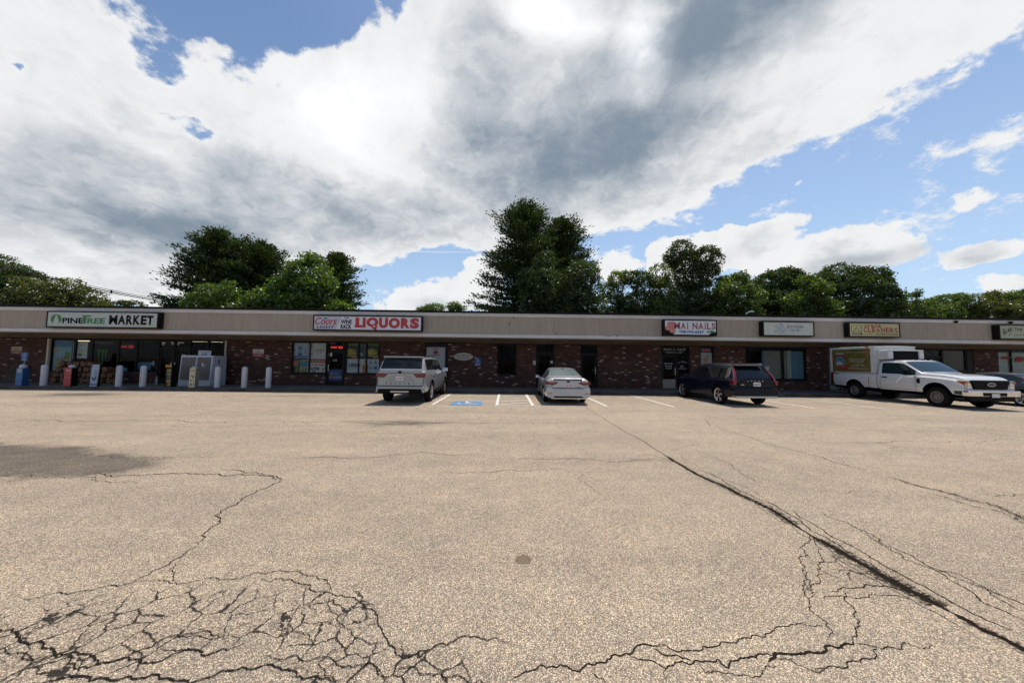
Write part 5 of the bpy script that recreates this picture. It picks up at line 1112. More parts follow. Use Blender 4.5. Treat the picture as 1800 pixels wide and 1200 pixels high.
    tag(b.build('wood_pallet', mat('pallet', (0.10, 0.07, 0.045), 0.9)), 'low wooden pallet under the firewood pile', 'pallet')
    # boards leaning on the brick at the far left
    for i, p in enumerate((2, 8, 14, 20, 25)):
        x = wal(p, 665, 19.6)[0]; b = MB(); b.prism([(0.0, 0.0), (0.05, 0.0), (0.32, 1.15-i*0.03), (0.27, 1.15-i*0.03)], -0.07, 0.07, 'x')
        o = b.build('leaning_board', mat('old_board', (0.055, 0.038, 0.025), 0.9, var=0.4)); o.location = (x, YW-0.34, 0.15); o.rotation_euler = (0, 0.34, 0)
        tag(o, 'weathered brown board leaning on the brick left of the blue box', 'board', 'boards leaning on the brick wall')
    # wiper fluid jugs beside the doors
    for p, lab in ((275, 'pale narrow bottle standing left of the market doors'), (302, 'pale narrow bottle standing right of the snack rack')):
        x = gnd(p, 674, 0.15)[0]*19.4/gnd(p, 674, 0.15)[1]
        o = MB().lathe([(0, 0), (0.06, 0), (0.06, 0.30), (0.03, 0.38), (0.03, 0.46), (0, 0.46)], 14).build('bottle', mat('bottle_plastic', (0.22, 0.21, 0.17), 0.5), loc=(x, 19.4, 0.15), smooth=50); tag(o, lab, 'bottle')
walk_things()

# ------------------------------------------------------------------ vehicles
def smooth_keys(keys, dx=0.045, sig=1.3):
    K = np.array(keys, float); xs = np.arange(K[0, 0], K[-1, 0]+1e-6, dx); xs[-1] = K[-1, 0]
    cols = [np.interp(xs, K[:, 0], K[:, i]) for i in range(1, K.shape[1])]
    ker = np.exp(-0.5*(np.arange(-4, 5)/sig)**2); ker /= ker.sum()
    out = []
    for c in cols:
        p = np.concatenate([2*c[0]-c[4:0:-1], c, 2*c[-1]-c[-2:-6:-1]]); out.append(np.convolve(p, ker, 'valid'))
    return xs, np.array(out).T
def section(k):
    zb, w, zs, zt, wt = k
    hs = zs-zb; g = max(zt-zs, 0.02); cab = min(1.0, g/0.30)
    wg = w-0.075-0.03*(1-cab)
    top = min(wt, wg-0.02)
    return [(0, zb), (w*0.72, zb), (w-0.06, zb+0.03), (w-0.012, zb+0.22*hs), (w, zb+0.50*hs), (w-0.006, zb+0.80*hs), (w-0.03, zs-0.035), (wg+0.015, zs), (wg, zs+0.035*cab+0.005),
            (top+0.03, zt-0.16*g-0.02*cab), (top-0.02, zt-0.055*g-0.004), (top*0.80, zt-0.01*g), (top*0.42, zt), (0, zt+0.006)]
class Body:
    def __init__(s, keys, glass, mats, arches, R, name='body'):
        """glass(x, seg)->material index; arches: list of axle x"""
        s.xs, s.K = smooth_keys(keys)
        S = [section(k) for k in s.K]; m = len(S[0]); V = []; F = []; MI = []
        ring = 2*m-2
        for x, sec in zip(s.xs, S):
            V += [(x, -p[0], p[1]) for p in sec]+[(x, p[0], p[1]) for p in sec[-2:0:-1]]
        for i in range(len(s.xs)-1):
            xm = (s.xs[i]+s.xs[i+1])/2
            for j in range(ring):
                seg = j if j < m-1 else ring-1-j
                F.append((i*ring+j, (i+1)*ring+j, (i+1)*ring+(j+1) % ring, i*ring+(j+1) % ring)); MI.append(glass(xm, seg))
        F.append(tuple(range(ring))); MI.append(0); F.append(tuple(range((len(s.xs)-1)*ring, len(s.xs)*ring))[::-1]); MI.append(0)
        b = MB(); b.v = V; b.f = F; b.mi = MI
        me = b.mesh(name)
        for q in mats: me.materials.append(q)
        o = bpy.data.objects.new('tmp', me); COL.objects.link(o)
        cut = MB()
        for ax in arches:
            w = np.interp(ax, s.xs, s.K[:, 1])
            for sg in (-1, 1): cut.lathe([(0, -0.25), (R, -0.25), (R, 0.25), (0, 0.25)], 32, (ax, sg*(w-0.05), arches[ax]), 'y', 2)
        if arches:
            cm = cut.mesh('cut'); 
            for q in mats: cm.materials.append(q)
            co = bpy.data.objects.new('cut', cm); COL.objects.link(co)
            md = o.modifiers.new('b', 'BOOLEAN'); md.operation = 'DIFFERENCE'; md.object = co; md.solver = 'EXACT'
            dg = bpy.context.evaluated_depsgraph_get(); dg.update()
            me2 = bpy.data.meshes.new_from_object(o.evaluated_get(dg)); bpy.data.objects.remove(co)
        else: me2 = me.copy()
        bpy.data.objects.remove(o)
        bm = bmesh.new(); bm.from_mesh(me2); gl = bm.copy()
        bmesh.ops.delete(bm, geom=[f for f in bm.faces if f.material_index == 1], context='FACES')
        bmesh.ops.delete(gl, geom=[f for f in gl.faces if f.material_index != 1], context='FACES')
        s.me = bpy.data.meshes.new(name); bm.to_mesh(s.me); bm.free()
        s.gl = bpy.data.meshes.new('window_glass'); gl.to_mesh(s.gl); gl.free()
        for q in mats: s.me.materials.append(q); s.gl.materials.append(q)
    def side(s, x, z):
        k = [np.interp(x, s.xs, s.K[:, i]) for i in range(5)]; sec = section(k)[1:9]
        return float(np.interp(z, [p[1] for p in sec], [p[0] for p in sec]))
def seam(b, body, pts, w=0.007, side=-1, off=0.003):
    P = []
    for a, c in zip(pts[:-1], pts[1:]):
        n = max(2, int(math.hypot(c[0]-a[0], c[1]-a[1])/0.07))
        P += [(a[0]+(c[0]-a[0])*i/n, a[1]+(c[1]-a[1])*i/n) for i in range(n)]
    P.append(pts[-1]); v = []
    for i, (x, z) in enumerate(P):
        q = P[min(i+1, len(P)-1)]; r = P[max(i-1, 0)]; d = (q[0]-r[0], q[1]-r[1]); L = math.hypot(*d) or 1; nx, nz = -d[1]/L*w, d[0]/L*w
        for sg in (-1, 1):
            X, Z = x+sg*nx, z+sg*nz; v.append((X, side*(body.side(X, Z)+off), Z))
    b.add(v, [(2*i, 2*i+2, 2*i+3, 2*i+1) for i in range(len(P)-1)])
def wheel(par, x, y, r, rimr, sgn, spokes=5, width=0.23, steel=False, mr=None):
    """tyre as the wheel's own mesh, rim as its child"""
    rr = rimr+0.012; h = width/2
    prof = [(rr, -h*0.86), (rr+0.012, -h*0.97), (r-0.055, -h), (r-0.018, -h*0.88), (r, -h*0.62), (r, h*0.62), (r-0.018, h*0.88), (r-0.055, h), (rr+0.012, h*0.97), (rr, h*0.86), (rr, -h*0.86)]
    o = MB().lathe(prof, 36, (0, 0, 0), 'y').build('wheel', M_RUBBER, par, smooth=50, loc=(x, y, r))
    b = MB(); f = h*0.80*sgn; mr = mr or M_ALLOY
    b.lathe([(rimr+0.012, f), (rimr+0.004, f*1.06), (rimr-0.022, f*0.9), (rimr-0.03, f*0.2), (rimr, -f*0.5)], 36, (0, 0, 0), 'y', 0)
    b.lathe([(0, f*0.42), (rimr-0.03, f*0.30), (rimr-0.03, f*0.2)], 24, (0, 0, 0), 'y', 1)
    if steel:
        b.lathe([(0, f*0.95), (0.07, f*0.95), (0.085, f*0.7), (0.13, f*0.62), (0.17, f*0.75), (rimr-0.02, f*0.55)], 30, (0, 0, 0), 'y', 0)
        for k in range(8):
            a = 2*pi*k/8; c = (0.155*cos(a), 0.155*sin(a)); b.lathe([(0, f*0.80), (0.022, f*0.80), (0.022, f*0.6)], 8, (c[0], 0, c[1]), 'y', 1)
    else:
        b.lathe([(0, f*0.92), (0.045, f*0.92), (0.06, f*0.78), (0.06, f*0.45)], 20, (0, 0, 0), 'y', 0)
        for k in range(spokes):
            a = 2*pi*k/spokes+pi/2
            for da in (-0.13, 0.13):
                ca, sa = cos(a), sin(a); c2, s2 = cos(a+da), sin(a+da)
                p = [(0.05*ca+0.018*sa, 0.05*sa-0.018*ca), (0.05*ca-0.018*sa, 0.05*sa+0.018*ca), ((rimr-0.015)*c2-0.022*s2, (rimr-0.015)*s2+0.022*c2), ((rimr-0.015)*c2+0.022*s2, (rimr-0.015)*s2-0.022*c2)]
                b.prism(p, f*0.55, f*0.86, 'y', 0)
    ri = b.build('rim', [mr, M_BLACK], o, smooth=35)
    return o
def paint(name, c, metal=0.0, rough=0.3, coat=1.0):
    return mat(name, c, rough, metal=metal, coat=coat, var=0.03, vscale=2)
M_TINT = mat('tinted_glass', (0.008, 0.010, 0.010), 0.04, spec=0.5)
M_LIGHTGLASS = mat('clear_car_glass', (0.045, 0.075, 0.065), 0.03, spec=1.0)
M_TAIL = mat('tail_lamp', (0.15, 0.003, 0.009), 0.15, coat=0.5)
M_TAILW = mat('tail_lamp_clear', (0.52, 0.42, 0.42), 0.15, coat=1.0)
M_UNDER = mat('underbody', (0.006, 0.006, 0.006), 0.9, spec=0.0)
M_SEAM = mat('panel_gap', (0.008, 0.008, 0.008), 0.9)

def rear_text(par, s, y0, y1, z0, z1, x, m, bold=0.03, name='lettering'):
    """words on the tail, read from behind the car (car front is +X, so text runs from +Y to -Y)"""
    me = text_mesh(s, bold); n = len(me.vertices); co = np.empty(n*3, np.float32); me.vertices.foreach_get('co', co); co = co.reshape(-1, 3)
    a, b = co.min(0), co.max(0); u = (co[:, 0]-a[0])/(b[0]-a[0]); v = (co[:, 1]-a[1])/(b[1]-a[1])
    out = np.stack([np.full(n, x), y1-u*(y1-y0), z0+v*(z1-z0)], 1).astype(np.float32); me.vertices.foreach_set('co', out.ravel()); me.update()
    return link(name, me, m, par)
def side_text(par, s, x0, x1, z0, z1, y, m, bold=0.03, shear=0.0, name='lettering', flip=True):
    """words on the car's right side (-Y), nose at +X: seen from the right the nose is on the right"""
    me = text_mesh(s, bold, shear); n = len(me.vertices); co = np.empty(n*3, np.float32); me.vertices.foreach_get('co', co); co = co.reshape(-1, 3)
    a, b = co.min(0), co.max(0); u = (co[:, 0]-a[0])/(b[0]-a[0]); v = (co[:, 1]-a[1])/(b[1]-a[1])
    out = np.stack([x0+u*(x1-x0), np.full(n, y), z0+v*(z1-z0)], 1).astype(np.float32); me.vertices.foreach_set('co', out.ravel()); me.update()
    return link(name, me, m, par)
def yz(par, name, pts, x0, x1, m, bevel=0.0, smooth=None):
    return MB().prism(pts, x0, x1, 'x').build(name, m, par, bevel=bevel, smooth=smooth)
def mirror_pts(p): return [(-y, z) for y, z in p][::-1]
def licence(par, x, z, m_text, txt, y=0.0, w=0.30, h=0.15, face=-1):
    o = MB().box(min(x, x+face*0.012), max(x, x+face*0.012), y-w/2, y+w/2, z-h/2, z+h/2).build('licence_plate', M_PLATE, par)
    if face < 0: rear_text(o, txt, y-w*0.42, y+w*0.42, z-h*0.28, z+h*0.20, x-0.014, m_text, 0.03)
    return o
def interior(par, x0, x1, w, z0, z1):
    """seats and floor seen through the glass"""
    b = MB(); b.box(x0, x1, -w, w, z0-0.3, z0-0.28)
    ms = mat('car_seat', (0.05, 0.048, 0.045), 0.8)
    o = b.build('cabin_floor', ms, par)
    for xx in np.linspace(x0+0.5, x1-0.9, 2):
        for sg in (-1, 1):
            MB().prism([(xx, z0-0.25), (xx+0.14, z0-0.25), (xx+0.06, z1-0.15), (xx-0.06, z1-0.15)], sg*w*0.55-0.2, sg*w*0.55+0.2, 'y').build('seat', ms, par, bevel=0.03)

def mirrors(par, x, y, z, m, s=1.0):
    for sg in (-1, 1):
        b = MB(); b.prism([(x-0.05*s, z-0.07*s), (x+0.07*s, z-0.05*s), (x+0.05*s, z+0.09*s), (x-0.04*s, z+0.09*s)], sg*y, sg*(y+0.22*s), 'y'); b.box(x-0.02, x+0.05, min(sg*(y-0.12), sg*y), max(sg*(y-0.12), sg*y), z-0.06, z-0.02)
        b.build('mirror', m, par, bevel=0.02)
# --- silver SUV, parked nose in
def big_suv():
    mp = paint('silver_paint', (0.30, 0.31, 0.325), 0.35, 0.30)
    o = empty('parked_suv', (-3.90, 15.38, 0), pi/2, 'silver full size SUV parked nose in beside the blue painted stall', 'car')
    keys = [(-2.74, 0.62, 0.93, 1.285, 1.325, 0.84), (-2.70, 0.52, 0.975, 1.29, 1.34, 0.85), (-2.60, 0.48, 0.995, 1.295, 1.52, 0.83), (-2.44, 0.45, 1.0, 1.295, 1.80, 0.80), (-2.28, 0.44, 1.005, 1.29, 1.855, 0.80), (-1.0, 0.42, 1.01, 1.27, 1.885, 0.82), (0.1, 0.42, 1.01, 1.24, 1.875, 0.81), (0.55, 0.42, 1.01, 1.22, 1.82, 0.78),
            (1.15, 0.42, 1.005, 1.20, 1.30, 0.84), (2.0, 0.42, 1.0, 1.13, 1.22, 0.82), (2.38, 0.46, 0.95, 1.04, 1.12, 0.72), (2.5, 0.6, 0.82, 0.92, 0.96, 0.6)]
    def g(x, s):
        if s == 8: 
            for a, c in ((-2.30, -1.55), (-1.47, -0.50), (-0.42, 0.86)):
                if a < x < c: return 1
            return 2 if -2.30 < x < 0.9 else 0
        if s in (9,) and -2.72 < x < -2.46: return 0
        if s in (10, 11, 12): 
            if -2.715 < x < -2.44: return 1
            if 0.56 < x < 1.13: return 1
        return 2 if s <= 1 else 0
    B = Body(keys, g, [mp, M_TINT, M_UNDER], {-1.55: 0.42, 1.55: 0.42}, 0.50)
    bo = link('body', B.me, None, o); shade(B.me, 32); link('window_glass', B.gl, None, o); shade(B.gl, 40)
    for x in (-1.55, 1.55):
        for sg in (-1, 1): wheel(o, x, sg*0.875, 0.40, 0.262, sg, 6, 0.27)
    x = -2.76
    # tailgate relief, lamps, plate, bumper
    b = MB()
    yz(o, 'tailgate', [(-0.90, 0.72), (0.90, 0.72), (0.90, 1.24), (0.87, 1.275), (-0.87, 1.275), (-0.90, 1.24)], x, -2.70, mp, bevel=0.012)
    yz(o, 'tailgate_recess_shade', [(-0.62, 0.86), (0.62, 0.86), (0.36, 1.13), (-0.36, 1.13)], x-0.004, x+0.002, paint('silver_paint_shaded', (0.26, 0.255, 0.25), 0.35, 0.35), bevel=0.0)  # flat panel; the shade of a recess is put into its darker silver
    for sg in (-1, 1):
        p = [(sg*0.50, 1.19), (sg*0.965, 1.21), (sg*0.97, 1.05), (sg*0.64, 1.04)]
        p = p if sg > 0 else p[::-1]
        l = yz(o, 'tail_lamp', p, x-0.028, -2.42, M_TAIL, bevel=0.008)
        p2 = [(sg*0.66, 1.055), (sg*0.96, 1.06), (sg*0.96, 1.085), (sg*0.64, 1.08)]; p2 = p2 if sg > 0 else p2[::-1]
        yz(l, 'lamp_strip', p2, x-0.033, x-0.02, mat('lamp_dark', (0.08, 0.01, 0.012), 0.2))
    b = MB(); 
    for z in (0.705,): b.box(x-0.002, x+0.01, -0.92, 0.92, z, z+0.014)
    for sg in (-1, 1): b.box(x-0.004, x+0.01, sg*0.905-0.006, sg*0.905+0.006, 0.72, 1.03)
    b.box(x-0.006, x+0.004, -0.50, 0.50, 1.195, 1.215)
    b.build('panel_gap', M_SEAM, o)
    yz(o, 'rear_bumper', [(-0.96, 0.46), (-0.91, 0.62), (-0.955, 0.70), (0.955, 0.70), (0.91, 0.62), (0.96, 0.46), (0.90, 0.46), (0.84, 0.60), (-0.84, 0.60), (-0.90, 0.46)], x-0.09, -2.35, mp, bevel=0.03)
    yz(o, 'bumper_valance', [(-0.86, 0.43), (0.86, 0.43), (0.84, 0.605), (-0.84, 0.605)], x-0.07, -2.3, M_BLACK, bevel=0.02)
    yz(o, 'tow_panel', [(-0.36, 0.47), (0.36, 0.47), (0.36, 0.53), (-0.36, 0.53)], x-0.08, x, mat('skid_silver', (0.45, 0.44, 0.42), 0.4, metal=0.5))
    licence(o, x-0.006, 1.00, M_DRED, '4AZ 827', y=0.03)
    yz(o, 'emblem', ell(0.03, 1.245, 0.07, 0.045, 16), x-0.012, x+0.01, M_BLACK)
    s = 'SEQUOIA'
    for i, ch in enumerate(s):
        yc = 0.55-i*0.18; rear_text(o, ch, yc-0.032, yc+0.032, 0.785, 0.83, x-0.008, M_BLACK, 0.05)
    yz(o, 'rear_spoiler', [(-0.80, 1.81), (0.80, 1.81), (0.78, 1.86), (-0.78, 1.86)], -2.50, -2.25, mp, bevel=0.02)
    MB().prism([(-2.42, 1.86), (-2.22, 1.87), (-2.25, 1.925), (-2.36, 1.92)], -0.02, 0.02, 'y').build('antenna', M_BLACK, o)
    for sg in (-1, 1): MB().box(-2.1, 0.2, sg*0.76-0.02, sg*0.76+0.02, 1.88, 1.915).build('roof_rail', M_BLACK, o, bevel=0.01)
    b = MB()
    for sg in (-1, 1):
        seam(b, B, [(-0.47, 0.5), (-0.46, 1.25)], side=sg); seam(b, B, [(0.62, 0.5), (0.66, 1.2)], side=sg); seam(b, B, [(-1.30, 1.22), (-1.22, 0.95), (-1.05, 0.62), (-1.0, 0.5)], side=sg)
    b.build('door_seam', M_SEAM, o)
    for sg in (-1, 1):
        for hx in (-1.22, -0.20): y = B.side(hx, 1.12); MB().box(hx-0.11, hx+0.11, min(sg*y, sg*(y+0.03)), max(sg*y, sg*(y+0.03)), 1.105, 1.135).build('door_handle', M_CHROME, o)
        MB().box(-0.95, 1.0, min(sg*0.86, sg*1.04), max(sg*0.86, sg*1.04), 0.36, 0.42).build('running_board', M_BLACK, o, bevel=0.015)
    mirrors(o, 0.85, 0.99, 1.27, M_CHROME, 1.15)
    o.scale = (0.95, 0.925, 0.955)
    return o
big_suv()
# --- silver sedan
def sedan(name, lab, loc, rz, mp, glassm, rear=True, tail='lex', cat='car', sc_=0.96):
    o = empty(name, loc, rz, lab, cat)
    keys = [(-2.46, 0.34, 0.80, 0.93, 0.97, 0.62), (-2.41, 0.28, 0.86, 0.95, 1.035, 0.66), (-2.28, 0.25, 0.895, 0.965, 1.065, 0.68), (-1.80, 0.22, 0.91, 0.955, 1.09, 0.68), (-1.0, 0.20, 0.91, 0.945, 1.405, 0.57), (-0.3, 0.20, 0.91, 0.935, 1.45, 0.58), (0.25, 0.20, 0.91, 0.925, 1.42, 0.57),
            (1.15, 0.20, 0.91, 0.90, 1.03, 0.64), (1.95, 0.22, 0.89, 0.83, 0.91, 0.6), (2.27, 0.26, 0.82, 0.74, 0.79, 0.5), (2.40, 0.32, 0.70, 0.62, 0.65, 0.4)]
    def g(x, s):
        if s == 8:
            for a, c in ((-1.45, -0.42), (-0.34, 0.80)):
                if a < x < c: return 1
            return 0
        if s in (10, 11, 12):
            if -1.74 < x < -1.02: return 1
            if 0.28 < x < 1.10: return 1
        return 2 if s <= 1 else 0
    B = Body(keys, g, [mp, glassm, M_UNDER], {-1.41: 0.34, 1.41: 0.34}, 0.385)
    link('body', B.me, None, o); shade(B.me, 32); link('window_glass', B.gl, None, o); shade(B.gl, 40)
    for x in (-1.41, 1.41):
        for sg in (-1, 1): wheel(o, x, sg*0.80, 0.335, 0.225, sg, 5 if rear else 7, 0.21)
    x = -2.485
    if rear:
        yz(o, 'rear_bumper', [(-0.86, 0.30), (-0.89, 0.55), (-0.86, 0.70), (-0.72, 0.72), (-0.60, 0.645), (0.60, 0.645), (0.72, 0.72), (0.86, 0.70), (0.89, 0.55), (0.86, 0.30), (0.70, 0.24), (-0.70, 0.24)], x-0.055, -2.30, mp, bevel=0.035)
        yz(o, 'bumper_insert', [(-0.62, 0.27), (0.62, 0.27), (0.55, 0.335), (-0.55, 0.335)], x-0.075, x+0.05, M_BLACK, bevel=0.008)
        yz(o, 'bumper_trim', [(-0.70, 0.235), (0.70, 0.235), (0.66, 0.265), (-0.66, 0.265)], x-0.085, x+0.05, M_CHROME)
        yz(o, 'boot_lid', [(-0.62, 0.655), (0.62, 0.655), (0.66, 0.90), (0.62, 0.955), (-0.62, 0.955), (-0.66, 0.90)], x-0.02, -2.38, mp, bevel=0.02)
        yz(o, 'boot_lip', [(-0.60, 1.005), (0.60, 1.005), (0.58, 1.03), (-0.58, 1.03)], -2.50, -2.36, mp, bevel=0.01)
        b = MB(); b.box(x-0.045, x, -0.60, 0.60, 0.640, 0.650); b.box(x-0.03, x, -0.56, 0.56, 0.985, 1.0)
        b.build('panel_gap', M_SEAM, o)
        for sg in (-1, 1):
            p = [(sg*0.40, 0.875), (sg*0.56, 0.915), (sg*0.885, 0.935), (sg*0.895, 0.80), (sg*0.60, 0.77), (sg*0.50, 0.80)]; p = p if sg > 0 else p[::-1]
            l = yz(o, 'tail_lamp', p, x-0.04, -2.24, M_TAIL, bevel=0.008)
            p = [(sg*0.50, 0.875), (sg*0.60, 0.90), (sg*0.80, 0.905), (sg*0.78, 0.88)]; p = p if sg > 0 else p[::-1]
            yz(l, 'lamp_strip', p, x-0.047, x-0.03, M_TAILW)
            p = [(sg*0.66, 0.425), (sg*0.82, 0.435), (sg*0.82, 0.455), (sg*0.66, 0.455)]; p = p if sg > 0 else p[::-1]
            yz(o, 'reflector', p, x-0.062, x-0.04, M_TAIL)
        pl = licence(o, x-0.022, 0.755, M_DRED, '65S A36', y=-0.02); MB().box(x-0.03, x-0.02, -0.18, 0.14, 0.67, 0.69).build('plate_frame', M_DRED, pl); MB().box(x-0.03, x-0.02, -0.18, 0.14, 0.82, 0.84).build('plate_frame', M_DRED, pl)
        yz(o, 'emblem', ell(0.0, 0.915, 0.062, 0.038, 18), x-0.032, x-0.01, M_BLACK)
        rear_text(o, 'HYBRID', -0.50, -0.32, 0.69, 0.715, x-0.026, M_BLACK, 0.02)
        MB().prism([(-1.0, 1.40), (-0.86, 1.42), (-0.92, 1.47)], -0.015, 0.015, 'y').build('antenna', M_BLACK, o)
        MB().box(-1.03, -0.99, -0.035, 0.035, 1.385, 1.41).build('brake_lamp', M_BLACK, o)
    b = MB()
    for sg in (-1, 1):
        seam(b, B, [(-0.38, 0.3), (-0.38, 0.92)], side=sg); seam(b, B, [(0.72, 0.3), (0.80, 0.88)], side=sg); seam(b, B, [(-1.10, 0.90), (-1.02, 0.70), (-0.95, 0.5)], side=sg)
    b.build('door_seam', M_SEAM, o)
    for sg in (-1, 1):
        for hx in (-1.0, -0.1): y = B.side(hx, 0.80); MB().box(hx-0.10, hx+0.10, min(sg*y, sg*(y+0.025)), max(sg*y, sg*(y+0.025)), 0.80, 0.825).build('door_handle', M_CHROME, o)
    mirrors(o, 0.72, 0.90, 0.97, mp, 0.8)
    if not rear:
        for sg in (-1, 1):
            p = [(sg*0.45, 0.70), (sg*0.80, 0.72), (sg*0.78, 0.60), (sg*0.5, 0.58)]; p = p if sg > 0 else p[::-1]
            yz(o, 'headlight', p, 2.0, 2.42, M_LIGHTGLASS, bevel=0.02)
    o.scale = (sc_, sc_, sc_)
    return o
sedan('parked_sedan', 'pale silver sedan parked nose in before the dark glass doors', (2.44, 15.62, 0), pi/2-0.012, paint('pale_silver_paint', (0.42, 0.42, 0.44), 0.25, 0.28), M_LIGHTGLASS)
sedan('parked_sedan', 'black sedan parked nose in behind the white pickup truck', (22.35, 15.30, 0), pi/2, paint('black_paint', (0.004, 0.005, 0.008), 0.0, 0.3, 0.5), M_TINT, rear=False, sc_=0.97)
# --- dark blue SUV
def dark_suv():
    mp = mat('dark_blue_paint', (0.0025, 0.005, 0.013), 0.30, spec=0.16, coat=0.12)
    o = empty('parked_suv', (9.57, 15.36, 0), pi/2+0.035, 'dark blue SUV with tall red tail lamps parked before the nail salon', 'car')
    keys = [(-2.38, 0.46, 0.80, 1.03, 1.06, 0.62), (-2.33, 0.38, 0.89, 1.05, 1.13, 0.68), (-2.20, 0.33, 0.93, 1.06, 1.30, 0.66), (-1.98, 0.31, 0.945, 1.06, 1.55, 0.62), (-1.80, 0.30, 0.95, 1.05, 1.60, 0.63), (-0.6, 0.28, 0.95, 1.02, 1.66, 0.65), (0.1, 0.28, 0.95, 1.0, 1.64, 0.64), (0.42, 0.28, 0.95, 0.99, 1.58, 0.62),
            (1.15, 0.28, 0.945, 0.98, 1.10, 0.70), (1.95, 0.30, 0.92, 0.92, 1.0, 0.66), (2.20, 0.36, 0.84, 0.82, 0.88, 0.5), (2.29, 0.45, 0.72, 0.70, 0.73, 0.4)]
    def g(x, s):
        if s == 8:
            for a, c in ((-1.92, -1.42), (-1.36, -0.42), (-0.35, 0.85)):
                if a < x < c: return 1
            return 2 if -1.92 < x < 0.85 else 0
        if s in (10, 11, 12):
            if -2.32 < x < -2.0: return 1
            if 0.45 < x < 1.10: return 1
        return 2 if s <= 1 else 0
    B = Body(keys, g, [mp, M_TINT, M_UNDER], {-1.43: 0.37, 1.43: 0.37}, 0.425)
    link('body', B.me, None, o); shade(B.me, 32); link('window_glass', B.gl, None, o); shade(B.gl, 40)
    for x in (-1.43, 1.43):
        for sg in (-1, 1): wheel(o, x, sg*0.83, 0.37, 0.262, sg, 5, 0.235)
    x = -2.40
    yz(o, 'rear_bumper', [(-0.90, 0.42), (-0.93, 0.60), (-0.90, 0.72), (0.90, 0.72), (0.93, 0.60), (0.90, 0.42)], x-0.05, -2.15, mp, bevel=0.03)
    yz(o, 'skid_plate', [(-0.84, 0.33), (0.84, 0.33), (0.88, 0.41), (-0.88, 0.41)], x-0.055, -2.1, mat('skid_silver', (0.45, 0.44, 0.42), 0.4, metal=0.5), bevel=0.015)
    yz(o, 'tailgate', [(-0.70, 0.73), (0.70, 0.73), (0.72, 1.0), (0.66, 1.035), (-0.66, 1.035), (-0.72, 1.0)], x-0.012, -2.34, mp, bevel=0.015)
    MB().prism([(-2.14, 1.56), (-1.80, 1.62), (-1.80, 1.65), (-2.16, 1.585)], -0.60, 0.60, 'y').build('rear_spoiler', M_BLACK, o, bevel=0.01)
    for sg in (-1, 1):
        # tall lamp: horizontal foot at the bumper, blade following the rear pillar up to the roof
        lo = [(sg*0.70, 0.96), (sg*0.92, 1.0), (sg*0.93, 0.84), (sg*0.83, 0.82), (sg*0.81, 0.93)]; lo = lo if sg > 0 else lo[::-1]
        l = yz(o, 'tail_lamp', lo, x-0.025, -2.20, M_TAIL, bevel=0.01)
        v = []; 
        for (xx, y, z, t) in ((-2.375, 0.83, 0.99, 0.060), (-2.34, 0.80, 1.12, 0.045), (-2.24, 0.745, 1.28, 0.034), (-2.12, 0.70, 1.42, 0.026), (-2.03, 0.67, 1.53, 0.020)):
            v += [(xx-0.035, sg*(y-t), z), (xx-0.02, sg*(y+t), z), (xx+0.05, sg*(y+t+0.01), z+0.0), (xx+0.05, sg*(y-t), z)]
        f = []
        for i in range(4):
            for k in range(4): f.append((i*4+k, i*4+(k+1) % 4, i*4+4+(k+1) % 4, i*4+4+k))
        f += [(0, 1, 2, 3), (16, 17, 18, 19)]
        MB().add(v, f).build('lamp_blade', M_TAIL, l)
        MB().box(-1.9, 0.25, sg*0.66-0.015, sg*0.66+0.015, 1.635, 1.675).build('roof_rail', M_CHROME, o, bevel=0.01)
    licence(o, x-0.014, 0.865, M_NAVY, '5CM 47', y=-0.05)
    for i, ch in enumerate('VOLVO'): rear_text(o, ch, 0.33-i*0.155-0.03, 0.33-i*0.155+0.03, 0.975, 1.005, x-0.018, M_CHROME, 0.04)
    rear_text(o, 'XC60', 0.48, 0.64, 0.83, 0.86, x-0.018, M_CHROME, 0.03)
    MB().box(x-0.05, x-0.03, 0.1, 0.35, 1.06, 1.075).build('rear_wiper', M_BLACK, o)
    for sg in (-1, 1):
        b = MB()
        # bright strip framing the side glass
        def lin(pts, w, off=0.006):
            v = []
            for (x_, z_) in pts: 
                kk = [np.interp(x_, B.xs, B.K[:, i]) for i in range(5)]; sec = section(kk)[6:11]
                y_ = float(np.interp(z_, [p[1] for p in sec], [p[0] for p in sec])); v += [(x_, sg*(y_+off), z_-w), (x_, sg*(y_+off), z_+w)]
            return v
        pts = [(q, float(np.interp(q, B.xs, B.K[:, 2]))+0.03) for q in np.linspace(-1.90, 0.9, 14)]
        v = lin(pts, 0.012); b.add(v, [(2*i, 2*i+2, 2*i+3, 2*i+1) for i in range(len(pts)-1)])
        v = []
        for (x_, z_) in ((-1.90, 1.07), (-1.98, 1.20), (-1.95, 1.34), (-1.86, 1.50)):
            kk = [np.interp(x_, B.xs, B.K[:, i]) for i in range(5)]; sec = section(kk)[6:11]; y_ = float(np.interp(z_, [p[1] for p in sec], [p[0] for p in sec])); v += [(x_-0.02, sg*(y_+0.008), z_), (x_+0.02, sg*(y_+0.008), z_)]
        b.add(v, [(2*i, 2*i+2, 2*i+3, 2*i+1) for i in range(3)])
        b.build('window_trim', M_CHROME, o)
    b = MB()
    for sg in (-1, 1):
        seam(b, B, [(-0.38, 0.4), (-0.39, 1.0)], side=sg); seam(b, B, [(0.70, 0.4), (0.78, 0.96)], side=sg); seam(b, B, [(-1.15, 1.0), (-1.05, 0.75), (-0.95, 0.5)], side=sg)
    b.build('door_seam', M_SEAM, o)
    for sg in (-1, 1):
        for hx in (-1.05, -0.15): y = B.side(hx, 0.88); MB().box(hx-0.11, hx+0.11, min(sg*y, sg*(y+0.025)), max(sg*y, sg*(y+0.025)), 0.875, 0.90).build('door_handle', M_CHROME, o)
    mirrors(o, 0.80, 0.94, 1.04, mp, 0.95)
    o.scale = (0.94, 0.96, 0.99)
dark_suv()
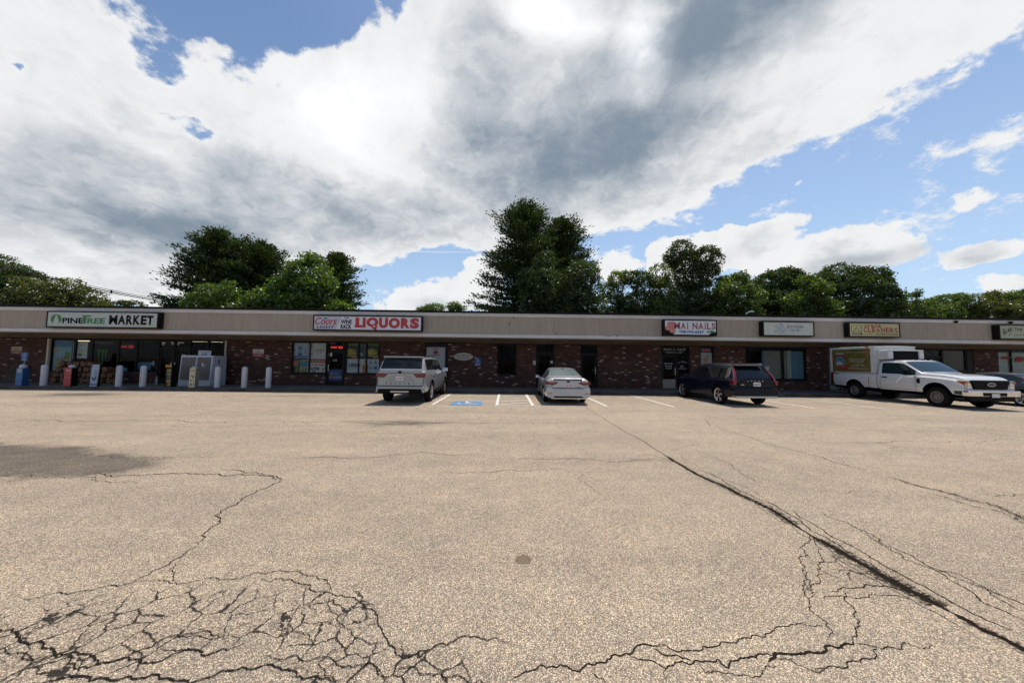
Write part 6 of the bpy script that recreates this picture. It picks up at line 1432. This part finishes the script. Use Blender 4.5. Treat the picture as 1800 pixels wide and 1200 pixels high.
# --- white pickup with refrigerated box, backed in
def pickup():
    mp = paint('white_paint', (0.60, 0.60, 0.60), 0.0, 0.35); R = 0.41; ax = 1.80
    o = empty('pickup_truck', (18.50, 15.33, 0), radians(-92.6), 'white pickup truck with a refrigerated cargo box, backed up to the shops', 'truck')
    keys = [(-0.62, 0.62, 0.975, 1.30, 1.88, 0.80), (-0.56, 0.56, 1.0, 1.31, 1.95, 0.82), (-0.3, 0.55, 1.005, 1.30, 1.985, 0.83), (0.30, 0.55, 1.005, 1.29, 1.985, 0.83), (0.48, 0.55, 1.005, 1.28, 1.95, 0.81), (1.22, 0.55, 1.005, 1.27, 1.42, 0.86), (1.9, 0.55, 1.005, 1.23, 1.38, 0.86), (2.45, 0.56, 1.0, 1.17, 1.31, 0.84), (2.66, 0.62, 0.975, 1.08, 1.22, 0.80), (2.72, 0.66, 0.955, 1.04, 1.14, 0.78)]
    def g(x, s):
        if s == 8: return 1 if -0.42 < x < 1.0 else 0
        if s in (10, 11, 12) and 0.50 < x < 1.20: return 1
        return 2 if s <= 1 else 0
    B = Body(keys, g, [mp, mat('cab_glass', (0.012, 0.028, 0.034), 0.03, spec=1.0), M_UNDER], {ax: 0.50}, 0.53, 'cab')
    link('cab', B.me, None, o); shade(B.me, 32); link('window_glass', B.gl, None, o); shade(B.gl, 40)
    # load bed
    kb = [(-3.04, 0.66, 0.97, 1.30, 1.345, 0.90), (-2.98, 0.60, 1.0, 1.31, 1.355, 0.92), (-0.70, 0.58, 1.005, 1.31, 1.355, 0.92), (-0.66, 0.58, 1.0, 1.31, 1.355, 0.92)]
    B2 = Body(kb, lambda x, s: 2 if s <= 1 else 0, [mp, M_TINT, M_UNDER], {-ax: 0.48}, 0.51, 'load_bed')
    link('load_bed', B2.me, None, o); shade(B2.me, 32)
    MB().box(-3.0, 2.5, -0.45, 0.45, 0.42, 0.60).build('chassis', M_UNDER, o)
    MB().tube((-1.1, -0.62, 0.52), (-0.1, -0.62, 0.52), 0.13).build('fuel_tank', M_UNDER, o)
    stl = mat('steel_wheel', (0.20, 0.17, 0.15), 0.55, metal=0.4)
    for x in (-ax, ax):
        for sg in (-1, 1): wheel(o, x, sg*(0.86), R, 0.235, sg, width=0.27, steel=True, mr=stl)
    # cargo box
    mbx = mat('box_white', (0.55, 0.545, 0.53), 0.45, var=0.05)
    x0, x1, z0, z1, w = -3.10, -0.70, 1.36, 2.62, 0.99
    cb = MB().box(x0, x1, -w, w, z0, z1).build('cargo_box', mbx, o, bevel=0.02)
    MB().prism([(-w-0.03, z1-0.01), (w+0.03, z1-0.01), (w+0.02, z1+0.06), (0, z1+0.09), (-w-0.02, z1+0.06)], x0-0.03, x1+0.03, 'x').build('box_roof', mbx, cb, bevel=0.015)
    for sg in (-1, 1):
        for xa, xb in ((x1-0.16, x1+0.012), (x0-0.02, x0+0.08)): MB().box(xa, xb, min(sg*w, sg*(w+0.02)), max(sg*w, sg*(w+0.02)), z0-0.03, z1).build('corner_trim', mbx, cb)
    for sg in (-1, 1): MB().prism(ell(x1-0.30, z1+0.03, 0.09, 0.03, 14), min(sg*(w+0.02), sg*(w+0.05)), max(sg*(w+0.02), sg*(w+0.05)), 'y').build('marker_lamp', mat('amber_lamp', (0.45, 0.09, 0.01), 0.3), cb)
    # painted side panel (truck's right side faces the camera)
    m = bpy.data.materials.new('produce_print'); m.use_nodes = True; n = N(m.node_tree); p = m.node_tree.nodes['Principled BSDF']; gg = n.new('ShaderNodeTexCoord').outputs['Object']
    q = n.noise(n.vm('ADD', gg, n.vm('SCALE', n.noise(gg, 1.5, 3, col=True), scale=1.2)), 3.2, 4, 0.55)
    rp = n.new('ShaderNodeValToRGB'); n.put(rp.inputs[0], q); e = rp.color_ramp.elements; e[0].position = 0.38; e[0].color = (0.05, 0.06, 0.012, 1); e[1].position = 0.64; e[1].color = (0.20, 0.05, 0.02, 1)
    for ps, c in ((0.44, (0.11, 0.10, 0.018)), (0.49, (0.20, 0.165, 0.045)), (0.53, (0.045, 0.05, 0.012)), (0.58, (0.18, 0.115, 0.03))): e.new(ps).color = C4(c)
    m.node_tree.links.new(rp.outputs[0], p.inputs['Base Color']); p.inputs['Roughness'].default_value = 0.45
    y = -w-0.004
    MB().box(x0+0.09, x1-0.17, y, -w-0.0005, z0+0.02, z1-0.05).build('side_panel', m, cb)
    def pf(pts, mm, k=1, nm='print'): return MB().prism(pts, y-0.002-0.0006*k, y-0.0005-0.0006*k, 'y').build(nm, mm, cb)
    # logo: arch over a landscape
    cx = -2.55
    mred = mat('logo_red', (0.24, 0.018, 0.016), 0.5); mc = mat('logo_cream', (0.36, 0.30, 0.16), 0.5); mte = mat('logo_teal', (0.06, 0.20, 0.23), 0.5)
    pf([(cx-0.30, 1.52), (cx+0.30, 1.52), (cx+0.30, 1.72), (cx-0.30, 1.72)], mred, 1); pf([(cx-0.27, 1.72), (cx+0.27, 1.72), (cx+0.27, 2.0)]+[(cx+0.30*cos(a), 2.0+0.22*sin(a)) for a in np.linspace(0.2, pi-0.2, 10)]+[(cx-0.27, 2.0)], mte, 2)
    pf([(cx+0.40*cos(a), 1.90+0.40*sin(a)) for a in np.linspace(0.35, pi-0.35, 12)]+[(cx+0.32*cos(a), 1.88+0.34*sin(a)) for a in np.linspace(pi-0.35, 0.35, 12)], mred, 4)
    pf([(cx-0.24, 1.73), (cx+0.18, 1.74), (cx+0.10, 1.88), (cx-0.08, 1.94), (cx-0.18, 1.86)], mat('logo_white', (0.42, 0.42, 0.38), 0.5), 5); pf([(cx-0.02, 1.95), (cx+0.08, 1.97), (cx+0.05, 2.06), (cx-0.01, 2.04)], M_NAVY, 6)
    pf([(cx-0.24, 2.32), (cx+0.26, 2.32), (cx+0.26, 2.38), (cx-0.24, 2.38)], mat('logo_white', (0.42, 0.42, 0.38)), 3)
    mtx = mat('box_text', (0.46, 0.44, 0.36), 0.5)
    side_text(cb, 'RUSSO FARMS', cx-0.26, cx+0.26, 1.59, 1.65, y-0.004, mc, 0.02)
    for s, a, c, z in (('Full Line Produce Company', -2.12, -0.98, 2.36), ('12 Land Line Ave', -2.0, -1.15, 2.0), ('Somerville, MA', -1.95, -1.2, 1.88), ('617-623-0033', -1.9, -1.2, 1.68), ('www.RussoFarms.com', -2.1, -1.0, 1.52)):
        side_text(cb, s, a, c, z, z+0.075, y-0.003, mtx, 0.01, 0.15 if 'Full' in s else 0)
    # refrigeration unit over the cab
    ru = MB().prism([(-0.71, 1.98+0.04), (-0.20, 2.03), (-0.16, 2.08), (-0.16, 2.40), (-0.22, 2.47), (-0.71, 2.47)], -0.84, -0.60, 'y').build('cooling_unit', mbx, cb, bevel=0.03)
    MB().prism([(-0.71, 2.02), (-0.20, 2.03), (-0.16, 2.08), (-0.16, 2.40), (-0.22, 2.47), (-0.71, 2.47)], 0.62, 0.84, 'y').build('unit_cap', mbx, ru, bevel=0.03)
    MB().box(-0.70, -0.22, -0.60, 0.62, 2.04, 2.42).build('unit_grille', M_BLACK, ru)
    MB().box(-0.71, -0.15, -0.82, 0.82, 2.43, 2.485).build('unit_cover', mbx, ru, bevel=0.02)
    for i in range(6): MB().box(-0.215, -0.205, -0.58, 0.60, 2.08+i*0.055, 2.09+i*0.055).build('unit_slat', M_FRAME, ru)
    # nose
    yz(o, 'grille', [(-0.62, 0.80), (0.62, 0.80), (0.66, 0.95), (0.74, 1.12), (0.70, 1.17), (-0.70, 1.17), (-0.74, 1.12), (-0.66, 0.95)], 2.64, 2.775, M_BLACK, bevel=0.02)
    for z in (0.88, 0.98, 1.08): yz(o, 'grille_bar', [(-0.6, z-0.012), (0.6, z-0.012), (0.6, z+0.012), (-0.6, z+0.012)], 2.77, 2.785, M_FRAME)
    em = yz(o, 'emblem', ell(0, 1.0, 0.165, 0.072, 24), 2.78, 2.80, M_CHROME); yz(em, 'emblem_face', ell(0, 1.0, 0.145, 0.056, 24), 2.80, 2.804, mat('emblem_blue', (0.01, 0.02, 0.05), 0.3))
    for sg in (-1, 1):
        p = [(sg*0.66, 0.80), (sg*0.94, 0.80), (sg*0.955, 1.0), (sg*0.96, 1.15), (sg*0.76, 1.16), (sg*0.78, 1.08), (sg*0.70, 0.95)]; p = p if sg > 0 else p[::-1]
        h = yz(o, 'headlight', p, 2.50, 2.755, mat('lamp_clear', (0.42, 0.42, 0.42), 0.1, metal=0.6), bevel=0.02)
        q = [(sg*0.87, 1.04), (sg*0.965, 1.04), (sg*0.965, 1.13), (sg*0.87, 1.13)]; q = q if sg > 0 else q[::-1]
        yz(h, 'indicator', q, 2.48, 2.765, mat('amber_lamp', (0.45, 0.09, 0.01), 0.3))
        for z in (0.86, 0.97): q = [(sg*0.76, z), (sg*0.87, z), (sg*0.87, z+0.07), (sg*0.76, z+0.07)]; q = q if sg > 0 else q[::-1]; yz(h, 'lens', q, 2.74, 2.762, M_CHROME)
    b = MB(); b.prism([(-0.98, 0.54), (0.98, 0.54), (0.99, 0.70), (0.98, 0.77), (-0.98, 0.77), (-0.99, 0.70)], 2.66, 2.88, 'x'); b.prism([(2.42, 0.57), (2.70, 0.56), (2.70, 0.77), (2.42, 0.75)], -1.0, -0.90, 'y'); b.prism([(2.42, 0.57), (2.70, 0.56), (2.70, 0.77), (2.42, 0.75)], 0.90, 1.0, 'y')
    bb = b.build('front_bumper', M_CHROME, o, bevel=0.02)
    yz(bb, 'bumper_insert', [(-0.44, 0.56), (0.44, 0.56), (0.46, 0.69), (-0.46, 0.69)], 2.87, 2.892, M_BLACK, bevel=0.01); yz(o, 'air_dam', [(-0.85, 0.34), (0.85, 0.34), (0.90, 0.54), (-0.90, 0.54)], 2.62, 2.80, M_BLACK, bevel=0.02)
    licence(o, 2.895, 0.58, M_DRED, '', y=0.0, face=1)
    # mirrors, handle, seams, badge, step lights
    for sg in (-1, 1):
        b = MB(); b.prism([(0.86, 1.30), (1.04, 1.30), (1.02, 1.54), (0.88, 1.54)], sg*1.10, sg*1.33, 'y'); b.prism([(0.92, 1.33), (1.05, 1.33), (1.03, 1.40), (0.95, 1.42)], sg*0.93, sg*1.12, 'y')
        b.build('mirror', M_BLACK, o, bevel=0.02)
        y_ = B.side(-0.22, 1.16); MB().box(-0.36, -0.13, min(sg*y_, sg*(y_+0.03)), max(sg*y_, sg*(y_+0.03)), 1.14, 1.19).build('door_handle', M_BLACK, o, bevel=0.008)
        y_ = B.side(1.18, 1.05); MB().box(1.11, 1.24, min(sg*(y_-0.01), sg*(y_+0.012)), max(sg*(y_-0.01), sg*(y_+0.012)), 0.95, 1.16).build('fender_badge', M_BLACK, o, bevel=0.01)
    b = MB()
    for sg in (-1, 1):
        seam(b, B, [(1.06, 0.62), (1.06, 1.25)], side=sg); seam(b, B, [(-0.44, 0.62), (-0.45, 1.27)], side=sg); seam(b, B, [(-0.44, 0.66), (1.06, 0.66)], side=sg)
    b.build('door_seam', M_SEAM, o)
    b = MB(); seam(b, B2, [(-1.02, 0.62), (-1.02, 1.12)], w=0.022); b.build('rust_streak', mat('rust', (0.32, 0.17, 0.06), 0.8, var=0.4, vscale=12), o)
    b = MB(); seam(b, B2, [(-2.92, 0.80), (-2.35, 0.80)], w=0.005); seam(b, B2, [(-1.2, 0.80), (-0.75, 0.80)], w=0.005); seam(b, B, [(-0.5, 0.80), (1.15, 0.80)], w=0.004); b.build('crease_shade_line', mat('crease_shade', (0.35, 0.35, 0.36), 0.5), o)  # grey strips on the white paint: crease shade put into the colour
    side_text(o, '4X4', -2.90, -2.58, 1.225, 1.275, -1.012, M_BLACK, 0.06, 0.3)
    b = MB(); b.prism([(0.26, 0.97), (0.40, 1.17), (0.52, 1.235), (0.555, 1.21), (0.555, 1.15), (0.40, 1.05), (0.265, 0.86)], -1.012, -1.0085, 'y'); b.build('door_sticker', mat('sticker_white', (0.80, 0.79, 0.72), 0.5), o)
    for i in range(5): MB().lathe([(0, 0.03), (0.035, 0.025), (0.045, 0), (0, 0)], 10, (0.36, -0.56+i*0.28, 1.975)).build('roof_lamp', mat('amber_pale', (0.62, 0.50, 0.40), 0.3), o)
    for sg in (-1, 1):
        p = [(sg*0.86, 0.95), (sg*1.0, 0.95), (sg*1.0, 1.28), (sg*0.86, 1.28)]; p = p if sg > 0 else p[::-1]; yz(o, 'tail_lamp', p, -3.07, -2.98, M_TAIL)
    MB().box(-3.2, -3.02, -0.9, 0.9, 0.50, 0.66).build('rear_bumper', M_CHROME, o, bevel=0.02)
    MB().box(1.20, 1.24, -0.7, 0.7, 1.42, 1.44).build('wiper_cowl', M_BLACK, o)
    o.scale = (0.95, 0.955, 0.955)
pickup()

# ------------------------------------------------------------------ trees
LEAF = {'maple': leaf_material('leaf_maple', (0.038, 0.082, 0.009), (0.125, 0.20, 0.022), 0.56),
        'dark': leaf_material('leaf_dark', (0.016, 0.034, 0.008), (0.066, 0.105, 0.015), 0.46),
        'olive': leaf_material('leaf_olive', (0.045, 0.062, 0.010), (0.12, 0.135, 0.022), 0.5),
        'pine': leaf_material('needle_pine', (0.012, 0.028, 0.009), (0.050, 0.082, 0.020), 0.32),
        'mid': leaf_material('leaf_mid', (0.034, 0.068, 0.009), (0.115, 0.175, 0.022), 0.55)}
def quads(P, s, rg, stretch=1.0, dirs=None):
    """leaf quads (rhombs) of size s at points P"""
    n = len(P); a = rg.normal(size=(n, 3)); a /= np.linalg.norm(a, axis=1, keepdims=True)
    if dirs is not None: a = a*0.45+dirs; a /= np.linalg.norm(a, axis=1, keepdims=True)
    b = rg.normal(size=(n, 3)); b -= a*np.sum(a*b, 1, keepdims=True); b /= np.linalg.norm(b, axis=1, keepdims=True)
    sz = (s*rg.uniform(0.6, 1.35, n))[:, None]
    V = np.stack([P-a*sz*stretch, P-b*sz*0.55, P+a*sz*stretch, P+b*sz*0.55], 1).reshape(-1, 3)
    return V
def limb_mesh(name, segs, mats):
    b = MB()
    for p, q, r0, r1 in segs: b.tube(p, q, r0, r1, n=7, caps=False)
    me = b.mesh(name, fix=False); me.materials.append(mats); shade(me, 60); return me
def tree(lab, Y, base_px, lobes, kind='mid', leaf=0.13, dens=1.0, seed=1, name='leafy_tree', group=None, fill=True):
    rg = np.random.default_rng(seed); random.seed(seed)
    bx = wal(base_px, 560, Y)[0]
    o = empty(name, (bx, Y, 0), 0, lab, 'tree', group)
    L = []
    for (cx, cy, rx, ry) in lobes:
        X, Z = wal(cx, cy, Y); s = Y/FPX/cos(atan2(abs(cx-900), FPX))*0+Y/FPX
        L.append((X-bx, rg.uniform(-0.35, 0.35)*rx*s, Z, rx*s, rx*s*0.9, ry*s))
    if fill:
        xs_ = [q[0] for q in lobes]; ww = (max(xs_)-min(xs_))/2+18; mx_ = (max(xs_)+min(xs_))/2
        for q in (-0.75, -0.25, 0.25, 0.75):
            X, Z = wal(mx_+q*ww, 548+rg.uniform(-4, 6), Y); s = Y/FPX; L.append((X-bx, rg.uniform(-1, 1.5), Z-0.2, ww*0.42*s, ww*0.4*s+0.5, 20*s))
    top = max(l[2] for l in L); P = []; segs = []
    fork = max(2.0, min(l[2]-l[5]*0.6 for l in L)*0.7)
    segs.append(((0, 0, 0), (0.05, 0, fork), 0.28, 0.2))
    for (x, y, z, rx, ry, rz) in L:
        c = np.array((x, y, z))
        segs.append(((0.05, 0, fork), tuple(c*0.5+np.array((0, 0, fork))*0.5+rg.normal(size=3)*0.2), 0.16, 0.11)); segs.append((segs[-1][1], tuple(c), 0.11, 0.05))
        vol = rx*ry*rz; nt = int(dens*(46*(vol**(2/3)))*1.55)+20
        d = rg.normal(size=(nt, 3)); d /= np.linalg.norm(d, axis=1, keepdims=True)
        # lumpy outline: twig tips gather in boughs
        nb = max(7, int(nt/34)); bo = rg.normal(size=(nb, 3)); bo /= np.linalg.norm(bo, axis=1, keepdims=True); br = rg.uniform(0.60, 1.20, nb)
        k = np.argmax(d@bo.T, 1); near = np.max(d@bo.T, 1)
        r = br[k]*(0.80+0.22*near)*rg.uniform(0.55, 1.0, nt)**0.35
        T = c+d*r[:, None]*np.array((rx, ry, rz))
        T[:, 2] -= 0.12*rz*(1-near)
        per = 11
        Q = np.repeat(T, per, 0)+rg.normal(size=(nt*per, 3))*np.array((0.22, 0.22, 0.13))*(leaf/0.13)
        P.append(Q)
        for t_ in rg.choice(nt, min(nt, 9), replace=False): segs.append((tuple(c*0.9+np.array((0, 0, fork))*0.1), tuple(T[t_]), 0.045, 0.015))
    P = np.concatenate(P); P = P[P[:, 2] > 1.5]
    V = quads(P, leaf, rg); F = np.arange(len(V)).reshape(-1, 4)
    me = fast_mesh('crown', V, F, [LEAF[kind]]); link('crown', me, None, o)
    link('trunk', limb_mesh('trunk', segs, M_BARK), None, o)
    return o
def pine(lab, Y, base_px, top_px, prof, seed=1, lean=0.0, dens=1.0, zmin=3.0, asym=0.0, group=None):
    """prof: half widths in photo px from the top down, as (fraction of height, px)"""
    rg = np.random.default_rng(seed); s = Y/FPX
    bx, H = wal(base_px, top_px, Y); o = empty('pine_tree', (bx, Y, 0), 0, lab, 'tree', group)
    segs = [((0, 0, 0), (0, 0, H*0.5), 0.32, 0.2), ((0, 0, H*0.5), (lean, 0, H-0.3), 0.2, 0.03)]
    fr = [p[0] for p in prof]; hw = [p[1]*s for p in prof]; P = []; D = []
    z = H-0.25
    while z > zmin:
        f = (H-z)/H; R = np.interp(f, fr, hw)
        nb = int(rg.integers(5, 8)); a0 = rg.uniform(0, 6.28)
        for b in range(nb):
            a = a0+2*pi*b/nb+rg.normal()*0.25; Rl = R*rg.uniform(0.50, 1.10)*(1+asym*cos(a))
            if rg.random() < 0.12: Rl *= 1.15
            up = 0.42 if f < 0.25 else (0.18 if f < 0.5 else 0.05)
            cx = lean*max(0, z/H-0.5)*2; n = max(3, int(Rl/0.26*dens)); t = (np.arange(n)+rg.uniform(0, 1, n))/n
            t = 0.12+0.88*t
            rad = Rl*t; sag = up*rad-0.10*rad*t+0.16*Rl*t**3
            spread = (0.10+0.20*t)*min(1.0, Rl/2.0)+0.06
            th = a+rg.normal(size=n)*0.12*t
            C = np.stack([cx+rad*np.cos(th), rad*np.sin(th), z+sag], 1)
            segs.append(((cx, 0, z), tuple(C[-1]), 0.035, 0.01))
            per = 17
            Q = np.repeat(C, per, 0)+rg.normal(size=(n*per, 3))*np.repeat(spread, per)[:, None]*np.array((1, 1, 0.45)); P.append(Q)
            dv = np.stack([np.cos(th), np.sin(th), np.full(n, 0.65)], 1); D.append(np.repeat(dv, per, 0))
        z -= rg.uniform(0.32, 0.50)*(0.7 if f < 0.2 else 1.0)
    P = np.concatenate(P); D = np.concatenate(D)
    V = quads(P, 0.115, rg, 1.35, D); F = np.arange(len(V)).reshape(-1, 4)
    link('crown', fast_mesh('crown', V, F, [LEAF['pine']]), None, o)
    link('trunk', limb_mesh('trunk', segs, M_BARK), None, o)
    return o
def plant_trees():
    G = 'trees standing behind the shops'
    pine('tallest dark pine behind the shops, left of its shorter twin', 40, 925, 362, [(0, 8), (0.06, 30), (0.15, 48), (0.28, 62), (0.42, 74), (0.62, 88), (0.8, 92), (1, 85)], 21, dens=1.25, asym=-0.08, group=G)
    pine('shorter pine growing against the right side of the tallest pine', 42, 988, 386, [(0, 8), (0.08, 30), (0.2, 44), (0.35, 56), (0.6, 52), (1, 44)], 22, dens=1.2, group=G)
    pine('wide dark pine at the left of the big clump behind the market', 38, 384, 404, [(0, 6), (0.07, 24), (0.16, 40), (0.3, 56), (0.45, 66), (0.65, 68), (1, 60)], 23, dens=1.35, asym=-0.04, group=G)
    pine('middle pine of the big clump behind the market', 40, 462, 428, [(0, 8), (0.1, 34), (0.25, 50), (0.5, 60), (1, 60)], 24, dens=1.2, group=G)
    pine('low dark pine filling the gap inside the big clump', 41, 425, 425, [(0, 10), (0.1, 36), (0.3, 50), (1, 60)], 27, dens=1.2, group=G)
    pine('pine at the right end of the big clump, drooping low boughs', 39, 594, 446, [(0, 6), (0.08, 24), (0.2, 36), (0.4, 48), (0.62, 58), (1, 56)], 25, dens=1.25, group=G)
    T = [('dark tree rising over the roof at the left photo edge', 42, -10, [(-30, 495, 60, 42), (10, 490, 32, 30), (25, 505, 36, 26), (0, 535, 60, 25)], 'dark', 0.13),
         ('olive green rounded tree above the start of the market sign', 36, 60, [(62, 512, 32, 22), (40, 530, 40, 20), (88, 530, 22, 20)], 'olive', 0.12),
         ('small rounded light tree beyond the market sign', 38, 140, [(133, 510, 24, 20), (150, 524, 26, 18), (118, 528, 20, 16), (172, 536, 14, 10)], 'olive', 0.11),
         ('tiny treetop peeking over the roof left of the big clump', 50, 228, [(228, 536, 22, 9)], 'dark', 0.12),
         ('bright leafy bush low in front of the widest pine', 33, 370, [(372, 515, 28, 22), (398, 525, 26, 22), (345, 530, 20, 16), (408, 512, 14, 18)], 'maple', 0.10),
         ('bright green maple in front of the pines of the big clump', 34, 530, [(535, 476, 36, 24), (500, 500, 36, 22), (560, 505, 38, 24), (480, 528, 40, 18), (445, 536, 30, 12), (540, 532, 45, 18), (585, 536, 26, 12), (548, 458, 16, 10)], 'maple', 0.15),
         ('small far treetop on the roofline right of the big clump', 60, 745, [(745, 543, 15, 6), (765, 541, 16, 6)], 'mid', 0.13),
         ('small far treetop on the roofline left of the tallest pine', 58, 800, [(798, 539, 13, 8), (808, 541, 10, 6)], 'mid', 0.13),
         ('pointed leafy tree in front of the tallest pine', 35, 950, [(955, 462, 20, 26), (938, 492, 30, 28), (962, 500, 32, 30), (935, 525, 26, 22), (970, 532, 36, 22)], 'dark', 0.11),
         ('rounded leafy tree in front of the shorter pine', 34, 1020, [(1025, 476, 30, 28), (1038, 500, 24, 30), (1005, 508, 28, 30), (1022, 530, 42, 24)], 'dark', 0.11),
         ('thin pale shrubby tree right of the two tall pines', 40, 1085, [(1085, 492, 20, 22), (1072, 512, 20, 24), (1092, 530, 34, 20), (1100, 488, 12, 16)], 'mid', 0.10),
         ('second shrubby tree left of the locust', 39, 1125, [(1118, 490, 18, 20), (1132, 505, 24, 28), (1122, 530, 34, 22)], 'dark', 0.10),
         ('bushy green tree tucked left under the locust', 38, 1160, [(1158, 490, 22, 22), (1165, 512, 26, 26), (1160, 534, 34, 18)], 'mid', 0.11),
         ('tall open crowned locust with a heart shaped top', 40, 1215, [(1192, 446, 27, 22), (1236, 452, 34, 22), (1200, 468, 30, 24), (1248, 474, 24, 20), (1215, 488, 30, 24), (1208, 520, 36, 32), (1178, 456, 14, 14), (1232, 512, 34, 26), (1222, 536, 50, 20)], 'dark', 0.115),
         ('light green tree right of the locust', 37, 1285, [(1290, 500, 30, 22), (1270, 516, 28, 22), (1312, 520, 30, 22), (1285, 538, 50, 14), (1300, 488, 16, 12)], 'mid', 0.12),
         ('oak above the blank fascia, left half of the long wooded rise', 43, 1360, [(1360, 492, 34, 20), (1388, 486, 30, 20), (1335, 508, 28, 18), (1380, 515, 46, 22), (1345, 534, 40, 18), (1402, 498, 22, 16)], 'dark', 0.14),
         ('light leafed tree between the two oaks', 38, 1425, [(1428, 508, 24, 22), (1412, 528, 30, 20), (1440, 530, 30, 20), (1420, 494, 14, 12)], 'mid', 0.13),
         ('large dark oak behind the cleaners sign', 41, 1500, [(1482, 488, 34, 22), (1515, 488, 32, 22), (1455, 495, 24, 18), (1545, 502, 26, 20), (1500, 515, 60, 24), (1562, 522, 20, 18), (1480, 538, 60, 16), (1550, 540, 30, 12)], 'dark', 0.14),
         ('thin sapling standing right of the large dark oak', 42, 1608, [(1608, 528, 13, 14), (1598, 540, 20, 10), (1612, 516, 6, 8)], 'mid', 0.10),
         ('first leafy tree of the low line right of the sapling', 45, 1660, [(1640, 536, 22, 12), (1668, 530, 26, 14), (1655, 545, 40, 10), (1682, 524, 10, 8)], 'mid', 0.12),
         ('middle leafy tree of the low line above the last sign', 46, 1720, [(1712, 530, 28, 14), (1738, 522, 14, 12), (1725, 543, 44, 12)], 'olive', 0.12),
         ('last leafy tree of the low line at the right photo edge', 46, 1790, [(1775, 524, 22, 13), (1800, 520, 28, 15), (1840, 518, 40, 18), (1790, 540, 50, 14)], 'mid', 0.12)]
    for i, (lab, Y, b, lo, k, lf) in enumerate(T):
        tree(lab, Y, b, lo, k, lf, 1.15, 100+i, group=G, fill=Y < 49)
plant_trees()

# ------------------------------------------------------------------ overhead lines, roof bits
def wires():
    for lab, (a, b), r in (('upper power line crossing the sky at the left', ((0, 460.5), (330, 534.5)), 0.032), ('thick middle power cable crossing the sky at the left', ((0, 464.5), (330, 536.5)), 0.058), ('lowest power line crossing the sky at the left', ((0, 468.5), (330, 538)), 0.036)):
        p0 = wal(*a, 34); p1 = wal(*b, 52); A = np.array((p0[0], 34, p0[1])); Bp = np.array((p1[0], 52, p1[1]))
        A0 = A+(A-Bp)*0.5; B0 = Bp+(Bp-A)*0.25
        pts = [A0+(B0-A0)*t-np.array((0, 0, 0.9*4*(t*(1-t)-0.14))) for t in np.linspace(0, 1, 24)]
        b_ = MB()
        for p, q in zip(pts[:-1], pts[1:]): b_.tube(p, q, r, n=6, caps=False)
        if 'middle' in lab:
            c = pts[13]; b_.box(c[0]-0.06, c[0]+0.06, c[1]-0.06, c[1]+0.06, c[2]-0.22, c[2]+0.22)
        tag(b_.build('power_line', M_INK), lab, 'power line', 'power lines at the left')
    x, z = wal(1318, 549, 21.0)
    b = MB(); b.tube((-0.25, 0, -0.10), (0.0, 0, 0.05), 0.03); b.lathe([(0, 0.10), (0.10, 0.08), (0.14, 0.02), (0.12, 0.0), (0, 0.0)], 14, (0.12, 0, 0.0)); b.tube((-0.25, 0, -0.4), (-0.25, 0, -0.1), 0.03)
    o = b.build('roof_lamp', mat('lamp_grey', (0.35, 0.35, 0.35), 0.5), loc=(x, 21.0, z)); tag(o, 'small grey lamp head on the roof above the nail salon', 'lamp')
wires()
sc.render.film_transparent = False
sc.cycles.use_denoising = True
sc.cycles.max_bounces = 8
sc.cycles.transparent_max_bounces = 24
